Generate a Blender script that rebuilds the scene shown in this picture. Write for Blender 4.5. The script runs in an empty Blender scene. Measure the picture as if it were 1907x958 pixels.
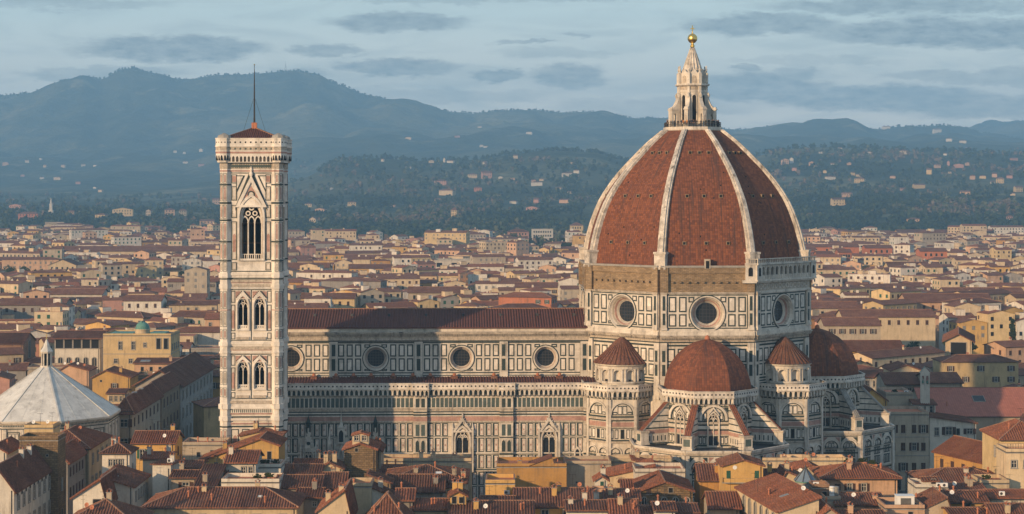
import bpy, math, random
import numpy as np
from mathutils import Vector, Matrix, noise as mnoise
R = math.radians
PI = math.pi
rnd = random.Random(7)
scene = bpy.context.scene
col = scene.collection

# ------------------------------------------------------------------ camera
F_PX, CX, HY, CAMZ = 3400.0, 953.5, 350.0, 75.0          # focal length, centre column and horizon row (photo pixels), eye height (m)
cam_d = bpy.data.cameras.new('camera')
cam_d.sensor_width = 36.0
cam_d.lens = F_PX / 1907.0 * 36.0
cam_d.shift_y = -(479.0 - HY) / 1907.0
cam_d.clip_start = 1.0
cam_d.clip_end = 60000.0
cam = bpy.data.objects.new('camera', cam_d)
cam.location = (0, 0, CAMZ)
cam.rotation_euler = (R(90), 0, 0)
col.objects.link(cam)
scene.camera = cam

# ------------------------------------------------------------------ light
SUN_EL, SUN_AZ = 13.0, 44.0                                 # azimuth measured from straight behind the eye towards the left
sun_to = Vector((-math.sin(R(SUN_AZ)) * math.cos(R(SUN_EL)), -math.cos(R(SUN_AZ)) * math.cos(R(SUN_EL)), math.sin(R(SUN_EL))))
sun_d = bpy.data.lights.new('sun', 'SUN')
sun_d.energy = 4.7
sun_d.angle = R(0.8)
sun_d.color = (1.0, 0.685, 0.39)
sun = bpy.data.objects.new('sun', sun_d)
sun.rotation_euler = sun_to.to_track_quat('Z', 'Y').to_euler()
sun.location = (-300, -300, 400)
col.objects.link(sun)

SKY_STRENGTH = 0.15
world = bpy.data.worlds.new('World')
scene.world = world
world.use_nodes = True
wt = world.node_tree
for n in list(wt.nodes):
    wt.nodes.remove(n)


class NT:
    """small node-tree writer"""
    def __init__(s, t): s.t = t
    def n(s, typ, **kw):
        nd = s.t.nodes.new(typ)
        for k, v in kw.items(): setattr(nd, k, v)
        return nd
    def put(s, nd, i, v):
        if v is None: return
        if hasattr(v, 'is_output'): s.t.links.new(v, nd.inputs[i])
        else: nd.inputs[i].default_value = v
    def math(s, op, a, b=None, c=None, clamp=False):
        nd = s.n('ShaderNodeMath', operation=op, use_clamp=clamp)
        s.put(nd, 0, a); s.put(nd, 1, b); s.put(nd, 2, c)
        return nd.outputs[0]
    def mix(s, f, a, b, typ='MIX'):
        nd = s.n('ShaderNodeMix', data_type='RGBA', blend_type=typ)
        s.put(nd, 0, f); s.put(nd, 6, a); s.put(nd, 7, b)
        return nd.outputs[2]
    def noise(s, vec, scale, detail=4.0, rough=0.55, dist=0.0, dim='3D'):
        nd = s.n('ShaderNodeTexNoise', noise_dimensions=dim)
        s.put(nd, 'Vector', vec)
        nd.inputs['Scale'].default_value = scale
        nd.inputs['Detail'].default_value = detail
        nd.inputs['Roughness'].default_value = rough
        nd.inputs['Distortion'].default_value = dist
        return nd.outputs[0]
    def mapr(s, v, a, b, c=0.0, d=1.0, smooth=False):
        nd = s.n('ShaderNodeMapRange', interpolation_type='SMOOTHSTEP' if smooth else 'LINEAR')
        s.put(nd, 0, v)
        nd.inputs[1].default_value = a; nd.inputs[2].default_value = b
        nd.inputs[3].default_value = c; nd.inputs[4].default_value = d
        return nd.outputs[0]
    def vscale(s, v, sc):
        nd = s.n('ShaderNodeMapping')
        s.put(nd, 'Vector', v)
        nd.inputs['Scale'].default_value = sc
        return nd.outputs[0]
    def sep(s, v):
        nd = s.n('ShaderNodeSeparateXYZ'); s.put(nd, 0, v); return nd.outputs
    def comb(s, x, y, z=0.0):
        nd = s.n('ShaderNodeCombineXYZ'); s.put(nd, 0, x); s.put(nd, 1, y); s.put(nd, 2, z); return nd.outputs[0]


W = NT(wt)
sky = W.n('ShaderNodeTexSky', sky_type='NISHITA', sun_disc=False, sun_elevation=R(SUN_EL), sun_rotation=R(180 + SUN_AZ),
          altitude=100.0, air_density=1.0, dust_density=1.4, ozone_density=1.6)
wdir = W.n('ShaderNodeTexCoord').outputs['Generated']
dx, dy, dz = W.sep(wdir)
dyc = W.math('MAXIMUM', W.math('ABSOLUTE', dy), 0.02)
tu = W.math('DIVIDE', dx, dyc)
tv = W.math('DIVIDE', dz, dyc)
# broken cloud: soft-edged banks (centre azimuth tangent, elevation tangent, half sizes, weight) roughened by noise
BANKS = [(-.186, .076, .060, .0075, .95), (-.063, .0905, .042, .0065, .85), (-.101, .0755, .020, .0038, .7), (-.062, .066, .036, .0060, .85),
         (-.0055, .0612, .015, .0040, .8), (.031, .0605, .021, .0080, .8), (.004, .0795, .022, .0018, .6), (.037, .0835, .010, .0018, .55),
         (.136, .089, .050, .0070, .85), (.265, .085, .11, .0090, .95), (.215, .100, .085, .0060, .8), (.136, .054, .045, .0085, .8),
         (.195, .049, .075, .0075, .85), (.27, .044, .06, .008, .7), (.127, .064, .008, .003, .6), (.157, .063, .016, .004, .6),
         (-.225, .0625, .05, .004, .5), (-.12, .062, .02, .005, .55), (.268, .061, .07, .005, .55), (.075, .044, .06, .006, .45),
         (-.01, .104, .10, .003, .45), (-.24, .1005, .06, .004, .5), (.165, .0695, .05, .003, .3), (-.05, .050, .09, .004, .35), (.02, .074, .04, .003, .3)]
q = W.comb(tu, W.math('MULTIPLY', tv, 3.2), 0.0)
nz = W.n('ShaderNodeTexNoise', noise_dimensions='3D')
W.put(nz, 'Vector', q)
nz.inputs['Scale'].default_value = 34.0; nz.inputs['Detail'].default_value = 7.0; nz.inputs['Roughness'].default_value = 0.6
nsep = W.sep(nz.outputs['Color'])
n1 = W.math('SUBTRACT', nsep[0], 0.5); n2 = W.math('SUBTRACT', nsep[1], 0.5)
nf2 = W.n('ShaderNodeTexNoise', noise_dimensions='3D')
W.put(nf2, 'Vector', q)
nf2.inputs['Scale'].default_value = 130.0; nf2.inputs['Detail'].default_value = 6.0; nf2.inputs['Roughness'].default_value = 0.62
fs = W.sep(nf2.outputs['Color'])
uu = W.math('ADD', W.math('ADD', tu, W.math('MULTIPLY', n1, 0.034)), W.math('MULTIPLY', W.math('SUBTRACT', fs[0], 0.5), 0.012))
vv = W.math('ADD', W.math('ADD', tv, W.math('MULTIPLY', n2, 0.013)), W.math('MULTIPLY', W.math('SUBTRACT', fs[1], 0.5), 0.0065))
mask = None
for (a, b, ra, rb, w_) in BANKS:
    ex = W.math('DIVIDE', W.math('SUBTRACT', uu, a), ra)
    ey = W.math('DIVIDE', W.math('SUBTRACT', vv, b), rb)
    e = W.math('ADD', W.math('MULTIPLY', ex, ex), W.math('MULTIPLY', ey, ey))
    m_ = W.mapr(e, 1.25, 0.35, 0.0, min(1.0, w_ * 1.1), True)
    mask = m_ if mask is None else W.math('MAXIMUM', mask, m_)
fib = W.noise(W.comb(W.math('MULTIPLY', tu, 1.0), W.math('MULTIPLY', tv, 5.5), 3.0), 14.0, 6.0, 0.6, 0.6)
veil = W.mapr(fib, 0.40, 0.72, 0.0, 0.55, True)
mask2 = W.math('MULTIPLY', mask, W.mapr(W.noise(q, 60.0, 5.0, 0.6), 0.25, 0.6, 0.62, 1.0))
away = W.mapr(W.noise(wdir, 3.0, 6.0, 0.6), 0.48, 0.62, 0.0, 0.7, True)      # clouds in the part of the sky the photograph does not show
front = W.mapr(tv, 0.10, 0.16)
mask3 = W.math('MAXIMUM', mask2, W.math('MULTIPLY', away, front), clamp=True)
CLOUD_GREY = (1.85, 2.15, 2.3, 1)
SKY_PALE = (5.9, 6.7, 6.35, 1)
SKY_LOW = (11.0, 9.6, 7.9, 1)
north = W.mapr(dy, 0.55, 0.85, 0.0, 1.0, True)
low = W.math('MULTIPLY', W.mapr(tv, 0.035, 0.095, 0.85, 0.0), north)  # bright horizon band kept to the view side to limit fill light
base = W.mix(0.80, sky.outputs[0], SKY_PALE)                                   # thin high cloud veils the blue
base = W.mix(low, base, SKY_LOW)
base = W.mix(W.mapr(tv, 0.125, 0.55, 0.0, 0.9), base, (1.3, 2.2, 3.6, 1))             # the sky deepens overhead, out of view, to cut the fill light
base = W.mix(W.math('MULTIPLY', W.math('SUBTRACT', 1.0, north), 0.45), base, (1.5, 2.3, 3.5, 1))      # and is darkened behind and beside the camera, again to cut fill
base = W.mix(veil, base, W.mix(0.5, SKY_PALE, CLOUD_GREY))
lump = W.mapr(W.noise(q, 95.0, 6.0, 0.65), 0.35, 0.68, 0.0, 0.55)
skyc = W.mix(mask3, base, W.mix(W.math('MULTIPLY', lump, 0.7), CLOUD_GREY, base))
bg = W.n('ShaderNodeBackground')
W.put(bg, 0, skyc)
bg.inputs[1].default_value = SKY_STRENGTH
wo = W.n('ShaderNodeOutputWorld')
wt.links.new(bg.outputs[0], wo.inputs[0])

scene.view_settings.view_transform = 'Standard'
scene.view_settings.look = 'None'
scene.view_settings.exposure = 0.10
scene.view_settings.gamma = 1.0
try:
    scene.cycles.max_bounces = 5
    scene.cycles.diffuse_bounces = 2
    scene.cycles.glossy_bounces = 2
    scene.cycles.volume_bounces = 1
    scene.cycles.sample_clamp_indirect = 4.0
except Exception:
    pass

# ------------------------------------------------------------------ materials
MATS = {}


def new_mat(name):
    m = bpy.data.materials.new(name)
    m.use_nodes = True
    t = NT(m.node_tree)
    b = m.node_tree.nodes['Principled BSDF']
    MATS[name] = m
    return m, t, b


def mat(name, c, var=0.18, scale=0.5, dirt=None, damt=0.0, rough=0.85, metal=0.0, rand=0.0, spec=0.3, fine=2.5, slab=0.0):
    """plain surface: colour with cloudy and fine variation, streaky dirt, per-object tint"""
    m, t, b = new_mat(name)
    co = t.n('ShaderNodeTexCoord').outputs['Object']
    f = t.noise(co, scale, 5.0, 0.6)
    g = t.noise(co, fine, 3.0, 0.6)
    k = t.math('ADD', t.mapr(f, 0.25, 0.75, 1 - var, 1 + var), t.mapr(g, 0.25, 0.75, -var * 0.5, var * 0.5))
    if slab:
        vo = t.n('ShaderNodeTexVoronoi', distance='CHEBYCHEV')
        t.put(vo, 'Vector', co)
        vo.inputs['Scale'].default_value = 0.62
        k = t.math('ADD', k, t.mapr(t.sep(vo.outputs['Color'])[0], 0, 1, -slab, slab))
    if rand:
        oi = t.n('ShaderNodeObjectInfo').outputs['Random']
        k = t.math('MULTIPLY', k, t.mapr(oi, 0, 1, 1 - rand, 1 + rand))
    cc = t.mix(1.0, (*c, 1), t.comb(k, k, k), 'MULTIPLY')
    if dirt:
        st = t.noise(t.vscale(co, (1, 1, 0.16)), 0.9, 5.0, 0.65)
        cc = t.mix(t.mapr(st, 0.50, 0.74, 0.0, damt, True), cc, (*dirt, 1))
    t.put(b, 'Base Color', cc)
    b.inputs['Roughness'].default_value = rough
    b.inputs['Metallic'].default_value = metal
    b.inputs['Specular IOR Level'].default_value = spec
    return m


def tile_mat(name, c1, c2, c3, pu, pv, bump, rand=0.12, streak=0.0, dist=0.06, ran=0.5, groove=0.75):
    """clay tiles laid in courses; uv in metres, u along the eave and v down the slope"""
    m, t, b = new_mat(name)
    tc = t.n('ShaderNodeTexCoord')
    u, v, _ = t.sep(tc.outputs['UV'])
    a = t.math('DIVIDE', u, pu)
    w = t.math('DIVIDE', v, pv)
    wn = t.n('ShaderNodeTexWhiteNoise', noise_dimensions='2D')
    t.put(wn, 'Vector', t.comb(t.math('FLOOR', a), t.math('FLOOR', w)))
    big = t.noise(tc.outputs['Object'], 0.22, 5.0, 0.65)
    c = t.mix(t.mapr(wn.outputs[0], 0, 1, 0.5 - ran, 0.5 + ran), (*c1, 1), (*c2, 1))
    c = t.mix(t.mapr(big, 0.42, 0.72, 0.0, 0.7, True), c, (*c3, 1))
    lich = t.noise(tc.outputs['Object'], 1.7, 4.0, 0.7)
    c = t.mix(t.mapr(lich, 0.62, 0.80, 0.0, 0.45, True), c, (0.16, 0.13, 0.10, 1))
    if streak:
        st = t.noise(t.comb(t.math('MULTIPLY', u, 0.9), t.math('MULTIPLY', v, 0.05)), 1.0, 5.0, 0.65)
        c = t.mix(t.mapr(st, 0.50, 0.68, 0.0, streak, True), c, (0.075, 0.045, 0.038, 1))
    k = t.mapr(t.n('ShaderNodeObjectInfo').outputs['Random'], 0, 1, 1 - rand, 1 + rand)
    c = t.mix(1.0, c, t.comb(k, k, k), 'MULTIPLY')
    fu = t.math('FRACT', a)
    fv = t.math('FRACT', w)
    arch = t.math('SINE', t.math('MULTIPLY', fu, PI))
    h = t.math('ADD', t.math('MULTIPLY', arch, 0.75), t.math('MULTIPLY', fv, 0.25))
    seam = t.math('MULTIPLY', t.mapr(arch, 0.0, 0.45), t.mapr(fv, 0.0, 0.16))
    c = t.mix(t.mapr(seam, 0, 1, groove, 0.0), c, (0.055, 0.035, 0.028, 1))
    bp = t.n('ShaderNodeBump')
    bp.inputs['Strength'].default_value = bump
    bp.inputs['Distance'].default_value = dist
    t.put(bp, 'Height', h)
    t.put(b, 'Normal', bp.outputs[0])
    t.put(b, 'Base Color', c)
    b.inputs['Roughness'].default_value = 0.9
    b.inputs['Specular IOR Level'].default_value = 0.2
    return m


def masonry_mat(name, c1, c2, cm, bw, bh, mortar=0.03, bump=0.6, var=0.25):
    m, t, b = new_mat(name)
    tc = t.n('ShaderNodeTexCoord')
    br = t.n('ShaderNodeTexBrick')
    nzv = t.noise(tc.outputs['Object'], 1.2, 3.0)
    wob = t.n('ShaderNodeVectorMath', operation='ADD')
    t.put(wob, 0, tc.outputs['UV']); t.put(wob, 1, t.comb(t.math('MULTIPLY', nzv, 0.25), t.math('MULTIPLY', nzv, 0.18)))
    t.put(br, 'Vector', wob.outputs[0])
    br.inputs['Scale'].default_value = 1.0
    br.inputs['Brick Width'].default_value = bw
    br.inputs['Row Height'].default_value = bh
    br.inputs['Mortar Size'].default_value = mortar
    br.inputs['Color1'].default_value = (*c1, 1); br.inputs['Color2'].default_value = (*c2, 1); br.inputs['Mortar'].default_value = (*cm, 1)
    f = t.noise(tc.outputs['Object'], 0.45, 6.0, 0.65)
    k = t.mapr(f, 0.25, 0.75, 1 - var, 1 + var)
    c = t.mix(1.0, br.outputs[0], t.comb(k, k, k), 'MULTIPLY')
    st = t.noise(t.vscale(tc.outputs['Object'], (1, 1, 0.2)), 0.5, 5.0, 0.65)
    c = t.mix(t.mapr(st, 0.55, 0.75, 0.0, 0.5, True), c, (0.06, 0.05, 0.04, 1))
    bp = t.n('ShaderNodeBump')
    bp.inputs['Strength'].default_value = bump
    bp.inputs['Distance'].default_value = 0.06
    t.put(bp, 'Height', t.math('SUBTRACT', t.noise(tc.outputs['Object'], 3.0, 4.0), br.outputs[1]))
    t.put(b, 'Normal', bp.outputs[0])
    t.put(b, 'Base Color', c)
    b.inputs['Roughness'].default_value = 0.95
    b.inputs['Specular IOR Level'].default_value = 0.15
    return m


GRIME = (0.085, 0.07, 0.058)
mat('marble_white', (0.57, 0.505, 0.42), 0.22, 0.35, GRIME, 0.62, 0.7, slab=.13)
mat('marble_tower', (0.68, 0.61, 0.52), 0.18, 0.4, GRIME, 0.42, 0.65, slab=.12)
mat('marble_panel', (0.63, 0.56, 0.475), 0.18, 0.5, (0.26, 0.20, 0.15), 0.5, 0.65, slab=.18)
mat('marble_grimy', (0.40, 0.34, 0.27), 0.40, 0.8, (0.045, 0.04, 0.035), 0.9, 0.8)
mat('marble_green', (0.032, 0.046, 0.040), 0.3, 0.8, (0.07, 0.07, 0.06), 0.3, 0.6)
mat('marble_green_pale', (0.075, 0.10, 0.088), 0.3, 0.9, (0.05, 0.055, 0.05), 0.4, 0.55)
mat('marble_pink', (0.40, 0.235, 0.185), 0.25, 0.6, GRIME, 0.45, 0.7, slab=.15)
mat('marble_rib', (0.52, 0.46, 0.385), 0.34, 0.9, (0.10, 0.085, 0.07), 0.95, 0.75, slab=.22)
mat('marble_carved', (0.43, 0.36, 0.28), 0.35, 2.4, GRIME, 0.6, 0.75)
mat('marble_roof', (0.60, 0.575, 0.52), 0.17, 0.35, (0.30, 0.28, 0.25), 0.6, 0.65, slab=.07)
mat('lead_dark', (0.07, 0.07, 0.07), 0.3, 0.8)
mat('glass_dark', (0.018, 0.022, 0.028), 0.3, 0.6, rough=0.25, spec=0.5)
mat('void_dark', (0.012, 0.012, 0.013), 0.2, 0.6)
mat('gold', (0.85, 0.55, 0.16), 0.12, 1.5, rough=0.32, metal=1.0)
mat('verdigris', (0.11, 0.25, 0.20), 0.25, 0.8, (0.06, 0.08, 0.075), 0.5, 0.65)
mat('iron', (0.045, 0.04, 0.038), 0.2, 1.0, rough=0.6)
mat('wood_dark', (0.09, 0.05, 0.032), 0.25, 1.0)
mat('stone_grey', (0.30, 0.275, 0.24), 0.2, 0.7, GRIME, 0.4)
mat('stone_brown', (0.24, 0.17, 0.105), 0.25, 0.7, GRIME, 0.4)
masonry_mat('rough_masonry', (0.34, 0.24, 0.145), (0.23, 0.165, 0.10), (0.15, 0.11, 0.07), 0.9, 0.32, 0.025, 0.6, 0.3)
masonry_mat('tower_masonry', (0.25, 0.17, 0.095), (0.17, 0.115, 0.065), (0.12, 0.085, 0.055), 0.7, 0.42, 0.035, 0.9, 0.3)
masonry_mat('brick_red', (0.36, 0.20, 0.12), (0.28, 0.15, 0.09), (0.25, 0.19, 0.14), 0.5, 0.16, 0.02, 0.5, 0.25)
tile_mat('tile_dome', (0.25, 0.087, 0.042), (0.145, 0.052, 0.029), (0.165, 0.062, 0.035), 0.56, 0.50, 0.6, 0.0, 0.8, 0.06, 0.68, 0.6)
tile_mat('tile_nave', (0.175, 0.068, 0.050), (0.12, 0.05, 0.039), (0.11, 0.05, 0.04), 0.62, 0.5, 0.4, 0.0, 0.3)
tile_mat('tile_brown', (0.235, 0.098, 0.058), (0.115, 0.052, 0.037), (0.25, 0.13, 0.083), 0.45, 0.42, 0.7, 0.22)
tile_mat('tile_red', (0.30, 0.110, 0.058), (0.165, 0.064, 0.039), (0.27, 0.125, 0.075), 0.45, 0.42, 0.7, 0.2)
tile_mat('tile_pinkish', (0.40, 0.145, 0.10), (0.31, 0.115, 0.08), (0.36, 0.14, 0.10), 0.6, 0.8, 0.25, 0.05, 0.0, 0.03, 0.5, 0.3)
mat('ridge_tile', (0.30, 0.16, 0.10), 0.3, 1.2)
PLASTER = {
    'cream': (0.54, 0.42, 0.27), 'pale_yellow': (0.56, 0.41, 0.215), 'yellow': (0.53, 0.325, 0.115), 'ochre': (0.42, 0.235, 0.08), 'white': (0.60, 0.54, 0.45),
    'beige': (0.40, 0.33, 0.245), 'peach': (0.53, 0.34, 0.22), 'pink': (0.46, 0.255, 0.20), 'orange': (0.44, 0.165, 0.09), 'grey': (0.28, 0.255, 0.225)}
for k_, c_ in PLASTER.items():
    mat('plaster_' + k_, c_, 0.18, 0.3, (0.15, 0.12, 0.09), 0.6, 0.92, rand=0.12, spec=0.15)
mat('shutter_brown', (0.07, 0.036, 0.026), 0.2, 1.0, rand=0.2)
mat('shutter_green', (0.025, 0.085, 0.055), 0.2, 1.0, rand=0.25)
mat('shutter_grey', (0.22, 0.21, 0.19), 0.2, 1.0)
mat('window_frame', (0.55, 0.50, 0.42), 0.1, 1.0)
mat('white_paint', (0.72, 0.70, 0.66), 0.1, 1.0)
mat('terracotta', (0.42, 0.16, 0.085), 0.2, 1.0)
mat('awning_green', (0.02, 0.045, 0.035), 0.2, 1.0)
mat('leaf', (0.055, 0.075, 0.03), 0.4, 0.8, spec=0.1)
mat('asphalt', (0.055, 0.055, 0.055), 0.2, 0.2)
mat('steel_blue', (0.16, 0.21, 0.26), 0.2, 0.5, rough=0.5)


# ------------------------------------------------------------------ mesh builder
class Fr:
    """a wall frame: u runs along the wall, n points out of it"""
    def __init__(s, ox, oy, ang):                      # ang: heading of the outward normal, degrees
        s.nx, s.ny = math.cos(R(ang)), math.sin(R(ang))
        s.ux, s.uy = -s.ny, s.nx
        s.ox, s.oy = ox, oy
    def p(s, u, z, n=0.0):
        return (s.ox + s.ux * u + s.nx * n, s.oy + s.uy * u + s.ny * n, z)


def oct_frame(cx, cy, ap, ang):
    return Fr(cx + ap * math.cos(R(ang)), cy + ap * math.sin(R(ang)), ang)


T22 = math.tan(R(22.5))


class MB:
    def __init__(s):
        s.v, s.f, s.m, s.uv, s.slots = [], [], [], [], []
    def slot(s, name):
        if name not in s.slots: s.slots.append(name)
        return s.slots.index(name)
    def poly(s, pts, m, uv=None):
        i = len(s.v)
        s.v.extend(pts)
        s.f.append(tuple(range(i, i + len(pts))))
        s.m.append(s.slot(m))
        s.uv.append(uv)
    def box(s, x0, x1, y0, y1, z0, z1, m, top=None, bottom=True):
        a = [(x0, y0, z0), (x1, y0, z0), (x1, y1, z0), (x0, y1, z0), (x0, y0, z1), (x1, y0, z1), (x1, y1, z1), (x0, y1, z1)]
        for q_ in ((0, 1, 5, 4), (1, 2, 6, 5), (2, 3, 7, 6), (3, 0, 4, 7)): s.poly([a[k] for k in q_], m)
        s.poly([a[k] for k in (4, 5, 6, 7)], top or m)
        if bottom: s.poly([a[k] for k in (3, 2, 1, 0)], m)
    def fbox(s, F, u0, u1, z0, z1, n0, n1, m):
        P = F.p
        a = [P(u0, z0, n0), P(u1, z0, n0), P(u1, z1, n0), P(u0, z1, n0), P(u0, z0, n1), P(u1, z0, n1), P(u1, z1, n1), P(u0, z1, n1)]
        for q_ in ((4, 5, 6, 7), (0, 4, 7, 3), (5, 1, 2, 6), (7, 6, 2, 3), (0, 1, 5, 4)): s.poly([a[k] for k in q_], m)
    def fpoly(s, F, pts, n0, n1, m, side=None):
        s.poly([F.p(u, z, n1) for u, z in pts], m)
        for k in range(len(pts)):
            a, b = pts[k], pts[(k + 1) % len(pts)]
            s.poly([F.p(*a, n1), F.p(*a, n0), F.p(*b, n0), F.p(*b, n1)], side or m)
    def band(s, F, outer, inner, n_out, n_in, m):
        """strip between two outlines of equal length (a frame, an archivolt, a splayed reveal)"""
        k_ = len(outer)
        for k in range(k_):
            l = (k + 1) % k_
            s.poly([F.p(*outer[k], n_out), F.p(*outer[l], n_out), F.p(*inner[l], n_in), F.p(*inner[k], n_in)], m)
    def frame(s, F, outer, inner, n0, n1, m):
        s.band(F, outer, inner, n1, n1, m)
        s.band(F, outer, outer, n0, n1, m)
        s.band(F, inner, inner, n1, n0, m)
    def hole(s, F, u0, u1, z0, z1, loop, m, n=0.0):
        """rectangle of wall with an opening (star-shaped outline, counter-clockwise)"""
        cu = sum(p[0] for p in loop) / len(loop); cz = sum(p[1] for p in loop) / len(loop)
        def proj(p):
            du, dz_ = p[0] - cu, p[1] - cz
            best = (1e9, 0)
            for k, (d_, lim) in enumerate(((du, u1 - cu), (dz_, z1 - cz), (-du, cu - u0), (-dz_, cz - z0))):
                if d_ > 1e-9: best = min(best, (lim / d_, k))
            t_, k = best
            return (cu + du * t_, cz + dz_ * t_), k
        pr = [proj(p) for p in loop]
        for k in range(len(loop)):
            l = (k + 1) % len(loop)
            (A, sa), (B, sb) = pr[k], pr[l]
            pts = [loop[k], A]
            while sa != sb:
                pts.append({0: (u1, z1), 1: (u0, z1), 2: (u0, z0), 3: (u1, z0)}[sa])
                sa = (sa + 1) % 4
            pts += [B, loop[l]]
            s.poly([F.p(*q_, n) for q_ in pts], m)
    def lathe(s, cx, cy, prof, m, seg=16, rot=0.0, arc=None):
        for k in range(seg):
            a0, a1 = rot + 2 * PI * k / seg, rot + 2 * PI * (k + 1) / seg
            for (r0, z0), (r1, z1) in zip(prof, prof[1:]):
                q_ = [(cx + r0 * math.cos(a0), cy + r0 * math.sin(a0), z0), (cx + r0 * math.cos(a1), cy + r0 * math.sin(a1), z0),
                      (cx + r1 * math.cos(a1), cy + r1 * math.sin(a1), z1), (cx + r1 * math.cos(a0), cy + r1 * math.sin(a0), z1)]
                if r1 < 1e-6: q_ = q_[:3]
                elif r0 < 1e-6: q_ = [q_[0], q_[2], q_[3]]
                s.poly(q_, m)
    def octo(s, cx, cy, Rc, z0, z1, m, R1=None, rot=22.5, top=None):
        s.lathe(cx, cy, [(Rc, z0), (R1 if R1 is not None else Rc, z1)], m, 8, R(rot))
        if top: s.poly([(cx + (R1 or Rc) * math.cos(R(rot + 45 * k)), cy + (R1 or Rc) * math.sin(R(rot + 45 * k)), z1) for k in range(8)], top)
    def bar(s, p0, p1, w, h, m, up=(0, 0, 1)):
        """square bar between two points, w wide and h high, standing on the line"""
        a, b = Vector(p0), Vector(p1)
        d = b - a
        if d.length < 1e-6: return
        d.normalize()
        sd = d.cross(Vector(up))
        if sd.length < 1e-4: sd = Vector((1, 0, 0))
        sd.normalize()
        u_ = sd.cross(d).normalized()
        sd = sd * (w / 2)
        u_ = u_ * h
        q_ = [a - sd, a + sd, a + sd + u_, a - sd + u_, b - sd, b + sd, b + sd + u_, b - sd + u_]
        for k in ((0, 1, 2, 3), (7, 6, 5, 4), (0, 4, 5, 1), (1, 5, 6, 2), (2, 6, 7, 3), (3, 7, 4, 0)):
            s.poly([tuple(q_[i]) for i in k], m)
    def tube(s, p0, p1, r0, r1, m, seg=6):
        a, b = Vector(p0), Vector(p1)
        d = (b - a).normalized()
        x = d.cross(Vector((0.3, 0.9, 0.2))).normalized()
        y = d.cross(x)
        ra = [tuple(a + (x * math.cos(2 * PI * k / seg) + y * math.sin(2 * PI * k / seg)) * r0) for k in range(seg)]
        rb = [tuple(b + (x * math.cos(2 * PI * k / seg) + y * math.sin(2 * PI * k / seg)) * r1) for k in range(seg)]
        for k in range(seg):
            l = (k + 1) % seg
            s.poly([ra[k], ra[l], rb[l], rb[k]], m)
        s.poly(rb, m)
    def coppi(s, pts, m, step=0.48, hgt=0.15, wid=0.27):
        """rounded cover tiles running down a roof plane given by its outline"""
        P = [Vector(p) for p in pts]
        n = (P[1] - P[0]).cross(P[2] - P[0])
        if n.length < 1e-6: return
        n.normalize()
        if n.z < 0: n = -n
        ud = Vector((0, 0, 1)).cross(n)
        if ud.length < 1e-4: return
        ud.normalize()
        vd = n.cross(ud)
        o = P[0]
        Q = [((p - o).dot(ud), (p - o).dot(vd)) for p in P]
        lo, hi = min(q_[0] for q_ in Q), max(q_[0] for q_ in Q)
        u = lo + step * 0.5
        h0 = hgt
        while u < hi:
            u += rnd.uniform(-.035, .035); hgt = h0 * rnd.uniform(.75, 1.2)
            xs = []
            for k in range(len(Q)):
                (a0, b0), (a1, b1) = Q[k], Q[(k + 1) % len(Q)]
                if (a0 - u) * (a1 - u) < 0:
                    xs.append(b0 + (b1 - b0) * (u - a0) / (a1 - a0))
            if len(xs) >= 2 and max(xs) - min(xs) > 0.3:
                v0, v1 = min(xs), max(xs)
                def pt(uu_, v_, h_): return tuple(o + ud * uu_ + vd * v_ + n * h_)
                pr = [(-wid / 2, 0.0), (-wid / 4, hgt), (wid / 4, hgt), (wid / 2, 0.0)]
                for (a_, ha), (b_, hb) in zip(pr, pr[1:]):
                    s.poly([pt(u + a_, v0, ha), pt(u + b_, v0, hb), pt(u + b_, v1, hb), pt(u + a_, v1, ha)], m)
                s.poly([pt(u + a_, v0, h_) for a_, h_ in pr], m)
                s.poly([pt(u + a_, v1, h_) for a_, h_ in pr], m)
            u += step
    def mesh(s, name):
        me = bpy.data.meshes.new(name)
        me.from_pydata(s.v, [], s.f)
        for k in s.slots: me.materials.append(MATS[k])
        me.polygons.foreach_set('material_index', s.m)
        V = s.v
        out = []
        for f, uv in zip(s.f, s.uv):
            if uv is not None:
                for q_ in uv: out.extend(q_)
                continue
            a, b, c = V[f[0]], V[f[1]], V[f[2]]
            e1 = (b[0] - a[0], b[1] - a[1], b[2] - a[2]); e2 = (c[0] - a[0], c[1] - a[1], c[2] - a[2])
            nx, ny, nz_ = e1[1] * e2[2] - e1[2] * e2[1], e1[2] * e2[0] - e1[0] * e2[2], e1[0] * e2[1] - e1[1] * e2[0]
            h = math.hypot(nx, ny)
            L = math.sqrt(h * h + nz_ * nz_) or 1.0
            if h < 1e-3 * L:
                for k in f: out.extend((V[k][0], V[k][1]))
                continue
            if nz_ < 0: nx, ny, nz_ = -nx, -ny, -nz_
            ux, uy = -ny / h, nx / h
            vx, vy, vz = (ny * 0 - nz_ * uy) / L, (nz_ * ux) / L, h / L
            for k in f:
                p = V[k]
                out.extend((p[0] * ux + p[1] * uy, p[0] * vx + p[1] * vy + p[2] * vz))
        ul = me.uv_layers.new(name='UVMap')
        ul.data.foreach_set('uv', out)
        me.update()
        return me
    def build(s, name, parent=None, loc=None):
        o = bpy.data.objects.new(name, s.mesh(name))
        col.objects.link(o)
        if parent is not None: o.parent = parent
        if loc is not None: o.location = loc
        return o


def thing(name, label, cat, loc=(0, 0, 0), rz=0.0, group=None):
    o = bpy.data.objects.new(name, None)
    o.empty_display_size = 1.0
    col.objects.link(o)
    o.location = loc
    o.rotation_euler = (0, 0, rz)
    return tag(o, label, cat, group)


def tag(o, label, cat, group=None):
    o['label'] = label
    o['category'] = cat
    if group: o['group'] = group
    return o


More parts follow.
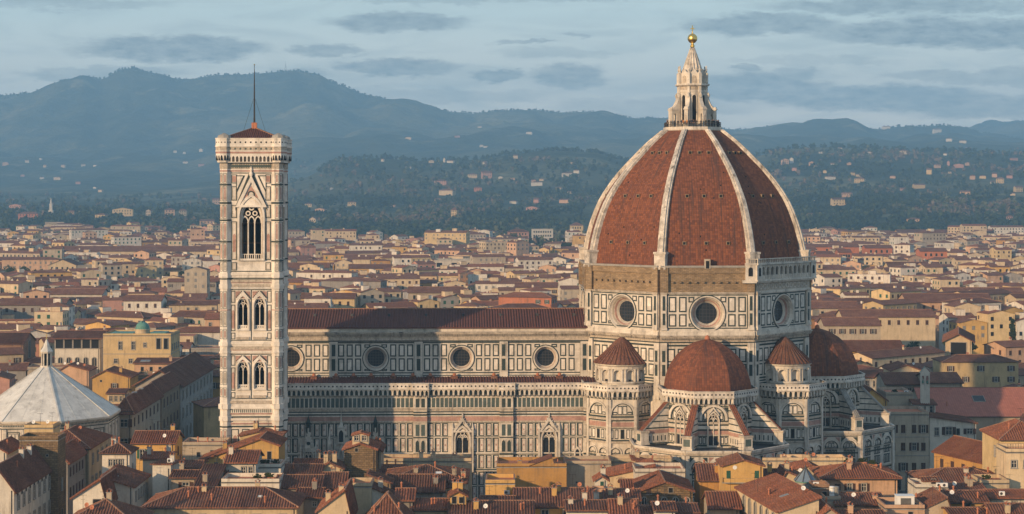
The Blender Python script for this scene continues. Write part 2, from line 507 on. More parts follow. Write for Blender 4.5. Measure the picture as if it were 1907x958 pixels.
def arch(cu, z0, zs, w, pointed=True, seg=7, rise=1.0):
    """outline of an arched opening, counter-clockwise from the bottom left"""
    pts = [(cu - w, z0), (cu + w, z0), (cu + w, zs)]
    if pointed:
        a1 = math.acos(0.5)
        for k in range(1, seg + 1):
            a = a1 * k / seg
            pts.append((cu - w + 2 * w * math.cos(a), zs + 2 * w * math.sin(a) * rise))
        for k in range(seg - 1, -1, -1):
            a = a1 * k / seg
            pts.append((cu + w - 2 * w * math.cos(a), zs + 2 * w * math.sin(a) * rise))
    else:
        for k in range(1, 2 * seg + 1):
            a = PI * k / (2 * seg)
            pts.append((cu + w * math.cos(a), zs + w * math.sin(a) * rise))
    return pts


def disc(cu, cz, r, seg=24, rx=None):
    return [(cu + (rx or r) * math.cos(2 * PI * k / seg), cz + r * math.sin(2 * PI * k / seg)) for k in range(seg)]


def panel(mb, F, u0, u1, z0, z1, t=0.2, n=0.03, inner='marble_panel', edge='marble_green'):
    t = t * 1.4
    mb.fbox(F, u0, u1, z0, z1, 0.0, n, edge)
    if u1 - u0 > 2.2 * t: mb.fbox(F, u0 + t, u1 - t, z0 + t, z1 - t, n - 0.01, n + 0.03, inner)


def gallery(mb, F, u0, u1, zt, proj=1.0, step=1.07, zb=None, ends=True, para=1.25):
    """corbelled parapet walk: pointed corbel arches below, pierced parapet above"""
    zb = zt - 3.0 if zb is None else zb
    zf = zt - para - 0.25
    mb.fbox(F, u0, u1, zb + 0.12, zf, 0.0, 0.05, 'marble_green_pale')  # dark green marble strip that also paints in the shade behind the arches
    n = max(1, round((u1 - u0) / step))
    st = (u1 - u0) / n
    for k in range(n):
        a = u0 + k * st
        lp = arch(a + st / 2, zb + 0.25, zb + 0.25 + (zf - zb) * 0.42, st * 0.31, True, 3)
        mb.hole(F, a, a + st, zb + 0.25 + 0.001, zf, [(p, max(q_, zb + 0.27)) for p, q_ in lp], 'marble_white', proj * 0.82)
        mb.band(F, lp, lp, proj * 0.82, proj * 0.42, 'marble_white')
        w = st * 0.17
        for q_ in ((a - w if k else a, a + w),) + (((a + st - w, a + st),) if k == n - 1 else ()):
            mb.poly([F.p(q_[0], zb - 0.25, 0.05), F.p(q_[1], zb - 0.25, 0.05), F.p(q_[1], zb + 0.9, proj * 0.8), F.p(q_[0], zb + 0.9, proj * 0.8)], 'marble_white')
            for uu_ in q_:
                mb.poly([F.p(uu_, zb - 0.25, 0.05), F.p(uu_, zf, 0.05), F.p(uu_, zf, proj * 0.8), F.p(uu_, zb + 0.9, proj * 0.8)], 'marble_white')
    mb.fbox(F, u0 - 0.1, u1 + 0.1, zf, zf + 0.25, 0.0, proj + 0.12, 'marble_white')
    mb.fbox(F, u0, u1, zf + 0.25, zt - 0.18, proj - 0.22, proj, 'marble_panel')
    mb.poly([F.p(u0, zf + 0.25, proj - 0.22), F.p(u1, zf + 0.25, proj - 0.22), F.p(u1, zt - 0.18, proj - 0.22), F.p(u0, zt - 0.18, proj - 0.22)], 'marble_white')
    mb.fbox(F, u0 - 0.05, u1 + 0.05, zt - 0.18, zt, proj - 0.28, proj + 0.08, 'marble_white')
    nd = max(1, round((u1 - u0) / 0.9))
    for k in range(nd):
        c = u0 + (k + 0.5) * (u1 - u0) / nd
        mb.fpoly(F, disc(c, (zf + zt) / 2 + 0.03, 0.2, 6), proj, proj + 0.02, 'void_dark')
    if ends:
        for uu_ in (u0, u1):
            mb.poly([F.p(uu_, zb + 0.9, 0), F.p(uu_, zb + 0.9, proj * .8), F.p(uu_, zt, proj), F.p(uu_, zt, 0)], 'marble_white')


def cornice(mb, F, u0, u1, z, steps, m):
    """moulded course: list of (height, projection) from the bottom up"""
    for hh, pj in steps:
        mb.fbox(F, u0, u1, z, z + hh, 0.0, pj, m)
        z += hh
    return z


def stripes(mb, F, u0, u1, spec):
    """horizontal courses: (z0, z1, material, projection)"""
    for z0, z1, m, pj in spec: mb.fbox(F, u0, u1, z0, z1, 0.0, pj, m)


def oculus(F, cu, cz, ro, ri, depth, n0=0.0, lip=0.25, wm='marble_white'):
    """splayed round window: returns the surround and the glazing"""
    a = MB()
    O, I = disc(cu, cz, ro, 36), disc(cu, cz, ri, 36)
    L = disc(cu, cz, ro - lip, 36)
    a.frame(F, disc(cu, cz, ro + 0.22, 36), disc(cu, cz, ro - 0.02, 36), n0, n0 + 0.10, 'marble_green')
    a.frame(F, O, L, n0, n0 + 0.22, wm)
    k0 = (ro - lip - ri)
    steps = 4
    for j in range(steps):
        r0 = ro - lip - k0 * j / steps; r1 = ro - lip - k0 * (j + 1) / steps
        n_a = n0 + 0.1 - (depth + 0.1) * j / steps; n_b = n0 + 0.1 - (depth + 0.1) * (j + 1) / steps
        a.band(F, disc(cu, cz, r0, 36), disc(cu, cz, r1 + 0.06, 36), n_a, n_b, ('marble_white', 'marble_carved', 'marble_pink', 'marble_white')[j])
        a.band(F, disc(cu, cz, r1 + 0.06, 36), disc(cu, cz, r1, 36), n_b, n_b - 0.02, 'marble_white')
    b = MB()
    b.poly([F.p(*p, n0 - depth) for p in I], 'glass_dark')
    for k in range(-2, 3):
        o_ = k * ri / 3
        hw = math.sqrt(max(0, ri * ri - o_ * o_))
        b.fbox(F, cu + o_ - 0.05, cu + o_ + 0.05, cz - hw, cz + hw, n0 - depth, n0 - depth + 0.04, 'iron')
        b.fbox(F, cu - hw, cu + hw, cz + o_ - 0.05, cz + o_ + 0.05, n0 - depth, n0 - depth + 0.05, 'iron')
    return a, b


def gothic(F, cu, z0, zs, w, sur=0.55, proj=0.5, gable=None, lights=2, inner_n=0.06, tracery=True):
    """pointed window with splayed surround, mullions and tracery; gable = height of the gable apex or None"""
    a = MB()
    o0, o1, o2 = arch(cu, z0, zs, w + sur), arch(cu, z0, zs, w + sur * 0.45), arch(cu, z0, zs, w)
    a.frame(F, o0, o1, 0.0, proj, 'marble_white')
    a.band(F, o1, o2, proj * 0.8, inner_n, 'marble_carved')
    a.poly([F.p(*p, inner_n) for p in o2], 'glass_dark')
    a.fbox(F, cu - w - sur - 0.12, cu + w + sur + 0.12, z0 - 0.35, z0, 0.0, proj + 0.12, 'marble_white')
    for k in range(1, lights):
        c = cu - w + 2 * w * k / lights
        a.fbox(F, c - 0.09, c + 0.09, z0, zs + w * 0.9, inner_n, inner_n + 0.2, 'marble_white')
    if tracery:
        lw = w / lights
        for k in range(lights):
            c = cu - w + lw * (2 * k + 1)
            a.frame(F, arch(c, zs - 0.1, zs, lw, True, 4), arch(c, zs - 0.1, zs, lw * 0.78, True, 4), inner_n, inner_n + 0.16, 'marble_white')
        a.frame(F, disc(cu, zs + w * 1.08, w * 0.42, 14), disc(cu, zs + w * 1.08, w * 0.26, 14), inner_n, inner_n + 0.16, 'marble_white')
    if gable:
        hw = w + sur + 0.35
        zb = zs + (w + sur) * 0.9
        out = [(cu - hw, zb), (cu + hw, zb), (cu, gable)]
        inn = [(cu - hw + 0.7, zb + 0.3), (cu + hw - 0.7, zb + 0.3), (cu, gable - 0.95)]
        a.frame(F, out, inn, 0.0, proj + 0.05, 'marble_white')
        a.poly([F.p(*p, 0.05 + proj * 0.3) for p in inn], 'marble_panel')
        a.fpoly(F, disc(cu, zb + (gable - zb) * 0.42, 0.42, 10), 0.0, proj * 0.3 + 0.12, 'marble_green')
        a.fbox(F, cu - 0.16, cu + 0.16, gable - 0.25, gable + 0.9, proj * 0.3, proj * 0.3 + 0.35, 'marble_white')
        for sx in (-1, 1):
            for k in range(1, 6):
                t_ = k / 6
                a.fbox(F, cu + sx * hw * (1 - t_) - 0.12, cu + sx * hw * (1 - t_) + 0.12, zb + (gable - zb) * t_ + 0.05, zb + (gable - zb) * t_ + 0.38, proj * 0.2, proj * 0.2 + 0.3, 'marble_white')
            a.fbox(F, cu + sx * hw - 0.22, cu + sx * hw + 0.22, z0, zb + 0.8, 0.0, proj + 0.08, 'marble_white')
            a.lathe(*F.p(cu + sx * hw, 0, proj * 0.5)[:2], [(0.34, zb + 0.8), (0.0, zb + 2.4)], 'marble_white', 4, R(45))
    return a
# ------------------------------------------------------------------ the cathedral (local frame: x east along the nave, y north, origin under the lantern)
cat = thing('cathedral', 'huge marble cathedral with red tiled octagonal dome, white ribs and lantern', 'cathedral', (42.5, 430.0, 0), R(1.7))
RD = 27.2                                   # drum circumradius
AP = RD * math.cos(R(22.5))
OANG = [-180 + 45 * k for k in range(8)]
SHOWN = (-180, -135, -90, -45, 0)           # faces that can be seen from the south

# --- clerestory wall
WX0, WX1 = -105.0, -24.0
Fc = Fr(0, -10.5, -90)
mb = MB()
OCX = (-93.3, -74.0, -54.4, -35.1)
PIL = (-103.2, -83.6, -64.2, -44.75, -26.2)
mb.box(WX0, WX1, -9.2, 10.5, 24.0, 43.0, 'marble_white', bottom=False)
for i, oc in enumerate(OCX):
    a, b = PIL[i], PIL[i + 1]
    mb.poly([Fc.p(a, 31.3), Fc.p(oc - 3.2, 31.3), Fc.p(oc - 3.2, 43.0), Fc.p(a, 43.0)], 'marble_white')
    mb.poly([Fc.p(oc + 3.2, 31.3), Fc.p(b, 31.3), Fc.p(b, 43.0), Fc.p(oc + 3.2, 43.0)], 'marble_white')
    mb.hole(Fc, oc - 3.2, oc + 3.2, 31.3, 43.0, disc(oc, 36.0, 2.75, 36), 'marble_white')
    # inlaid panels, two rows
    mb.fbox(Fc, a + 0.9, b - 0.9, 32.55, 32.8, 0, 0.03, 'marble_green')
    mb.fbox(Fc, a + 0.9, b - 0.9, 39.45, 39.7, 0, 0.03, 'marble_green')
    for sx in (-1, 1):
        for k in range(4):
            c = oc + sx * (3.9 + 1.55 + 0.0 + (k - 0.75) * 1.93)
            if abs(c - a) < 1.5 or abs(c - b) < 1.5: continue
            for z0, z1 in ((33.1, 36.0), (36.4, 39.2)): panel(mb, Fc, c - 0.70, c + 0.70, z0, z1, 0.2)
    for k in (-1, 1):
        panel(mb, Fc, oc + k * 1.95 - 0.65, oc + k * 1.95 + 0.65, 38.45, 39.2, 0.2)
        panel(mb, Fc, oc + k * 1.95 - 0.65, oc + k * 1.95 + 0.65, 33.1, 33.6, 0.2)
for p in PIL:
    mb.fbox(Fc, p - 0.95, p + 0.95, 31.3, 40.3, 0, 0.4, 'marble_white')
    for z0, z1 in ((33.2, 35.9), (36.5, 39.2)):
        mb.fbox(Fc, p - 0.42, p + 0.42, z0, z1, 0.4, 0.43, 'marble_green')
        mb.frame(Fc, [(p - .62, z0 - .2), (p + .62, z0 - .2), (p + .62, z1 + .2), (p - .62, z1 + .2)], [(p - .55, z0 - .13), (p + .55, z0 - .13), (p + .55, z1 + .13), (p - .55, z1 + .13)], 0.4, 0.44, 'marble_carved')
    mb.fbox(Fc, p - 1.02, p - 0.95, 32.2, 39.9, 0, 0.05, 'marble_green'); mb.fbox(Fc, p + 0.95, p + 1.02, 32.2, 39.9, 0, 0.05, 'marble_green')
stripes(mb, Fc, WX0, WX1, [(31.3, 31.6, 'marble_green', .05), (31.6, 31.95, 'marble_white', .12), (31.95, 32.15, 'marble_green', .06)])
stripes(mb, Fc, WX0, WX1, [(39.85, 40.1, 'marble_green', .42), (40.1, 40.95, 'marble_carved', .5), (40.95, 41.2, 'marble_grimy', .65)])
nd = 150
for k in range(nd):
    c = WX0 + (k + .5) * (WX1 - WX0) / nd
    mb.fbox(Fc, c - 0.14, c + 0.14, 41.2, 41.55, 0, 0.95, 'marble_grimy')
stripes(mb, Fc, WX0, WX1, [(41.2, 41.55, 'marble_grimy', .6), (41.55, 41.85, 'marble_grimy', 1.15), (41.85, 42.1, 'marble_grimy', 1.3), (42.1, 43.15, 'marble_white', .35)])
ob = mb.build('nave_wall', cat)
for oc in OCX:
    a, b = oculus(Fc, oc, 36.0, 2.85, 1.95, 1.1)
    for vs, mi, uv in zip(b.f, b.m, b.uv): a.poly([b.v[k] for k in vs], b.slots[mi], uv)
    a.build('round_window', ob)

# --- nave roof
mb = MB()
S_ = [(WX0, -11.3, 43.05), (WX1 + 0.5, -11.3, 43.05), (WX1 + 0.5, 0, 46.6), (WX0, 0, 46.6)]
N_ = [(WX1 + 0.5, 11.3, 43.05), (WX0, 11.3, 43.05), (WX0, 0, 46.6), (WX1 + 0.5, 0, 46.6)]
for q_ in (S_, N_):
    mb.poly(q_, 'tile_nave')
    mb.coppi(q_, 'tile_nave', 0.62, 0.14, 0.34)
mb.poly([(WX1 + 0.5, -11.3, 43.05), (WX1 + .5, 11.3, 43.05), (WX1 + .5, 0, 46.6)], 'marble_white')
mb.fbox(Fc, WX0, WX1 + .5, 42.85, 43.1, 0.3, 0.85, 'tile_nave')
mb.bar((WX0, 0, 46.55), (WX1, 0, 46.55), 0.45, 0.25, 'ridge_tile')
for k in range(9):
    x = WX0 + 8 + k * 8.6
    mb.box(x - .3, x + .3, -4.6, -3.9, 44.9, 45.75, 'lead_dark')
mb.build('nave_roof', cat)

# --- aisle wall
YA = -20.5
Fa = Fr(0, YA, -90)
AX1 = -25.0
mb = MB()
mb.box(WX0, AX1, YA, -10.6, 0, 30.1, 'marble_white', top='lead_dark', bottom=False)
BUT = (-63.6, -44.4, -25.6)
segs = [(WX0, -65.1), (-62.1, -45.9), (-42.9, -27.1)]
# the belt above: green panel strip, mouldings, pink course
for u0, u1 in segs:
    n = max(1, round((u1 - u0) / 0.98))
    for k in range(n):
        c = u0 + (k + .5) * (u1 - u0) / n
        mb.fbox(Fa, c - 0.36, c + 0.36, 26.0, 28.05, 0.1, 0.13, 'marble_green_pale')
        mb.fbox(Fa, c - 0.36, c + 0.36, 26.0, 26.14, 0.13, 0.15, 'marble_green')
stripes(mb, Fa, WX0, AX1, [(25.9, 28.4, 'marble_white', .1), (25.55, 25.9, 'marble_carved', .35), (25.1, 25.55, 'marble_carved', .2), (24.85, 25.1, 'marble_green', .24), (24.55, 24.85, 'marble_white', .28),
                           (24.2, 24.55, 'marble_green', .14), (23.95, 24.2, 'marble_white', .18), (22.95, 23.95, 'marble_pink', .1), (22.6, 22.95, 'marble_carved', .24), (19.2, 19.36, 'marble_white', .16), (15.55, 15.8, 'marble_white', .16), (15.42, 15.55, 'marble_green', .1),
                           (22.48, 22.6, 'marble_green', .1), (19.36, 19.46, 'marble_green', .08), (11.9, 12.15, 'marble_green', .12), (11.65, 11.9, 'marble_white', .16), (3.0, 4.0, 'marble_carved', .3)])
ROWS = [(19.55, 22.4), (15.95, 19.1), (12.3, 15.3), (8.6, 11.5), (5.0, 8.3)]
WINX = (-54.2, -34.85)
EARLY = [(-88.5, 'w'), (-81.2, 'd'), (-73.6, 'w'), (-96.0, 'w')]
for u0, u1 in segs:
    n = max(1, round((u1 - u0) / 1.62))
    st = (u1 - u0) / n
    for k in range(n):
        c = u0 + (k + .5) * st
        if any(abs(c - w_) < 2.4 for w_ in WINX) or any(abs(c - e[0]) < 1.7 for e in EARLY): zlow = 99
        else: zlow = 0
        for z0, z1 in ROWS:
            if zlow and z0 < 18: continue
            if zlow and any(abs(c - w_) < 2.4 for w_ in WINX): continue
            mb.fbox(Fa, c - 0.72, c + 0.60, z0, z1, 0, 0.03, 'marble_green')
            mb.fbox(Fa, c - 0.32, c + 0.44, z0 + .2, z1 - .2, 0.02, 0.07, 'marble_panel')
            mb.frame(Fa, [(c - .26, z0 + .42), (c + .32, z0 + .42), (c + .32, z1 - .42), (c - .26, z1 - .42)], [(c - .18, z0 + .5), (c + .24, z0 + .5), (c + .24, z1 - .5), (c - .18, z1 - .5)], 0.05, 0.09, 'marble_pink')
            mb.fpoly(Fa, [(c + .03, (z0 + z1) / 2 - .3), (c + .2, (z0 + z1) / 2), (c + .03, (z0 + z1) / 2 + .3), (c - .14, (z0 + z1) / 2)], 0.05, 0.09, 'marble_pink')
ob = mb.build('aisle_wall', cat)
# buttress piers
for p in BUT:
    b_ = MB()
    b_.fbox(Fa, p - 1.5, p + 1.5, 0, 28.4, 0, 0.85, 'marble_white')
    Fb = Fr(0, YA - 0.85, -90)
    gallery(b_, Fb, p - 1.9, p + 1.9, 31.5, 1.0, 0.95)
    b_.fbox(Fa, p - 1.9, p + 1.9, 28.4, 31.45, 0, 0.86, 'marble_white')
    stripes(b_, Fb, p - 1.55, p + 1.55, [(25.55, 25.9, 'marble_carved', .3), (24.85, 25.1, 'marble_green', .2), (24.2, 24.55, 'marble_green', .1), (22.95, 23.95, 'marble_pink', .08), (22.6, 22.95, 'marble_carved', .2), (19.2, 19.45, 'marble_green', .1), (15.42, 15.8, 'marble_green', .1), (11.65, 12.15, 'marble_green', .12)])
    for sx in (-.62, .62):
        b_.fbox(Fb, p + sx - .4, p + sx + .4, 26.05, 28.0, 0, .03, 'marble_green')
        b_.fbox(Fb, p + sx - .42, p + sx + .42, 19.7, 22.2, 0, .03, 'marble_green_pale')
        for z0, zs in ((16.1, 18.0), (12.5, 14.2), (8.8, 10.4)):
            lp = arch(p + sx, z0, zs, .42, True, 4)
            b_.fpoly(Fb, lp, 0, .03, 'marble_green')
            b_.frame(Fb, arch(p + sx, z0 - .08, zs, .55, True, 4), lp, 0, .1, 'marble_white')
    b_.build('buttress', ob)
# gallery along the aisle
for u0, u1 in [(WX0, -65.5), (-61.7, -46.3), (-42.5, -27.5)]:
    g_ = MB()
    gallery(g_, Fr(0, YA - 0.1, -90), u0, u1, 31.5, 1.0)
    g_.build('gallery', ob)
for w_ in WINX:
    gothic(Fa, w_, 11.5, 18.7, 1.3, 0.6, 0.6, 23.8, 2).build('gothic_window', ob)
for e, k in EARLY:
    if k == 'w':
        g_ = gothic(Fa, e, 12.6, 15.0, 0.8, 0.5, 0.4, 20.6, 2)
        g_.frame(Fa, disc(e, 17.6, 1.2, 18), disc(e, 17.6, .85, 18), 0, .45, 'marble_white')
        g_.fpoly(Fa, disc(e, 17.6, .85, 18), 0, .1, 'marble_panel')
        g_.fbox(Fa, e - .5, e + .5, 20.6, 22.6, 0, .35, 'marble_green')
        g_.lathe(*Fa.p(e, 0, .3)[:2], [(.5, 22.6), (0.0, 24.3)], 'marble_green', 6)
        g_.build('gothic_window', ob)
    else:
        g_ = gothic(Fa, e, 4.0, 9.0, 1.3, .7, .8, 17.8, 2)
        for sx in (-2.6, 2.6):
            g_.fbox(Fa, e + sx - .35, e + sx + .35, 4, 18.0, 0, .9, 'marble_white')
            g_.lathe(*Fa.p(e + sx, 0, .45)[:2], [(.5, 18.0), (.3, 19.5), (0.0, 21.8)], 'marble_white', 4, R(45))
        g_.fbox(Fa, e - .8, e + .8, 18.0, 21.6, 0, .8, 'marble_white')
        g_.fpoly(Fa, arch(e, 18.4, 20.2, .5, True, 4), .8, .83, 'void_dark')
        g_.lathe(*Fa.p(e, 0, .4)[:2], [(.8, 21.6), (.3, 22.8), (0.0, 25.4)], 'marble_white', 4, R(45))
        g_.build('side_portal', ob)
for e in (-77.6, -28.5):
    g_ = MB()
    lp = arch(e, 12.6, 15.8, .45, True, 4)
    g_.fpoly(Fa, lp, 0, .08, 'glass_dark'); g_.frame(Fa, arch(e, 12.4, 15.8, .75, True, 4), lp, 0, .3, 'marble_white')
    g_.build('lancet_window', ob)
# --- aisle roof
mb = MB()
q_ = [(WX0, -19.9, 30.15), (-24, -19.9, 30.15), (-24, -10.55, 31.75), (WX0, -10.55, 31.75)]
mb.poly(q_, 'tile_nave'); mb.coppi(q_, 'tile_nave', 0.62, 0.14, 0.34)
ob = mb.build('aisle_roof', cat)
for k, x in enumerate((-88, -83, -79, -75, -70, -65.5, -61.5, -56, -47, -37, -32)):
    c_ = MB()
    c_.box(x - .75, x + .75, -12.6, -10.75, 31.2, 32.1, 'tile_brown')
    c_.lathe(x, -11.6, [(.35, 32.1), (.4, 32.5), (.1, 32.75)], 'terracotta', 8)
    c_.build('roof_hatch', ob)

# --- west front
mb = MB()
Fw = Fr(WX0, 0, 180)
mb.fpoly(Fr(WX0 - .9, 0, 180), [(-20.5, 0), (20.5, 0), (20.5, 31.5), (11, 31.5), (11, 44), (0, 48), (-11, 44), (-11, 31.5), (-20.5, 31.5)], 0, .9, 'marble_white')
for k in range(6):
    mb.fbox(Fr(WX0 - .9, 0, 180), -20, 20, 4 + 4.4 * k, 4.5 + 4.4 * k, .9, .98, ('marble_green', 'marble_pink')[k % 2])
mb.build('west_front', cat)

# --- crossing body and drum
mb = MB()
mb.octo(0, 0, RD, 0, 43.3, 'marble_white', top='marble_white'); mb.octo(0, 0, RD - 2.2, 43.3, 51.6, 'stone_grey'); mb.octo(0, 0, RD, 51.6, 57.0, 'rough_masonry')
for ang in OANG:
    F = oct_frame(0, 0, AP, ang)
    s = AP * T22
    # upper drum: wall with a round opening is laid over the core as an inlaid skin
    if ang in SHOWN:
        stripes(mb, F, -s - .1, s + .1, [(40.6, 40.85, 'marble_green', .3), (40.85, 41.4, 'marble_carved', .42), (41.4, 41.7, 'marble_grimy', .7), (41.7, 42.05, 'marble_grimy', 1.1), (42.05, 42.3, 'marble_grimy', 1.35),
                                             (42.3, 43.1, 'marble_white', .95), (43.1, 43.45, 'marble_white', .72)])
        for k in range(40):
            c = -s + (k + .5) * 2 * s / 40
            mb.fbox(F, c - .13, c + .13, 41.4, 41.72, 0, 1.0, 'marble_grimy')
        UP = .55
        z0, z1, zc = 43.45, 51.55, 47.1
        mb.hole(F, -4.6, 4.6, z0, z1, disc(0, zc, 3.75, 36), 'marble_white', UP)
        for a, b in ((-s, -4.6), (4.6, s)):
            mb.poly([F.p(a, z0, UP), F.p(b, z0, UP), F.p(b, z1, UP), F.p(a, z1, UP)], 'marble_white')
        Fu = oct_frame(0, 0, AP + UP, ang)
        for zz in (43.75, 51.1): mb.fbox(Fu, -s + 1.5, s - 1.5, zz, zz + .25, 0, .03, 'marble_green')
        for sx in (-1, 1):
            mb.fbox(Fu, sx * (s - 1.5) - .1, sx * (s - 1.5) + .1, 43.75, 51.35, 0, .032, 'marble_green')
            for k in range(2):
                c = sx * (5.45 + 2.28 * k)
                for a, b in ((44.25, 47.0), (47.45, 50.85)): panel(mb, Fu, c - .85, c + .85, a, b, .22)
            for a, b in ((44.25, 44.95), (49.6, 50.85)): panel(mb, Fu, sx * 3.55 - .65, sx * 3.55 + .65, a, b, .2)
            c = sx * (s - .72)
            mb.fbox(F, c - .62, c + .62, 43.45, 51.8, 0, .95, 'marble_white')
            Fp = oct_frame(0, 0, AP + .95, ang)
            for a, b in ((44.6, 47.2), (47.8, 51.0)):
                mb.fbox(Fp, c - .3, c + .3, a, b, 0, .03, 'marble_green')
            mb.fbox(F, c - .7, c + .7, 43.45, 44.1, 0, 1.1, 'marble_white'); mb.fbox(F, c - .68, c + .68, 51.3, 51.8, 0, 1.05, 'marble_carved')
        # storey under the drum
        for sx in (-1, 1):
            for k in range(4):
                c = sx * (1.2 + 2.25 * k)
                for a, b in ((33.2, 35.9), (36.3, 39.3)): panel(mb, F, c - .85, c + .85, a, b, .22)
            c = sx * (s - .72)
            mb.fbox(F, c - .72, c + .72, 28, 40.6, 0, .5, 'marble_white')
            Fp = oct_frame(0, 0, AP + .5, ang)
            for a, b in ((33.3, 35.8), (36.4, 38.9)): mb.fbox(Fp, c - .36, c + .36, a, b, 0, .03, 'marble_green')
        stripes(mb, F, -s, s, [(32.5, 32.85, 'marble_green', .06), (31.9, 32.2, 'marble_green', .06), (31.3, 31.6, 'marble_green', .06), (39.8, 40.2, 'marble_green', .06)])
        # rough unfaced band with putlog corbels; the south-east side has the finished loggia instead
        if ang != -45:
            mb.fbox(F, -s + 1.4, s - 1.4, 51.75, 57.4, 0, .35, 'rough_masonry')
            mb.fbox(F, -s + .2, s - .2, 56.0, 57.3, 0, .75, 'rough_masonry')
            mb.fbox(F, -s, s, 57.3, 57.75, 0, .95, 'stone_grey')
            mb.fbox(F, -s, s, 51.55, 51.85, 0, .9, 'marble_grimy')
            for sx in (-1, 1): mb.fbox(F, sx * (s - .8) - .85, sx * (s - .8) + .85, 51.85, 57.3, 0, 1.05, 'rough_masonry')
            n = 10
            for k in range(n):
                c = -s + 2.6 + k * (2 * s - 5.2) / (n - 1)
                mb.fbox(F, c - .24, c + .24, 53.9, 54.25, .3, 1.0, 'stone_brown')
        else:
            mb.fbox(F, -s, s, 51.55, 52.1, 0, .9, 'marble_white')
            mb.fbox(F, -s, s, 52.1, 53.9, 0, .7, 'marble_carved')
            for k in range(13):
                c = -s + 1.6 + k * (2 * s - 3.2) / 12
                mb.frame(F, disc(c, 53.0, .62, 12), disc(c, 53.0, .4, 12), .7, .8, 'marble_white')
    else:
        mb.fbox(F, -s, s, 41.4, 43.45, 0, 1.0, 'marble_white')
        mb.fbox(F, -s, s, 43.45, 51.6, -1.5, .55, 'marble_white')
        mb.fbox(F, -s, s, 51.6, 57.4, 0, .7, 'rough_masonry')
drum = mb.build('drum', cat)
for ang in SHOWN:
    a, b = oculus(oct_frame(0, 0, AP + .55, ang), 0, 47.1, 3.95, 2.35, 1.7)
    for vs, mi, uv in zip(b.f, b.m, b.uv): a.poly([b.v[k] for k in vs], b.slots[mi], uv)
    a.build('round_window', drum)
# loggia on the south-east side
F = oct_frame(0, 0, AP, -45)
s = AP * T22
mb = MB()
mb.fbox(F, -s - .9, s + .9, 53.9, 54.25, 0, 1.5, 'marble_white'); mb.fbox(F, -s - 1.1, s + 1.1, 54.25, 54.6, 0, 1.9, 'marble_white')
mb.fbox(F, -s - .3, s + .3, 54.6, 58.0, -.2, .05, 'stone_grey')
n = 11
st = (2 * s - 1.6) / n
for k in range(n):
    a = -s + .8 + k * st
    lp = arch(a + st / 2, 55.55, 56.9, st * .3, False, 5)
    mb.hole(F, a, a + st, 54.6, 57.8, lp, 'marble_white', 1.45)
    mb.band(F, lp, lp, 1.45, .9, 'marble_white')
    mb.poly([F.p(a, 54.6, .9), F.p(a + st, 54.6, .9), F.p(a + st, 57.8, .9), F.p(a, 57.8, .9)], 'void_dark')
    mb.fbox(F, a - .1, a + .1, 54.6, 57.6, 1.45, 1.6, 'marble_white')
    for j in range(4):
        c = a + st * (.26 + .16 * j)
        mb.fbox(F, c - .05, c + .05, 54.7, 55.5, 1.45, 1.55, 'marble_panel')
for sx in (-1, 1):
    mb.fbox(F, sx * (s + .1) - 1.0, sx * (s + .1) + 1.0, 54.6, 57.9, 0, 1.75, 'marble_white')
    mb.fpoly(F, arch(sx * (s + .1), 55.4, 56.9, .4, False, 5), 1.75, 1.78, 'void_dark')
mb.fbox(F, -s - 1.0, s + 1.0, 57.9, 58.3, 0, 1.95, 'marble_white')
for k in range(34):
    c = -s - .7 + k * (2 * s + 1.4) / 33
    mb.fbox(F, c - .1, c + .1, 58.3, 59.1, 1.5, 1.7, 'marble_white')
mb.fbox(F, -s - 1.0, s + 1.0, 59.1, 59.3, 1.4, 1.85, 'marble_white')
# return bay on the south side
F2 = oct_frame(0, 0, AP, -90)
mb.fbox(F2, s - 2.0, s + .25, 54.25, 58.0, 0, 1.7, 'marble_white')
mb.fbox(F2, s - 2.7, s + .4, 53.9, 54.5, 0, 1.85, 'marble_white')
mb.fpoly(F2, arch(s - .95, 55.4, 56.9, .5, False, 5), 1.7, 1.73, 'void_dark')
mb.fbox(F2, s - 2.0, s + .3, 57.95, 58.3, 0, 1.9, 'marble_white'); mb.fbox(F2, s - 2.0, s + .3, 59.1, 59.3, 1.4, 1.85, 'marble_white')
for k in range(5):
    c = s - 1.8 + k * .45
    mb.fbox(F2, c - .1, c + .1, 58.3, 59.1, 1.5, 1.7, 'marble_white')
mb.build('loggia', drum)
# small doorway at the foot of the dome
mb = MB()
mb.fbox(F2, -.62, .62, 57.0, 59.2, -.2, 1.0, 'marble_carved'); mb.fpoly(F2, [(-.38, 57.1), (.38, 57.1), (.38, 58.8), (-.38, 58.8)], 1.0, 1.03, 'void_dark')
mb.build('doorway', drum)

# --- dome
PROF = [(57.5, 27.25), (60.6, 26.8), (64.05, 26.05), (67.9, 24.85), (72.3, 22.95), (75.7, 20.65), (79.2, 17.85), (82.3, 14.6), (85.7, 11.3), (88.6, 7.4)]


def prof_r(z):
    for (a, ra), (b, rb) in zip(PROF, PROF[1:]):
        if z <= b: break
    t_ = (z - a) / (b - a)
    return ra + (rb - ra) * t_


ZS = [57.5 + (88.6 - 57.5) * k / 40 for k in range(41)]
# smooth the table a little
RS = [prof_r(z) for z in ZS]
for _ in range(6): RS = [RS[0]] + [(RS[k - 1] + 2 * RS[k] + RS[k + 1]) / 4 for k in range(1, 40)] + [RS[40]]


def rz(z):
    k = min(39, max(0, int((z - 57.5) / (31.1 / 40))))
    t_ = (z - ZS[k]) / (31.1 / 40)
    return RS[k] + (RS[k + 1] - RS[k]) * t_


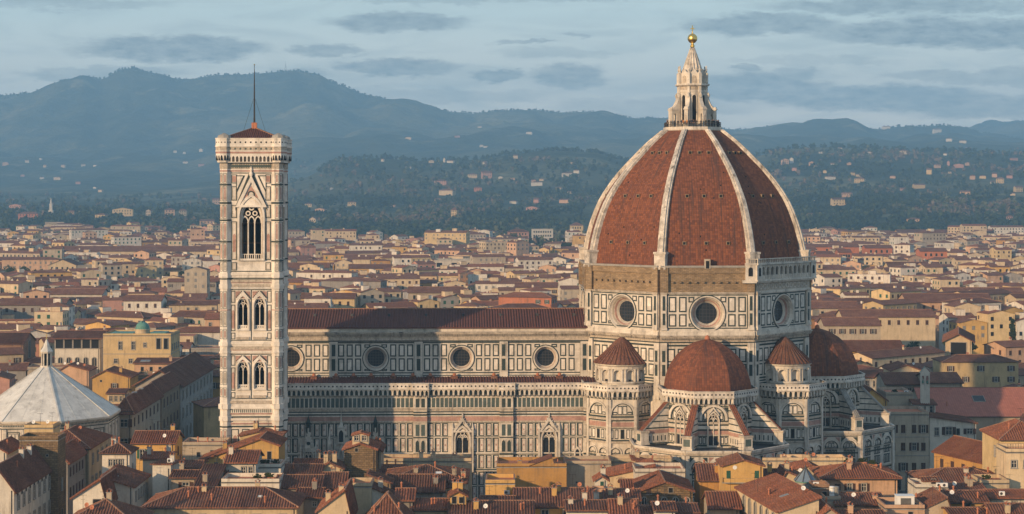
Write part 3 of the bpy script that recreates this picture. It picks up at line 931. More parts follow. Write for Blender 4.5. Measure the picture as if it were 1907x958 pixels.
mb = MB()
INS = 0.75                                  # the tiled shell lies below the crests of the ribs
for ang in OANG:
    v = 0.0
    for k in range(40):
        z0, z1 = ZS[k], ZS[k + 1]
        r0, r1 = RS[k] - INS, RS[k + 1] - INS
        a0, a1 = R(ang - 22.5), R(ang + 22.5)
        dl = math.hypot(z1 - z0, (r0 - r1) * math.cos(R(22.5)))
        w0, w1 = r0 * math.sin(R(22.5)), r1 * math.sin(R(22.5))
        mb.poly([(r0 * math.cos(a0), r0 * math.sin(a0), z0), (r0 * math.cos(a1), r0 * math.sin(a1), z0), (r1 * math.cos(a1), r1 * math.sin(a1), z1), (r1 * math.cos(a0), r1 * math.sin(a0), z1)],
                'tile_dome', [(-w0 + ang, v), (w0 + ang, v), (w1 + ang, v + dl), (-w1 + ang, v + dl)])
        v += dl
    if ang in SHOWN:                        # three rows of three small round-holed vents and a few putlog holes
        for z, sp in ((62.6, .50), (73.1, .46), (83.0, .42)):
            r = (rz(z) - INS) * math.cos(R(22.5))
            F = oct_frame(0, 0, r, ang)
            hw = r * T22
            for k in (-1, 0, 1):
                c = k * hw * sp
                mb.fbox(F, c - .42, c + .42, z - .35, z + .45, -.8, .28, 'stone_brown')
                mb.fbox(F, c - .28, c + .28, z - .25, z + .32, .28, .30, 'void_dark')
        for j in range(7):
            z = rnd.uniform(59, 81)
            r = (rz(z) - INS) * math.cos(R(22.5))
            F = oct_frame(0, 0, r, ang)
            c = rnd.uniform(-.75, .75) * r * T22
            mb.fbox(F, c - .13, c + .13, z - .2, z + .2, -.5, .06, 'void_dark')
dome = mb.build('dome', cat)
for ang in OANG:
    a = R(ang + 22.5)
    rb = MB()
    tx, ty = -math.sin(a), math.cos(a)
    cx_, cy_ = math.cos(a), math.sin(a)
    prev = None
    zz = [60.3] + [z for z in ZS if z > 60.6]
    for k, z in enumerate(zz):
        t_ = (z - 60.3) / 28.3
        w = .92 - .32 * t_
        r = rz(z)
        jit = .05 * math.sin(k * 2.1)
        sec = [(-w, r - 1.5), (-w, r - .28), (-w * .62, r - .22), (-w * .55, r + .12 + jit * .4), (w * .55, r + .12 + jit * .4), (w * .62, r - .22), (w, r - .28), (w, r - 1.5)]
        P = [(rr * cx_ + o_ * tx, rr * cy_ + o_ * ty, z) for o_, rr in sec]
        if prev:
            for i in range(7): rb.poly([prev[i], prev[i + 1], P[i + 1], P[i]], 'marble_rib')
        prev = P
    # pedestal
    F = Fr(0, 0, ang + 22.5)
    rb.fbox(F, -1.25, 1.25, 56.9, 60.5, 25.0, 27.75, 'marble_rib'); rb.fbox(F, -1.42, 1.42, 60.3, 60.75, 25.0, 27.9, 'marble_rib'); rb.fbox(F, -1.42, 1.42, 56.9, 57.4, 25.0, 27.95, 'marble_rib')
    rb.build('rib', dome)

# --- lantern
mb = MB()
mb.octo(0, 0, 7.5, 87.9, 88.5, 'marble_white', 8.1); mb.octo(0, 0, 8.1, 88.5, 89.2, 'marble_white', top='stone_grey')
mb.octo(0, 0, 3.9, 89.2, 97.4, 'marble_white')
mb.octo(0, 0, 4.05, 97.4, 97.9, 'marble_white'); mb.octo(0, 0, 3.95, 97.9, 98.7, 'marble_carved')
mb.octo(0, 0, 4.1, 98.7, 99.0, 'marble_white', 4.7); mb.octo(0, 0, 4.75, 99.0, 99.35, 'marble_white', top='marble_white')
mb.octo(0, 0, 3.75, 99.35, 101.6, 'marble_white')
for k in range(8):
    F = oct_frame(0, 0, 3.9 * math.cos(R(22.5)), OANG[k])
    mb.fpoly(Fr(F.ox * .965, F.oy * .965, OANG[k]), arch(0, 99.6, 100.7, .6, False, 5), 0, .06 + .02, 'marble_carved')
    mb.fpoly(oct_frame(0, 0, 3.75 * math.cos(R(22.5)), OANG[k]), [(-1.2, 101.6), (1.2, 101.6), (0, 102.9)], -.25, .05, 'marble_white')
    Fk = Fr(0, 0, OANG[k] + 22.5)
    mb.fbox(Fk, -.42, .42, 99.35, 101.9, 3.2, 4.25, 'marble_white')
    mb.lathe(*Fk.p(0, 0, 3.8)[:2], [(.42, 101.9), (.2, 102.2), (.34, 102.7), (.12, 103.1), (.2, 103.4), (0, 103.7)], 'marble_white', 6)
    mb.fbox(Fk, -.34, .34, 89.2, 98.7, 3.5, 4.15, 'marble_white')
lan = mb.build('lantern', cat)
for k in range(8):
    F = oct_frame(0, 0, 3.9 * math.cos(R(22.5)), OANG[k])
    w_ = MB()
    lp = arch(0, 90.2, 96.2, .52, False, 5)
    w_.fpoly(F, lp, 0, .03, 'void_dark'); w_.frame(F, arch(0, 90.0, 96.2, .85, False, 5), lp, 0, .22, 'marble_white')
    w_.build('window', lan)
    Fk = Fr(0, 0, OANG[k] + 22.5)
    b_ = MB()
    # flying buttress: outer pier, scroll top, passage
    n = [(3.9, 97.0), (4.3, 96.6), (4.65, 95.4), (5.3, 94.3), (6.0, 93.75), (6.5, 93.9), (6.5, 89.2), (6.0, 89.2), (6.0, 92.0), (5.6, 92.5), (5.1, 92.0), (5.1, 89.2), (3.9, 89.2)]
    def rp(r, z, o_): return (Fk.nx * r + Fk.ux * o_, Fk.ny * r + Fk.uy * o_, z)
    for sgn in (-.5, .5):
        b_.poly([rp(r, z, sgn) for r, z in n[:9] + n[9:]], 'marble_white')
    for (r0, z0), (r1, z1) in zip(n, n[1:] + n[:1]):
        b_.poly([rp(r0, z0, -.5), rp(r0, z0, .5), rp(r1, z1, .5), rp(r1, z1, -.5)], 'marble_white')
    b_.fbox(Fk, -.66, .66, 93.2, 93.5, 5.0, 6.7, 'marble_white')
    b_.fpoly(Fr(Fk.nx * 6.5, Fk.ny * 6.5, OANG[k] + 22.5), arch(0, 89.6, 91.8, .26, False, 4), 0, .03, 'marble_carved')
    b_.lathe(*Fk.p(0, 0, 4.35)[:2], [(.42, 96.2), (.45, 96.8), (.2, 97.2), (0, 97.4)], 'marble_white', 6)
    b_.build('buttress', lan)
c_ = MB()
for k in range(16):
    a0, a1, am = R(22.5 * k), R(22.5 * (k + 1)), R(22.5 * (k + .5))
    for (r0, z0), (r1, z1) in zip([(3.2, 101.4), (2.5, 103.3), (1.7, 105.4), (.62, 108.0)], [(2.5, 103.3), (1.7, 105.4), (.62, 108.0)]):
        for b0, b1, f0, f1 in ((a0, am, 1.0, .86), (am, a1, .86, 1.0)):
            c_.poly([(r0 * f0 * math.cos(b0), r0 * f0 * math.sin(b0), z0), (r0 * f1 * math.cos(b1), r0 * f1 * math.sin(b1), z0), (r1 * f1 * math.cos(b1), r1 * f1 * math.sin(b1), z1), (r1 * f0 * math.cos(b0), r1 * f0 * math.sin(b0), z1)], 'marble_rib')
c_.build('spire_cone', lan)
g_ = MB()
g_.lathe(0, 0, [(.35, 107.9), (.62, 108.2), (.62, 108.5), (.4, 108.7), (.4, 109.1)], 'gold', 12)
g_.lathe(0, 0, [(1.16 / .88 * math.sin(PI * k / 14), 110.15 - 1.16 * math.cos(PI * k / 14)) for k in range(15)], 'gold', 24)
gb = g_.build('gilded_ball', lan)
for p in gb.data.polygons: p.use_smooth = True
g_ = MB()
g_.lathe(0, 0, [(.3, 111.2), (.16, 111.6), (.1, 111.8)], 'gold', 8)
g_.box(-.12, .12, -.08, .08, 111.5, 113.2, 'gold'); g_.box(-.55, .55, -.07, .07, 112.35, 112.58, 'gold')
g_.build('cross', lan)
r_ = MB()
for k in range(8):
    a0, a1 = R(22.5 + 45 * k), R(67.5 + 45 * k)
    p0, p1 = (7.8 * math.cos(a0), 7.8 * math.sin(a0)), (7.8 * math.cos(a1), 7.8 * math.sin(a1))
    for z in (89.75, 90.3): r_.bar((*p0, z), (*p1, z), .06, .06, 'iron')
    for j in range(10):
        t_ = j / 10
        x, y = p0[0] + (p1[0] - p0[0]) * t_, p0[1] + (p1[1] - p0[1]) * t_
        r_.box(x - .03, x + .03, y - .03, y + .03, 89.2, 90.3, 'iron')
r_.build('railing', lan)


lan.scale = (.88, .88, 1)

# --- tribunes: ring of chapels, raised octagon with spur buttresses, small tiled dome
def blind_arch(mb, F, c, zs, r, zb, sub=3, wide=.3):
    """round-headed blind arcade bay: archivolt, green line, panelled tympanum, panels down to zb"""
    mb.frame(F, arch(c, zs - .2, zs, r, False, 8), arch(c, zs - .2, zs, r - wide, False, 8), 0, .28, 'marble_white')
    mb.frame(F, arch(c, zs - .2, zs, r - wide, False, 8), arch(c, zs - .2, zs, r - wide - .2, False, 8), 0, .1, 'marble_green')
    ri = r - wide - .2
    n = sub
    for k in range(n):
        u0, u1 = c - ri + 2 * ri * k / n, c - ri + 2 * ri * (k + 1) / n
        um = max(abs(u0 - c), abs(u1 - c))
        h = math.sqrt(max(0.04, ri * ri - min(um, ri * .97) ** 2))
        mb.fbox(F, u0 + .04, u1 - .04, zs - .15, zs + h - .05, 0, .03, 'marble_green')
        mb.fbox(F, u0 + .2, u1 - .2, zs, max(zs + .2, zs + h - .28), .02, .06, 'marble_panel')
    if zb < zs - 1:
        for z0, z1 in ((zb + (zs - zb) * .52, zs - .5), (zb, zb + (zs - zb) * .46)):
            for k in range(n):
                u0, u1 = c - ri + 2 * ri * k / n, c - ri + 2 * ri * (k + 1) / n
                panel(mb, F, u0 + .04, u1 - .04, z0, z1, .17)


def tribune(cx, cy, face):
    RI, RO, ZT = 10.1, 17.7, 19.7
    api, apo = RI * math.cos(R(22.5)), RO * math.cos(R(22.5))
    si, so = api * T22, apo * T22
    mb = MB()
    mb.octo(cx, cy, RI, 0, 28.6, 'marble_white')
    angs = [face + 45 * k for k in (-2, -1, 0, 1, 2)]
    for ang in angs:
        F = oct_frame(cx, cy, api, ang)
        stripes(mb, F, -si, si, [(24.9, 25.2, 'marble_green', .12), (24.4, 24.9, 'marble_carved', .26), (24.05, 24.4, 'marble_green', .1), (23.0, 23.35, 'marble_green', .1), (23.35, 24.05, 'marble_white', .16), (22.2, 23.0, 'marble_pink', .08),
                                 (21.9, 22.2, 'marble_carved', .2), (21.75, 21.9, 'marble_green', .1), (19.7, 20.0, 'marble_green', .1), (28.1, 28.35, 'marble_green', .1)])
        mb.frame(F, arch(0, 25.2, 25.6, 3.0, False, 9), arch(0, 25.2, 25.6, 2.5, False, 9), 0, .45, 'marble_white')
        mb.frame(F, arch(0, 25.2, 25.6, 2.5, False, 9), arch(0, 25.2, 25.6, 2.3, False, 9), 0, .12, 'marble_green')
        for sx in (-1, 1):
            panel(mb, F, sx * 1.75 - .42, sx * 1.75 + .42, 25.3, 26.9, .15)
            mb.fpoly(F, [(sx * 3.55, 28.0), (sx * 2.2, 28.0), (sx * 3.55, 26.4)] if sx < 0 else [(3.55, 28.0), (3.55, 26.4), (2.2, 28.0)], 0, .04, 'marble_green')
            for c in (1.95, 2.75, 3.55):
                mb.fbox(F, sx * c - .32, sx * c + .32, 20.1, 21.7, 0, .03, 'marble_green'); mb.fbox(F, sx * c - .16, sx * c + .16, 20.3, 21.5, .02, .06, 'marble_panel')
    t_ = mb.build('tribune', cat)
    for ang in angs:
        F = oct_frame(cx, cy, api, ang)
        w_ = gothic(F, 0, 19.9, 24.9, .98, .34, .5, None, 2)
        w_.frame(F, [(-1.35, 26.3), (1.35, 26.3), (0, 28.1)], [(-1.0, 26.45), (1.0, 26.45), (0, 27.7)], 0, .5, 'marble_white')
        w_.build('gothic_window', t_)
        g_ = MB()
        gallery(g_, oct_frame(cx, cy, api + .05, ang), -si - .42, si + .42, 31.5, 1.0, ends=False)
        g_.poly([F.p(-si - .4, 30.0, 1.0), F.p(si + .4, 30.0, 1.0), F.p(si, 30.0, -1), F.p(-si, 30.0, -1)], 'stone_grey')
        g_.build('gallery', t_)
    d_ = MB()
    d_.octo(cx, cy, 10.0, 28.6, 31.2, 'stone_grey')
    pr = [(9.85, 31.2), (9.7, 32.6), (9.25, 34.3), (8.3, 36.4), (6.9, 38.3), (5.1, 39.9), (3.0, 41.1), (1.0, 41.7), (0.3, 41.85)]
    for k in range(8):
        ang = face + 45 * k
        v = 0
        for (r0, z0), (r1, z1) in zip(pr, pr[1:]):
            a0, a1 = R(ang - 22.5), R(ang + 22.5)
            dl = math.hypot(z1 - z0, r0 - r1)
            w0, w1 = r0 * .383, r1 * .383
            d_.poly([(cx + r0 * math.cos(a0), cy + r0 * math.sin(a0), z0), (cx + r0 * math.cos(a1), cy + r0 * math.sin(a1), z0), (cx + r1 * math.cos(a1), cy + r1 * math.sin(a1), z1), (cx + r1 * math.cos(a0), cy + r1 * math.sin(a0), z1)],
                    'tile_dome', [(-w0 + ang, v), (w0 + ang, v), (w1 + ang, v + dl), (-w1 + ang, v + dl)])
            v += dl
    d_.lathe(cx, cy, [(.5, 41.6), (.6, 42.0), (.45, 42.5), (0, 42.75)], 'terracotta', 10)
    d_.build('tribune_dome', t_)
    # spur buttresses at the four corners between the windows
    for ang in [face + 22.5 + 45 * k for k in (-2, -1, 0, 1)]:
        Fk = Fr(cx, cy, ang)
        b_ = MB()
        n = [(RI - .3, 19.7), (RO - 1.5, 19.7), (RO - 1.5, 22.9), (RI - .3, 29.0)]
        def rp(r, z, o_): return (cx + Fk.nx * r + Fk.ux * o_, cy + Fk.ny * r + Fk.uy * o_, z)
        for sgn in (-.55, .55): b_.poly([rp(r, z, sgn) for r, z in n], 'marble_white')
        b_.poly([rp(RO - 1.5, 19.7, -.55), rp(RO - 1.5, 19.7, .55), rp(RO - 1.5, 22.9, .55), rp(RO - 1.5, 22.9, -.55)], 'marble_white')
        # striped flanks
        for sgn in (-1, 1):
            for z0, z1, m in ((27.2, 27.45, 'marble_green'), (25.6, 25.85, 'marble_green'), (24.4, 24.65, 'marble_green'), (23.0, 23.3, 'marble_green'), (22.0, 22.8, 'marble_pink'), (19.75, 20.0, 'marble_green')):
                rm = RI - .3 + (29.0 - z1) / (29.0 - 22.9) * (RO - 1.2 - RI)
                rm = min(rm, RO - 1.6)
                if rm > RI: b_.poly([rp(RI - .3, z0, sgn * .58), rp(rm, z0, sgn * .58), rp(rm, z1, sgn * .58), rp(RI - .3, z1, sgn * .58)], m)
            for k in range(6):
                r0 = RI + .35 + k * .95
                b_.poly([rp(r0, 20.15, sgn * .575), rp(r0 + .75, 20.15, sgn * .575), rp(r0 + .75, 21.75, sgn * .575), rp(r0, 21.75, sgn * .575)], 'marble_panel')
                b_.poly([rp(r0 + .24, 20.4, sgn * .59), rp(r0 + .5, 20.4, sgn * .59), rp(r0 + .5, 21.5, sgn * .59), rp(r0 + .24, 21.5, sgn * .59)], 'marble_green')
        # tiled top and end pier
        for o0, o1 in ((-.75, .75),):
            p0, p1 = (RO - 1.2, 22.75), (RI - .5, 29.25)
            b_.poly([rp(*p0, o0), rp(*p0, o1), rp(*p1, o1), rp(*p1, o0)], 'tile_red' if face == -90 else 'stone_grey')
            for o_ in (o0, o1): b_.poly([rp(p0[0], p0[1] - .35, o_), rp(*p0, o_), rp(*p1, o_), rp(p1[0], p1[1] - .35, o_)], 'stone_grey')
            for o_ in (-.45, 0, .45): b_.bar(rp(*p0, o_), rp(*p1, o_), .22, .12, 'tile_red' if face == -90 else 'stone_grey')
        b_.fbox(Fk, -1.05, 1.05, 19.7, 22.3, RO - 2.6, RO - .7, 'marble_white'); b_.fbox(Fk, -1.2, 1.2, 22.3, 22.7, RO - 2.75, RO - .55, 'marble_carved'); b_.fbox(Fk, -1.2, 1.2, 19.7, 20.1, RO - 2.75, RO - .55, 'marble_white')
        b_.fbox(Fk, -.7, .7, 20.5, 22.0, RO - .7, RO - .67, 'marble_green_pale')
        b_.build('spur_buttress', t_)
    # chapel ring
    ch = MB()
    ch.octo(cx, cy, RO, 0, 19.3, 'marble_white', top='lead_dark')
    for ang in angs:
        F = oct_frame(cx, cy, apo, ang)
        stripes(ch, F, -so - .1, so + .1, [(18.8, 19.2, 'marble_carved', .25), (19.2, 19.5, 'marble_white', .4), (19.5, 19.72, 'marble_white', .5), (18.45, 18.6, 'marble_green', .06), (14.6, 14.9, 'marble_green', .1), (10.4, 10.8, 'marble_green', .12), (10.8, 11.1, 'marble_carved', .3), (5.0, 5.4, 'marble_green', .12)])
        nb = 3
        w = (2 * so - 1.2) / nb
        for k in range(nb):
            c = -so + .6 + w * (k + .5)
            blind_arch(ch, F, c, 16.0, w * .47, 11.4, 4, .38)
            for kk in (-1, 1):
                ch.fpoly(F, [(c + kk * w * .46, 18.3), (c + kk * w * .2, 18.3), (c + kk * w * .46, 17.2)] if kk < 0 else [(c + w * .46, 18.3), (c + w * .46, 17.2), (c + w * .2, 18.3)], 0, .04, 'marble_pink' if k % 2 else 'marble_green')
            for j in range(3):
                for z0, z1 in ((5.8, 10.0),): panel(ch, F, c - w * .45 + j * w * .3, c - w * .45 + (j + 1) * w * .3 - .12, z0, z1, .17)
        for sx in (-1, 1):
            ch.fbox(F, sx * (so - .35) - .4, sx * (so - .35) + .4, 0, 18.7, 0, .45, 'marble_white')
    ch = ch.build('chapel_ring', t_)
    return t_


tribune(-.6, -30.0, -90)
tribune(29.6, 0.3, 0)

# --- sacristy blocks at the diagonals with the round exedrae on top
for sx, ang in ((-1, -135), (1, -45)):
    cx, cy = sx * 18.9, -18.9
    Rc = 7.9
    ap = Rc * math.cos(R(22.5))
    s = ap * T22
    mb = MB()
    mb.octo(cx, cy, Rc, 0, 28.6, 'marble_white', top='lead_dark')
    fa = (-180, -135, -90, -45, 0)
    for an in fa:
        F = oct_frame(cx, cy, ap, an)
        stripes(mb, F, -s, s, [(24.2, 24.55, 'marble_green', .12), (23.7, 24.2, 'marble_carved', .3), (23.4, 23.7, 'marble_green', .1), (22.2, 23.2, 'marble_pink', .08), (21.9, 22.2, 'marble_carved', .24), (21.75, 21.9, 'marble_green', .1), (19.0, 19.3, 'marble_green', .14), (18.6, 19.0, 'marble_carved', .3),
                               (28.2, 28.45, 'marble_green', .1), (13.8, 14.2, 'marble_green', .12), (10.2, 10.6, 'marble_green', .12), (5, 5.4, 'marble_green', .12)])
        blind_arch(mb, F, 0, 25.0, s * .9, 25.0, 4, .35)
        for c in (-2.4, -1.3, 0, 1.3, 2.4):
            mb.fbox(F, c - .42, c + .42, 19.5, 21.6, 0, .03, 'marble_green'); mb.fbox(F, c - .26, c + .26, 19.7, 21.4, .02, .06, 'marble_panel' if c else 'void_dark')
        for c in (-1.55, 1.55): blind_arch(mb, F, c, 16.4, 1.4, 14.4, 2, .28)
        for c in (-2.2, -.75, .75, 2.2):
            panel(mb, F, c - .6, c + .6, 10.8, 13.5, .17); panel(mb, F, c - .6, c + .6, 5.8, 9.8, .17)
        for q_ in (-1, 1): mb.fbox(F, q_ * (s - .2) - .28, q_ * (s - .2) + .28, 0, 28.2, 0, .36, 'marble_white')
    sb = mb.build('sacristy', cat)
    for an in fa:
        g_ = MB()
        gallery(g_, oct_frame(cx, cy, ap + .05, an), -s - .42, s + .42, 31.5, 1.0, ends=False)
        F = oct_frame(cx, cy, ap, an)
        g_.poly([F.p(-s - .4, 30.0, 1.0), F.p(s + .4, 30.0, 1.0), F.p(s, 30.0, -2), F.p(-s, 30.0, -2)], 'stone_grey')
        g_.build('gallery', sb)
    # exedra
    ex, ey, re = sx * 18.4, -18.6, 5.6
    e_ = MB()
    e_.lathe(ex, ey, [(re, 28.6), (re, 31.5), (re + .25, 31.5), (re + .25, 31.9), (re - .95, 31.9), (re - .95, 34.7), (re + .1, 34.7), (re + .1, 35.2), (re + .45, 35.4), (re + .5, 35.75), (0, 35.75)], 'marble_white', 40)
    for k in range(12):
        an = ang + (k - 5.5) * 30 + 15
        F = Fr(ex + re * math.cos(R(an)), ey + re * math.sin(R(an)), an)
        hw = re * math.tan(R(15)) + .02
        lp = arch(0, 31.95, 33.6, .86, False, 6)
        e_.hole(F, -hw, hw, 31.9, 34.7, lp, 'marble_white', -.06)
        e_.band(F, lp, lp, -.06, -.8, 'marble_carved')
        for o_ in (-1.22, 1.22):
            e_.lathe(*F.p(o_ * .93, 0, .02)[:2], [(.24, 31.9), (.21, 34.4), (.34, 34.7)], 'marble_white', 8)
        e_.frame(F, arch(0, 31.95, 33.6, 1.02, False, 6), lp, -.06, .1, 'marble_white')
    e_ob = e_.build('exedra', cat)
    for k in range(12):
        an = ang + (k - 5.5) * 30 + 15
        F = Fr(ex + re * math.cos(R(an)), ey + re * math.sin(R(an)), an)
        n_ = MB()
        for j in range(8):                   # half-round shell behind the arch
            b0, b1 = PI * j / 8, PI * (j + 1) / 8
            q0, q1 = (.84 * math.cos(b0), -.12 - .7 * math.sin(b0)), (.84 * math.cos(b1), -.12 - .7 * math.sin(b1))
            n_.poly([F.p(q0[0], 31.95, q0[1]), F.p(q1[0], 31.95, q1[1]), F.p(q1[0], 34.3, q1[1]), F.p(q0[0], 34.3, q0[1])], 'marble_white')
        n_.fbox(F, -.2, .2, 31.95, 32.35, -.4, -.1, 'void_dark')
        n_.build('niche', e_ob)
    rf = MB()
    seg = 36
    pr = [(re + .75, 35.72), (re * .62, 38.4), (re * .27, 40.4), (0.25, 41.3)]
    for k in range(seg):
        a0, a1 = 2 * PI * k / seg, 2 * PI * (k + 1) / seg
        for (r0, z0), (r1, z1) in zip(pr, pr[1:]):
            rf.poly([(ex + r0 * math.cos(a0), ey + r0 * math.sin(a0), z0), (ex + r0 * math.cos(a1), ey + r0 * math.sin(a1), z0), (ex + r1 * math.cos(a1), ey + r1 * math.sin(a1), z1), (ex + r1 * math.cos(a0), ey + r1 * math.sin(a0), z1)], 'tile_brown')
        for (r0, z0), (r1, z1) in zip(pr, pr[1:]):
            rf.bar((ex + r0 * math.cos(a0), ey + r0 * math.sin(a0), z0), (ex + r1 * math.cos(a0), ey + r1 * math.sin(a0), z1), .28, .14, 'tile_brown')
    rf.build('conical_roof', e_ob)

# ------------------------------------------------------------------ the bell tower
BTX = -98.7
bt = thing('bell_tower', 'tall square white, green and pink marble bell tower with mast, beside the nave', 'bell tower')
al = R(1.7)
# placed in front of the south aisle, square to the cathedral
bx, by = BTX, -36.9
bt.location = (42.5 + bx * math.cos(al) - by * math.sin(al), 430 + bx * math.sin(al) + by * math.cos(al), 0)
bt.rotation_euler = (0, 0, al)
HW = 5.78                                   # half width of the shaft between the corner turrets
TR = 1.22                                   # turret circumradius


def Zc(y): return CAMZ - (y - HY) * .11353


FACES = (-90, 0, 180, 90)
shaft = MB()
STO = [(57.0, 78.4, 1), (42.6, 53.7, 2), (30.3, 40.1, 2)]
for ang in FACES:
    F = Fr(HW * math.cos(R(ang)), HW * math.sin(R(ang)), ang)
    rich = ang in (-90, 0)
    U = HW - TR * .75
    # plain base, belts and courses
    zc = 0.0
    def wall(z0, z1, u0=-HW, u1=HW): shaft.poly([F.p(u0, z0), F.p(u1, z0), F.p(u1, z1), F.p(u0, z1)], 'marble_tower')
    wall(0, 30.3); wall(40.1, 42.6); wall(53.7, 57.0); wall(78.4, 80.4)
    # big three-light opening
    z0, z1 = 57.0, 78.4
    lp = arch(0, 60.0, 68.8, 2.05, True, 8)
    wall(z0, 59.0); shaft.hole(F, -HW, HW, 59.0, z1, lp, 'marble_tower')
    for (s0, s1, n_) in STO[1:]:
        zb, zs = (s0 + 2.7, s0 + 7.6) if s0 > 40 else (s0 + 2.5, s0 + 6.6)
        wall(s0, zb - 1.0)
        for c in (-1.75, 1.75):
            shaft.hole(F, c - 1.75, c + 1.75, zb - 1.0, s1, arch(c, zb, zs, .95, True, 6), 'marble_tower')
        wall(zb - 1.0, s1, -HW, -3.5); wall(zb - 1.0, s1, 3.5, HW)
    if rich:
        cw = U - .35
        stripes(shaft, F, -HW, HW, [(78.4, 78.7, 'marble_pink', .12), (78.7, 78.95, 'marble_tower', .2), (79.0, 80.1, 'marble_carved', .12), (80.1, 80.4, 'marble_green', .16),
            (56.6, 57.1, 'marble_tower', .45), (56.1, 56.6, 'marble_tower', .3), (55.7, 55.95, 'marble_green', .1), (55.1, 55.6, 'marble_carved', .14), (54.9, 55.05, 'marble_pink', .1), (54.1, 54.7, 'marble_carved', .2), (53.75, 54.05, 'marble_tower', .3),
            (42.1, 42.6, 'marble_tower', .42), (41.7, 42.1, 'marble_tower', .25), (40.9, 41.5, 'marble_carved', .15), (40.75, 40.9, 'marble_pink', .1), (40.2, 40.5, 'marble_tower', .3),
            (29.6, 30.2, 'marble_carved', .2), (29.0, 29.5, 'marble_tower', .4), (28.5, 29.0, 'marble_tower', .5), (27.6, 28.4, 'marble_tower', .2), (27.3, 27.55, 'marble_pink', .2), (26.6, 26.9, 'marble_green', .12), (26.0, 26.5, 'marble_tower', .4), (25.2, 25.5, 'marble_pink', .15), (24.6, 24.9, 'marble_green', .15),
            (16.0, 16.5, 'marble_tower', .4), (15.5, 15.9, 'marble_green', .12), (8.0, 8.6, 'marble_tower', .4), (7.5, 7.9, 'marble_green', .12)])
        for k in range(26):                       # lozenge frieze below the corbels
            c = -HW + 1.0 + k * (2 * HW - 2) / 25
            shaft.fpoly(F, [(c, 79.1), (c + .3, 79.55), (c, 80.0), (c - .3, 79.55)], .12, .14, 'marble_green_pale')
        # top storey
        shaft.frame(F, [(-cw, 57.3), (cw, 57.3), (cw, 78.2), (-cw, 78.2)], [(-cw + .2, 57.5), (cw - .2, 57.5), (cw - .2, 78.0), (-cw + .2, 78.0)], 0, .05, 'marble_green')
        for sx in (-1, 1):
            c = sx * (cw - .95)
            for a, b in ((57.6, 59.3), (59.8, 67.9), (68.6, 71.4), (72.3, 75.3), (75.9, 77.8)):
                panel(shaft, F, c - .6, c + .6, a, b, .13)
                shaft.frame(F, [(c - .38, a + .3), (c + .38, a + .3), (c + .38, b - .3), (c - .38, b - .3)], [(c - .28, a + .4), (c + .28, a + .4), (c + .28, b - .4), (c - .28, b - .4)], .04, .09, 'marble_carved')
            shaft.fpoly(F, arch(c, 61.5, 64.8, .3, True, 4), .05, .10, 'marble_pink')
            shaft.fbox(F, c - .4, c + .4, 76.2, 77.5, .05, .10, 'marble_pink')
            # sloping green bands along the gable and pink/white triangles
            g0 = [(sx * 3.35, 70.2), (sx * 3.35, 71.0), (sx * .55, 77.9), (sx * .3, 77.9), (sx * .3, 77.2)]
            g0 = g0 if sx < 0 else g0[::-1]
            shaft.fpoly(F, g0[::-1], 0, .12, 'marble_green')
            tri = [(sx * 3.2, 77.6), (sx * 1.3, 77.6), (sx * 3.2, 73.6)]
            shaft.fpoly(F, tri, 0, .06, 'marble_green')
            shaft.fpoly(F, [(sx * 3.0, 77.4), (sx * 1.75, 77.4), (sx * 3.0, 74.7)], .05, .10, 'marble_tower')
        # two-light storeys
        for (s0, s1, n_) in STO[1:]:
            h = s1 - s0
            shaft.frame(F, [(-cw, s0 + .2), (cw, s0 + .2), (cw, s1 - .1), (-cw, s1 - .1)], [(-cw + .16, s0 + .36), (cw - .16, s0 + .36), (cw - .16, s1 - .26), (-cw + .16, s1 - .26)], 0, .05, 'marble_green')
            shaft.fbox(F, -.09, .09, s0 + .3, s1 - .2, 0, .05, 'marble_green')
            for sx in (-1, 1):
                c = sx * (cw - .72)
                for a, b in ((s0 + .5, s0 + h * .17), (s0 + h * .2, s0 + h * .7), (s0 + h * .74, s1 - .4)):
                    panel(shaft, F, c - .45, c + .45, a, b, .12)
                shaft.fpoly(F, arch(c, s0 + h * .25, s0 + h * .56, .26, True, 4), .05, .1, 'marble_pink')
                for d_ in (-1, 1):
                    q0 = sx * 1.75 + d_ * 1.5
                    shaft.fpoly(F, [(q0, s1 - .5), (q0 - d_ * 1.15, s1 - .5), (q0, s1 - .5 - h * .13)], 0, .07, 'marble_pink')
        # hexagon and lozenge reliefs of the lower storeys
        for c in (-3.4, -1.15, 1.15, 3.4):
            panel(shaft, F, c - .8, c + .8, 17.6, 24.2, .14); shaft.fpoly(F, arch(c, 18.4, 22.2, .42, True, 5), .05, .12, 'marble_pink')
            panel(shaft, F, c - .8, c + .8, 9.0, 14.8, .14)
            shaft.fpoly(F, [(c, 10.2), (c + .55, 11.9), (c, 13.6), (c - .55, 11.9)], .05, .12, 'marble_pink')
        for k in range(24):
            c = -4.8 + k * 9.6 / 23
            shaft.fbox(F, c - .1, c + .1, 27.7, 28.35, .2, .24, 'marble_green_pale')
    # black sheet behind the openings, standing in for the shaded interior
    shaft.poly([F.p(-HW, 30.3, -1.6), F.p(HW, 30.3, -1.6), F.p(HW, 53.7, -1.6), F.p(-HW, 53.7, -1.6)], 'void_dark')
    lp2 = arch(0, 60.0, 68.8, 2.05, True, 8)
    shaft.band(F, lp2, lp2, 0, -1.7, 'marble_grimy')
    # bell chamber: inner faces of the piers
    for u0, u1 in ((-HW, -2.05), (2.05, HW)): shaft.poly([F.p(u0, 59.0, -1.7), F.p(u1, 59.0, -1.7), F.p(u1, 78.4, -1.7), F.p(u0, 78.4, -1.7)], 'stone_grey')
    shaft.poly([F.p(-2.05, 72.5, -1.7), F.p(2.05, 72.5, -1.7), F.p(2.05, 78.4, -1.7), F.p(-2.05, 78.4, -1.7)], 'stone_grey')
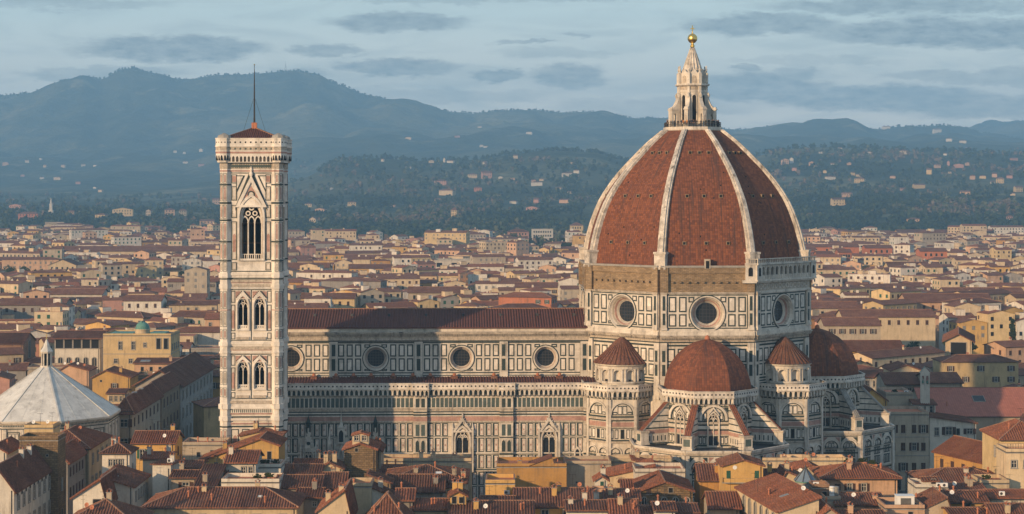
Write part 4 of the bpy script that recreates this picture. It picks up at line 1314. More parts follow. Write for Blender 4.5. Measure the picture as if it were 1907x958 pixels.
shaft.box(-HW + .1, HW - .1, -HW + .1, HW - .1, 58.6, 59.0, 'stone_grey'); shaft.box(-HW + .1, HW - .1, -HW + .1, HW - .1, 78.4, 78.8, 'stone_grey')
shaft.poly([(-3, 2.2, 59), (3, 2.2, 59), (3, 2.2, 78), (-3, 2.2, 78)], 'void_dark'); shaft.box(-2.6, 2.6, -.3, .3, 67.2, 67.7, 'wood_dark'); shaft.box(-2.6, 2.6, -.3, .3, 63.0, 63.4, 'wood_dark')  # black sheet across the bell chamber stands in for its shade
shaft = shaft.build('shaft', bt)
for sx in (-1, 1):
    for sy in (-1, 1):
        t_ = MB()
        cx, cy = sx * (HW - .35), sy * (HW - .35)
        t_.octo(cx, cy, TR, 0, 80.4, 'marble_tower')
        for an in [-180 + 45 * k for k in range(8)]:
            if math.cos(R(an)) * sx < -.3 or math.sin(R(an)) * sy < -.3: continue
            F = oct_frame(cx, cy, TR * math.cos(R(22.5)), an)
            for a, b, m in ((57.4, 59.4, 0), (59.9, 63.4, 1), (63.9, 67.8, 1), (68.5, 71.4, 1), (72.2, 75.4, 1), (75.9, 78.0, 1), (43.2, 45.2, 1), (45.8, 49.0, 0), (49.6, 53.2, 1), (31, 33, 1), (33.6, 36.4, 0), (37, 39.6, 1), (17.6, 24.2, 1), (9, 14.8, 1)):
                t_.fbox(F, -.17, .17, a + .3, b - .3, 0, .03, 'marble_pink' if m else 'marble_carved')
                t_.frame(F, [(-.4, a), (.4, a), (.4, b), (-.4, b)], [(-.33, a + .09), (.33, a + .09), (.33, b - .09), (-.33, b - .09)], 0, .04, 'marble_green')
        for z0, z1, r, m in ((56.1, 57.1, .3, 'marble_tower'), (55.7, 55.95, .08, 'marble_green'), (53.75, 54.7, .22, 'marble_tower'), (41.7, 42.6, .28, 'marble_tower'), (40.2, 40.5, .2, 'marble_tower'), (28.5, 29.5, .35, 'marble_tower'), (26.0, 26.9, .25, 'marble_tower'), (24.6, 24.9, .1, 'marble_green'),
                             (59.5, 59.8, .1, 'marble_green'), (63.5, 63.8, .1, 'marble_green'), (68.0, 68.35, .12, 'marble_green'), (71.6, 72.0, .12, 'marble_green'), (75.5, 75.8, .12, 'marble_green'), (80.1, 80.4, .12, 'marble_green'), (79.0, 80.1, .08, 'marble_carved'), (78.4, 78.7, .08, 'marble_pink'), (49.2, 49.4, .06, 'marble_pink'), (16, 16.5, .3, 'marble_tower'), (8, 8.6, .3, 'marble_tower')):
            t_.lathe(cx, cy, [(TR, z0), (TR + r, z0), (TR + r, z1), (TR, z1)], m, 8, R(22.5))
        t_.build('corner_turret', shaft)
for ang in FACES:
    F = Fr(HW * math.cos(R(ang)), HW * math.sin(R(ang)), ang)
    if ang == 90: continue
    w_ = MB()
    lp = arch(0, 60.0, 68.8, 2.05, True, 8)
    w_.frame(F, arch(0, 59.7, 68.8, 2.85, True, 8), arch(0, 59.7, 68.8, 2.45, True, 8), 0, .5, 'marble_tower')
    w_.band(F, arch(0, 59.7, 68.8, 2.45, True, 8), lp, .4, -.25, 'marble_carved')
    for c in (-.68, .68): w_.lathe(*F.p(c, 0, -.5)[:2], [(.16, 60), (.14, 67.4), (.24, 67.8)], 'marble_tower', 8)
    # tracery plate above the lights
    for c in (-1.37, 0, 1.37):
        w_.frame(F, arch(c, 67.6, 67.9, .72, True, 5), arch(c, 67.6, 67.9, .52, True, 5), -.7, -.4, 'marble_tower')
    for c, z, r in ((-.72, 69.6, .55), (.72, 69.6, .55), (0, 70.8, .62)):
        w_.frame(F, disc(c, z, r, 14), disc(c, z, r * .55, 14), -.7, -.38, 'marble_tower')
    w_.frame(F, arch(0, 68.5, 68.8, 2.05, True, 8), arch(0, 68.5, 68.8, 1.8, True, 8), -.7, -.36, 'marble_tower')
    w_.fbox(F, -2.6, 2.6, 59.6, 60.1, 0, .4, 'marble_tower')
    for k in range(10): w_.fbox(F, -1.9 + k * .42 - .06, -1.9 + k * .42 + .06, 60, 60.9, -.5, -.4, 'marble_tower')
    w_.fbox(F, -2.05, 2.05, 60.9, 61.05, -.55, -.35, 'marble_tower')
    out = [(-3.3, 70.9), (3.3, 70.9), (0, 77.6)]
    inn = [(-2.3, 71.4), (2.3, 71.4), (0, 76.2)]
    w_.frame(F, out, inn, 0, .55, 'marble_tower')
    w_.poly([F.p(*p, .25) for p in inn], 'marble_tower')
    w_.fpoly(F, [(-1.5, 72.9), (1.5, 72.9), (0, 75.4)], .2, .29, 'marble_pink')
    w_.frame(F, disc(0, 73.6, .75, 16), disc(0, 73.6, .5, 16), .25, .4, 'marble_green'); w_.fpoly(F, disc(0, 73.6, .5, 16), .25, .36, 'marble_tower')
    w_.fpoly(F, [(-2.9, 71.0), (2.9, 71.0), (1.2, 72.75), (-1.2, 72.75)], .0, .30, 'marble_tower')
    w_.lathe(*F.p(0, 0, .3)[:2], [(.3, 77.4), (.42, 78.0), (.18, 78.4), (.3, 78.9), (.0, 79.6)], 'marble_tower', 6)
    w_.build('large_window', shaft)
    for (s0, s1, n_) in STO[1:]:
        h = s1 - s0
        zb, zs = (s0 + 2.7, s0 + 7.6) if s0 > 40 else (s0 + 2.5, s0 + 6.6)
        for c in (-1.75, 1.75):
            w_ = MB()
            lp = arch(c, zb, zs, .95, True, 6)
            w_.frame(F, arch(c, zb - .2, zs, 1.38, True, 6), arch(c, zb - .2, zs, 1.15, True, 6), 0, .36, 'marble_tower')
            w_.band(F, arch(c, zb - .2, zs, 1.15, True, 6), lp, .3, -.3, 'marble_carved')
            w_.lathe(*F.p(c, 0, -.4)[:2], [(.11, zb), (.1, zs - .5), (.18, zs - .2)], 'marble_tower', 8)
            for d_ in (-.47, .47): w_.frame(F, arch(c + d_, zs - .4, zs - .2, .46, True, 4), arch(c + d_, zs - .4, zs - .2, .33, True, 4), -.55, -.3, 'marble_tower')
            w_.frame(F, disc(c, zs + .85, .42, 12), disc(c, zs + .85, .24, 12), -.55, -.3, 'marble_tower')
            w_.fbox(F, c - 1.4, c + 1.4, zb - .35, zb - .1, 0, .4, 'marble_tower')
            w_.fbox(F, c - .95, c + .95, zb, zb + .75, -.35, -.25, 'marble_tower')
            for k in range(4): w_.fpoly(F, disc(c - .7 + k * .46, zb + .36, .13, 6), -.25, -.23, 'void_dark')
            w_.fbox(F, c - 1.35, c + 1.35, s0 + .45, s0 + 1.0, 0, .22, 'marble_carved')
            zg = zs + 1.35
            w_.frame(F, [(c - 1.55, zg), (c + 1.55, zg), (c, s1 - .35)], [(c - 1.0, zg + .15), (c + 1.0, zg + .15), (c, s1 - 1.15)], 0, .34, 'marble_tower')
            w_.poly([F.p(*p, .1) for p in [(c - 1.0, zg + .15), (c + 1.0, zg + .15), (c, s1 - 1.15)]], 'marble_pink')
            for sx in (-1, 1):
                for k in range(1, 6): w_.fbox(F, c + sx * 1.55 * (1 - k / 6) - .08, c + sx * 1.55 * (1 - k / 6) + .08, zg + (s1 - .35 - zg) * k / 6, zg + (s1 - .35 - zg) * k / 6 + .22, 0, .36, 'marble_green')
            w_.build('twin_light_window', shaft)
# crown: corbelled gallery carried round the turrets
cr = MB()
G = 0.85
cr.box(-HW - .2, HW + .2, -HW - .2, HW + .2, 80.3, 83.7, 'marble_tower', top='lead_dark')
for ang in FACES:
    F = Fr((HW + .2) * math.cos(R(ang)), (HW + .2) * math.sin(R(ang)), ang)
    L = HW - .9
    cr.fbox(F, -L, L, 80.4, 82.1, 0, .04, 'marble_grimy')
    n = 12
    st = 2 * L / n
    for k in range(n):
        a = -L + k * st
        lp = arch(a + st / 2, 80.45, 81.2, st * .33, True, 4)
        cr.hole(F, a, a + st, 80.4, 82.2, lp, 'marble_tower', G * .85)
        cr.band(F, lp, lp, G * .85, .1, 'marble_tower')
    stripes(cr, F, -L, L, [(80.3, 80.42, 'marble_tower', G * .9), (82.2, 82.6, 'marble_pink', G * .95), (82.6, 82.8, 'marble_tower', G * 1.05), (82.8, 83.6, 'marble_carved', G), (83.6, 83.85, 'marble_tower', G * 1.15), (83.85, 85.25, 'marble_tower', G), (85.25, 85.45, 'marble_tower', G * 1.12)])
    for k in range(9):
        c = -L + (k + .5) * 2 * L / 9
        cr.fpoly(F, disc(c, 84.55, .2, 8), G, G + .02, 'void_dark'); cr.fpoly(F, [(c - .42, 84.55), (c, 84.13), (c + .42, 84.55), (c, 84.97)], G, G + .01, 'marble_tower')
        cr.fpoly(F, disc(-L + (k + .5) * 2 * L / 9, 83.2, .22, 8), G, G + .02, 'marble_green_pale')
for sx in (-1, 1):
    for sy in (-1, 1):
        cx, cy = sx * (HW - .1), sy * (HW - .1)
        r = 1.8
        cr.octo(cx, cy, 1.45, 80.3, 81.4, 'marble_tower', r); cr.octo(cx, cy, r, 81.4, 82.2, 'marble_tower')
        for z0, z1, pj, m in ((82.2, 82.6, .05, 'marble_pink'), (82.6, 82.8, .12, 'marble_tower'), (82.8, 83.6, .05, 'marble_carved'), (83.6, 83.85, .2, 'marble_tower'), (83.85, 85.25, .06, 'marble_tower'), (85.25, 85.45, .18, 'marble_tower')):
            cr.octo(cx, cy, r + pj, z0, z1, m, top=m)
        for an in [-180 + 45 * k for k in range(8)]:
            F = oct_frame(cx, cy, r * math.cos(R(22.5)), an)
            for c in (-.36, .36):
                cr.fpoly(F, arch(c, 80.75, 81.5, .2, True, 3), -.35, .02, 'void_dark')
                cr.fpoly(F, disc(c, 84.55, .14, 6), .06, .09, 'void_dark')
        # flat wire cage over the turret
        cr.lathe(cx, cy, [(1.5, 85.45), (1.3, 86.0), (.2, 86.5)], 'stone_grey', 8)
cr.build('crown', bt)
rf = MB()
E = 5.8
for k in range(4):
    a, b = [(-E, -E), (E, -E), (E, E), (-E, E)][k], [(E, -E), (E, E), (-E, E), (-E, -E)][k]
    q_ = [(*a, 85.5), (*b, 85.5), (.5 * (1 if b[0] > 0 else -1), .5 * (1 if b[1] > 0 else -1), 87.6), (.5 * (1 if a[0] > 0 else -1), .5 * (1 if a[1] > 0 else -1), 87.6)]
    rf.poly(q_, 'tile_nave'); rf.coppi(q_, 'tile_nave', .42, .12, .22)
    rf.bar((*a, 85.5), (q_[3][0], q_[3][1], 87.6), .25, .18, 'ridge_tile')
rf.box(-.55, .55, -.55, .55, 87.4, 88.9, 'terracotta')
rf = rf.build('roof', bt)
m_ = MB()
m_.tube((0, 0, 88.9), (0, 0, 97), .2, .14, 'iron', 8); m_.tube((0, 0, 97), (0, 0, 101.3), .13, .05, 'iron', 8)
m_.lathe(0, 0, [(0, 101.1), (.17, 101.3), (0, 101.5)], 'gold', 8)
for dx_, dy_ in ((2.4, 0), (-2.4, 0), (0, 2.4), (0, -2.4)): m_.tube((0, 0, 94.5), (dx_, dy_, 86.9), .03, .03, 'iron', 4)
m_.build('mast', rf)

# ------------------------------------------------------------------ the baptistery
bp_ = thing('baptistery', 'low octagonal baptistery with white pyramid roof and small lantern', 'baptistery')
bx, by = -151.7, 3.0
bp_.location = (42.5 + bx * math.cos(al) - by * math.sin(al), 430 + bx * math.sin(al) + by * math.cos(al), 0)
bp_.rotation_euler = (0, 0, al)
RB = 17.3
apb = RB * math.cos(R(22.5)); sb_ = apb * T22
mb = MB()
mb.octo(0, 0, RB - .5, 0, 22.0, 'marble_white')
for ang in OANG:
    F = oct_frame(0, 0, (RB - .5) * math.cos(R(22.5)), ang)
    s = (RB - .5) * math.cos(R(22.5)) * T22
    stripes(mb, F, -s, s, [(21.3, 21.7, 'marble_carved', .3), (21.7, 22.05, 'marble_white', .6), (20.3, 20.5, 'marble_green', .06), (20.8, 21.3, 'marble_panel', .15), (13.9, 14.3, 'marble_white', .4), (13.5, 13.9, 'marble_green', .1), (6.5, 7, 'marble_green', .1)])
    for k in range(34): mb.fbox(F, -s + (k + .5) * 2 * s / 34 - .09, -s + (k + .5) * 2 * s / 34 + .09, 20.9, 21.25, .15, .25, 'marble_green_pale')
    for c in (-4.0, 0, 4.0):
        mb.frame(F, [(c - 1.45, 15.2), (c + 1.45, 15.2), (c + 1.45, 19.7), (c - 1.45, 19.7)], [(c - 1.25, 15.4), (c + 1.25, 15.4), (c + 1.25, 19.5), (c - 1.25, 19.5)], 0, .04, 'marble_green')
        for d_ in (-.8, 0, .8): panel(mb, F, c + d_ - .35, c + d_ + .35, 15.6, 19.3, .06)
        panel(mb, F, c - 1.45, c + 1.45, 7.5, 13.0, .2)
    for c in (-5.9, -2.0, 2.0, 5.9): mb.fbox(F, c - .35, c + .35, 0, 20.3, 0, .3, 'marble_white')
mb.build('walls', bp_)
rf = MB()
zE, zA, rA = 22.15, 33.0, 1.35
for ang in OANG:
    a0, a1 = R(ang - 22.5), R(ang + 22.5)
    q_ = [(RB * math.cos(a0), RB * math.sin(a0), zE), (RB * math.cos(a1), RB * math.sin(a1), zE), (rA * math.cos(a1), rA * math.sin(a1), zA), (rA * math.cos(a0), rA * math.sin(a0), zA)]
    rf.poly(q_, 'marble_roof')
    rf.poly([(RB * math.cos(a0), RB * math.sin(a0), zE - .35), (RB * math.cos(a1), RB * math.sin(a1), zE - .35), q_[1], q_[0]], 'marble_white')
    rf.poly([(RB * math.cos(a0), RB * math.sin(a0), zE - .35), (RB * math.cos(a1), RB * math.sin(a1), zE - .35), (15 * math.cos(a1), 15 * math.sin(a1), zE - .35), (15 * math.cos(a0), 15 * math.sin(a0), zE - .35)], 'marble_white')
    rf.bar(q_[0], q_[3], .4, .12, 'marble_roof')
    for t_ in (.33, .66):                   # joints between the slabs
        A = Vector(q_[0]).lerp(Vector(q_[1]), t_); B = Vector(q_[3]).lerp(Vector(q_[2]), t_)
        rf.bar(tuple(A), tuple(B), .12, .03, 'marble_roof')
rf = rf.build('roof', bp_)
l_ = MB()
l_.octo(0, 0, 1.5, 32.8, 33.3, 'marble_white', top='marble_white'); l_.octo(0, 0, .75, 33.3, 36.2, 'void_dark')
for k in range(8):
    a = R(22.5 + 45 * k)
    l_.lathe(1.12 * math.cos(a), 1.12 * math.sin(a), [(.17, 33.3), (.15, 36.2)], 'marble_white', 8)
l_.octo(0, 0, 1.35, 36.2, 36.6, 'marble_white', top='marble_white')
l_.octo(0, 0, 1.5, 36.6, 37.6, 'marble_roof', .85); l_.octo(0, 0, .85, 37.6, 39.4, 'marble_roof', .15)
l_.lathe(0, 0, [(0, 39.3), (.28, 39.6), (0, 39.9)], 'gold', 8); l_.box(-.05, .05, -.05, .05, 39.8, 40.7, 'gold'); l_.box(-.25, .25, -.04, .04, 40.2, 40.32, 'gold')
l_.build('lantern', rf)
# ------------------------------------------------------------------ the land: flat city plain rising into wooded hills and far mountains
def lerp_tab(tab, x):
    if x <= tab[0][0]: return tab[0][1]
    for (a, ya), (b, yb) in zip(tab, tab[1:]):
        if x <= b:
            t_ = (x - a) / (b - a)
            t_ = t_ * t_ * (3 - 2 * t_) * .5 + t_ * .5
            return ya + (yb - ya) * t_
    return tab[-1][1]


RIDGE_FAR = [(-1200, 210), (-500, 190), (-200, 182), (0, 176), (60, 172), (120, 155), (155, 145), (190, 150), (225, 133), (250, 130), (290, 138), (330, 148), (400, 142), (450, 140), (500, 137), (545, 134), (590, 140), (630, 160), (680, 178), (740, 190),
             (800, 200), (850, 207), (885, 212), (900, 209), (960, 206), (1050, 208), (1100, 210), (1200, 222), (1250, 230), (1370, 244), (1430, 240), (1530, 233), (1600, 240), (1640, 241), (1700, 236), (1750, 233), (1790, 240), (1830, 250), (1907, 262), (2200, 258), (3200, 250)]
RIDGE_BACK = [(-1200, 250), (1600, 262), (1760, 250), (1830, 236), (1907, 231), (2050, 228), (2300, 236), (3200, 240)]
SLOPE = [(-1200, 300), (0, 300), (300, 285), (540, 275), (760, 262), (900, 255), (1100, 252), (1400, 262), (1600, 262), (1750, 256), (1907, 272), (3200, 280)]
RIDGE_MID = [(-1200, 372), (0, 372), (250, 370), (420, 362), (500, 352), (560, 334), (640, 298), (700, 296), (770, 301), (830, 301), (900, 298), (960, 287), (1010, 281), (1060, 280), (1110, 284), (1150, 296), (1220, 316), (1330, 318), (1400, 294),
             (1440, 284), (1480, 277), (1530, 275), (1600, 276), (1700, 283), (1800, 284), (1907, 290), (2400, 300), (3200, 320)]
VALLEY = [(-1200, 352), (0, 350), (400, 345), (560, 342), (640, 320), (1000, 312), (1200, 330), (1400, 312), (1907, 305), (3200, 330)]
FOOT = [(-1200, 398), (0, 396), (420, 398), (700, 396), (1100, 390), (1400, 382), (1650, 372), (1907, 368), (3200, 380)]


def land(t, d):
    """height of the land at azimuth tangent t and distance d"""
    px = CX + F_PX * t
    zz = lambda y, dd: CAMZ - (y - HY) * dd / F_PX
    P = [(2650, 0.0), (3500, max(2.0, zz(lerp_tab(FOOT, px), 3500))), (5200, zz(lerp_tab(RIDGE_MID, px), 5200)), (6200, zz(lerp_tab(VALLEY, px), 6200)), (8200, zz(lerp_tab(SLOPE, px), 8200)), (10600, zz(lerp_tab(RIDGE_FAR, px), 10600)),
         (12200, zz(lerp_tab(RIDGE_BACK, px) + 16, 12200)), (13800, zz(lerp_tab(RIDGE_BACK, px), 13800)), (14500, zz(330, 14500))]
    if d <= P[0][0]: return 0.0
    for (a, za), (b, zb) in zip(P, P[1:]):
        if d <= b:
            s_ = (d - a) / (b - a)
            s_ = s_ * s_ * (3 - 2 * s_) * .6 + s_ * .4
            z = za + (zb - za) * s_
            break
    else: z = P[-1][1]
    w = min(1.0, (d - 2650) / 1500)
    x = t * d
    q = Vector((x / 900.0, d / 900.0, 0.3))
    n = mnoise.fractal(q, 1.0, 2.0, 5)
    q2 = Vector((x / 260.0, d / 420.0, 5.3))
    n2 = mnoise.fractal(q2, 1.0, 2.0, 3)
    far = min(1.0, max(0.0, (d - 5200) / 4500))
    crest = max(0.0, 1 - abs(d - 10600) / 900)
    return z + w * (n * (5 + 34 * far) * (1 - .75 * crest) + (abs(mnoise.fractal(Vector((x / 620.0, d / 1500.0, 1.7)), 1.0, 2.0, 4)) - .25) * 120 * far * (1 - .93 * crest) + n2 * (2.5 + 6 * far))


m, t, b = new_mat('hillside')
co = t.n('ShaderNodeTexCoord').outputs['Object']
big = t.noise(co, 0.0011, 6.0, 0.62)
mid_ = t.noise(co, 0.006, 6.0, 0.65)
fin = t.noise(co, 0.028, 4.0, 0.7)
c_ = t.mix(t.mapr(mid_, 0.38, 0.62, 0, 1, True), (0.030, 0.042, 0.022, 1), (0.068, 0.074, 0.036, 1))
c_ = t.mix(t.mapr(big, 0.47, 0.60, 0, 0.75, True), c_, (0.17, 0.155, 0.08, 1))
patch = t.noise(co, 0.0036, 5.0, 0.7)
c_ = t.mix(t.mapr(patch, 0.56, 0.64, 0, 0.7, True), c_, (0.26, 0.225, 0.12, 1))
c_ = t.mix(t.mapr(fin, 0.45, 0.7, 0, 0.6, True), c_, (0.022, 0.032, 0.018, 1))
bpn = t.n('ShaderNodeBump')
bpn.inputs['Strength'].default_value = 1.0
bpn.inputs['Distance'].default_value = 60.0
t.put(bpn, 'Height', t.noise(co, 0.004, 7.0, 0.62))
t.put(b, 'Normal', bpn.outputs[0])
t.put(b, 'Base Color', c_)
b.inputs['Roughness'].default_value = 1.0
b.inputs['Specular IOR Level'].default_value = 0.05
m, t, b = new_mat('town_ground')
co = t.n('ShaderNodeTexCoord').outputs['Object']
f_ = t.noise(co, 0.05, 5.0, 0.6)
t.put(b, 'Base Color', t.mix(t.mapr(f_, 0.3, 0.7), (0.05, 0.048, 0.046, 1), (0.11, 0.10, 0.085, 1)))
b.inputs['Roughness'].default_value = 0.95

ts = np.concatenate([np.linspace(-1.0, -0.36, 50)[:-1], np.linspace(-0.36, 0.36, 640), np.linspace(0.36, 1.0, 50)[1:]])
ds = np.concatenate([[-300.0, 60.0, 300.0, 700, 1200, 1800, 2300], np.linspace(2650, 5200, 60), np.linspace(5240, 6200, 14)[0:], np.linspace(6300, 10000, 52), np.linspace(10050, 10900, 26), np.linspace(11000, 14500, 22)])
NTc = len(ts)
V_, Fc_ = [], []
for d in ds:
    dd = max(d, 400.0)
    for t_ in ts:
        V_.append((t_ * dd, d, land(t_, d) if d > 2650 else 0.0))
for i in range(len(ds) - 1):
    for j in range(NTc - 1):
        a = i * NTc + j
        Fc_.append((a, a + 1, a + NTc + 1, a + NTc))
me = bpy.data.meshes.new('ground')
me.from_pydata(V_, [], Fc_)
me.materials.append(MATS['town_ground']); me.materials.append(MATS['hillside'])
mi_ = np.zeros(len(Fc_), dtype=np.int32)
mi_[6 * (NTc - 1):] = 1
me.polygons.foreach_set('material_index', mi_)
me.polygons.foreach_set('use_smooth', np.ones(len(Fc_), dtype=bool))
me.update()
gr = bpy.data.objects.new('ground', me)
col.objects.link(gr)
gr['kind'] = 'structure'


def hit(px, py, d0=2400.0):
    """where the line of sight through a photo pixel meets the land"""
    t_ = (px - CX) / F_PX
    d = d0
    while d < 13800:
        if CAMZ - (py - HY) * d / F_PX <= land(t_, d) + .1: break
        d += 12.0
    return t_ * d, d, land(t_, d)


# ------------------------------------------------------------------ haze
m = bpy.data.materials.new('haze_air')
m.use_nodes = True
nt = m.node_tree
for n in list(nt.nodes): nt.nodes.remove(n)
pv = nt.nodes.new('ShaderNodeVolumePrincipled')
pv.inputs['Color'].default_value = (0.36, 0.68, 1.0, 1)
pv.inputs['Density'].default_value = 1.2e-4
pv.inputs['Anisotropy'].default_value = 0.0
ou = nt.nodes.new('ShaderNodeOutputMaterial')
nt.links.new(pv.outputs[0], ou.inputs['Volume'])
hz = MB()
MATS['haze_air'] = m
hz.box(-15500, 15500, -400, 15200, -3, 900, 'haze_air')
hz = hz.build('haze')
hz['kind'] = 'stuff'
# ------------------------------------------------------------------ houses
def Zp(y, d): return CAMZ - (y - HY) * d / F_PX
def Xp(px, d): return (px - CX) * d / F_PX


WIN_CACHE = {}


def win_mesh(kind, w, h, detail):
    """window as seen on a facade: stone surround, glazing with bars, sill; kind: n plain, a arched, s bare hole, c closed brown shutters, v closed green shutters, b/g leaves folded open, l loggia bay"""
    key = (kind, round(w, 2), round(h, 2), detail)
    if key in WIN_CACHE: return WIN_CACHE[key]
    F = Fr(0, 0, -90)
    mb = MB()
    if kind == 's':
        mb.fpoly(F, [(-w / 2, 0), (w / 2, 0), (w / 2, h), (-w / 2, h)], 0, .015, 'void_dark')
        mb.frame(F, [(-w / 2 - .08, -.08), (w / 2 + .08, -.08), (w / 2 + .08, h + .08), (-w / 2 - .08, h + .08)], [(-w / 2, 0), (w / 2, 0), (w / 2, h), (-w / 2, h)], 0, .05, 'stone_grey')
    elif kind in 'al':
        lp = arch(0, 0, h - w / 2, w / 2, False, 6) if kind == 'a' else [(-w / 2, 0), (w / 2, 0), (w / 2, h), (-w / 2, h)]
        lo = arch(0, -.05, h - w / 2, w / 2 + .2, False, 6) if kind == 'a' else [(-w / 2 - .2, -.1), (w / 2 + .2, -.1), (w / 2 + .2, h + .2), (-w / 2 - .2, h + .2)]
        mb.fpoly(F, lp, 0, .02, 'glass_dark' if kind == 'a' else 'void_dark')
        mb.frame(F, lo, lp, 0, .16, 'stone_grey')
        if kind == 'a': mb.fbox(F, -.05, .05, 0, h, .02, .07, 'window_frame')
    elif kind in 'cv':
        mt = 'shutter_brown' if kind == 'c' else 'shutter_green'
        mb.fbox(F, -w / 2, -.02, 0, h, 0, .07, mt); mb.fbox(F, .02, w / 2, 0, h, 0, .07, mt)
        for k in range(1, int(h / .22)):
            mb.fbox(F, -w / 2 + .08, -.08, k * .22 - .04, k * .22 + .05, .07, .10, mt); mb.fbox(F, .08, w / 2 - .08, k * .22 - .04, k * .22 + .05, .07, .10, mt)
        mb.fbox(F, -w / 2 - .15, w / 2 + .15, -.16, -.02, 0, .16, 'stone_grey')
    else:
        q_ = [(-w / 2, 0), (w / 2, 0), (w / 2, h), (-w / 2, h)]
        mb.fpoly(F, q_, 0, .015, 'glass_dark')
        mb.frame(F, [(-w / 2 - .12, -.05), (w / 2 + .12, -.05), (w / 2 + .12, h + .14), (-w / 2 - .12, h + .14)], q_, 0, .17, 'stone_grey')
        mb.frame(F, q_, [(-w / 2 + .08, .08), (w / 2 - .08, .08), (w / 2 - .08, h - .08), (-w / 2 + .08, h - .08)], .01, .05, 'window_frame')
        mb.fbox(F, -.04, .04, 0, h, .01, .05, 'window_frame'); mb.fbox(F, -w / 2, w / 2, h * .6, h * .6 + .06, .01, .045, 'window_frame')
        mb.fbox(F, -w / 2 - .2, w / 2 + .2, -.16, -.03, 0, .2, 'stone_grey')
        if kind in 'bg' and not detail:
            mt = 'shutter_brown' if kind == 'b' else 'shutter_green'
            for sx in (-1, 1): mb.fbox(F, sx * (w * .76 + .1) - w * .25, sx * (w * .76 + .1) + w * .25, 0, h, .02, .09, mt)
    WIN_CACHE[key] = mb.mesh('window')
    return WIN_CACHE[key]


def shutter_mesh(kind, w, h):
    key = ('shutter', kind, round(w, 2), round(h, 2))
    if key in WIN_CACHE: return WIN_CACHE[key]
    F = Fr(0, 0, -90)
    mb = MB()
    mt = {'b': 'shutter_brown', 'g': 'shutter_green'}[kind]
    mb.fbox(F, -w / 2, w / 2, 0, h, .03, .08, mt)
    for k in range(1, int(h / .2)): mb.fbox(F, -w / 2 + .06, w / 2 - .06, k * .2 - .03, k * .2 + .05, .08, .105, mt)
    WIN_CACHE[key] = mb.mesh('shutter')
    return WIN_CACHE[key]


def add_obj(name, me, parent, loc, rz=0.0):
    o = bpy.data.objects.new(name, me)
    col.objects.link(o)
    o.parent = parent
    o.location = loc
    o.rotation_euler = (0, 0, rz)
    return o


def put_window(root, F, u, z, w, h, kind, detail, eps=0.0):
    ang = math.atan2(F.ny, F.nx)
    me = win_mesh(kind, w, h, detail)
    o = add_obj('window', me, root, F.p(u, z, eps), ang + PI / 2)
    if detail and kind in 'bg':
        for sx in (-1, 1): add_obj('shutter', shutter_mesh(kind, w * .5, h), o, (sx * (w * .76 + .13), -.02, 0), sx * rnd.choice((0, 0, .12, .3)))
    return o


def roof_planes(kind, w, l, ze, rise, o, ro=.5, zl=None, zr=None):
    """top surfaces of a roof over a w by l plan (front edge at y=0): planes, ridge lines, height function"""
    x0, x1, y0, y1 = -w / 2, w / 2, 0.0, l
    if kind == 'gx':
        s = rise / (l / 2); zr_ = ze + rise
        pl = [[(x0 - o, y0 - o, ze - o * s), (x1 + o, y0 - o, ze - o * s), (x1 + o, l / 2, zr_), (x0 - o, l / 2, zr_)], [(x1 + o, y1 + o, ze - o * s), (x0 - o, y1 + o, ze - o * s), (x0 - o, l / 2, zr_), (x1 + o, l / 2, zr_)]]
        return pl, [((x0 - o, l / 2, zr_), (x1 + o, l / 2, zr_))], lambda x, y: zr_ - abs(y - l / 2) * s
    if kind == 'gy':
        zl = ze if zl is None else zl; zr = ze if zr is None else zr
        xr = x0 + w * ro; zt = ze + rise
        sl, sr = (zt - zl) / max(.1, xr - x0), (zt - zr) / max(.1, x1 - xr)
        pl = [[(x0 - o, y1 + o, zl - o * sl), (x0 - o, y0 - o, zl - o * sl), (xr, y0 - o, zt), (xr, y1 + o, zt)], [(x1 + o, y0 - o, zr - o * sr), (x1 + o, y1 + o, zr - o * sr), (xr, y1 + o, zt), (xr, y0 - o, zt)]]
        return pl, [((xr, y0 - o, zt), (xr, y1 + o, zt))], lambda x, y: zt - (sl * (xr - x) if x < xr else sr * (x - xr))
    if kind == 'hip':
        m_ = min(w, l) / 2; s = rise / m_; zr_ = ze + rise
        a, b, c, d = (x0 - o, y0 - o, ze - o * s), (x1 + o, y0 - o, ze - o * s), (x1 + o, y1 + o, ze - o * s), (x0 - o, y1 + o, ze - o * s)
        if w >= l:
            p, q_ = (x0 + m_, l / 2, zr_), (x1 - m_, l / 2, zr_)
            if w - l < .2: pl = [[a, b, p], [b, c, p], [c, d, p], [d, a, p]]; q_ = p
            else: pl = [[a, b, q_, p], [b, c, q_], [c, d, p, q_], [d, a, p]]
            rl = [(a, p), (b, q_), (c, q_), (d, p), (p, q_)]
        else:
            p, q_ = (0, m_, zr_), (0, l - m_, zr_)
            pl = [[a, b, p], [b, c, q_, p], [c, d, q_], [d, a, p, q_]]
            rl = [(a, p), (b, p), (c, q_), (d, q_), (p, q_)]
        return pl, rl, lambda x, y: ze + s * min(x - x0, x1 - x, y, l - y)
    if kind in ('sf', 'sb', 'sl', 'sr'):
        if kind in 'sf sb':
            s = rise / l * (1 if kind == 'sf' else -1); zb = ze if kind == 'sf' else ze + rise
            f_ = lambda x, y: zb + s * y
        else:
            s = rise / w * (1 if kind == 'sl' else -1); zb = ze if kind == 'sl' else ze + rise
            f_ = lambda x, y: zb + s * (x - x0)
        pl = [[(x, y, f_(x, y)) for x, y in ((x0 - o, y0 - o), (x1 + o, y0 - o), (x1 + o, y1 + o), (x0 - o, y1 + o))]]
        return pl, [], f_
    return [], [], lambda x, y: ze


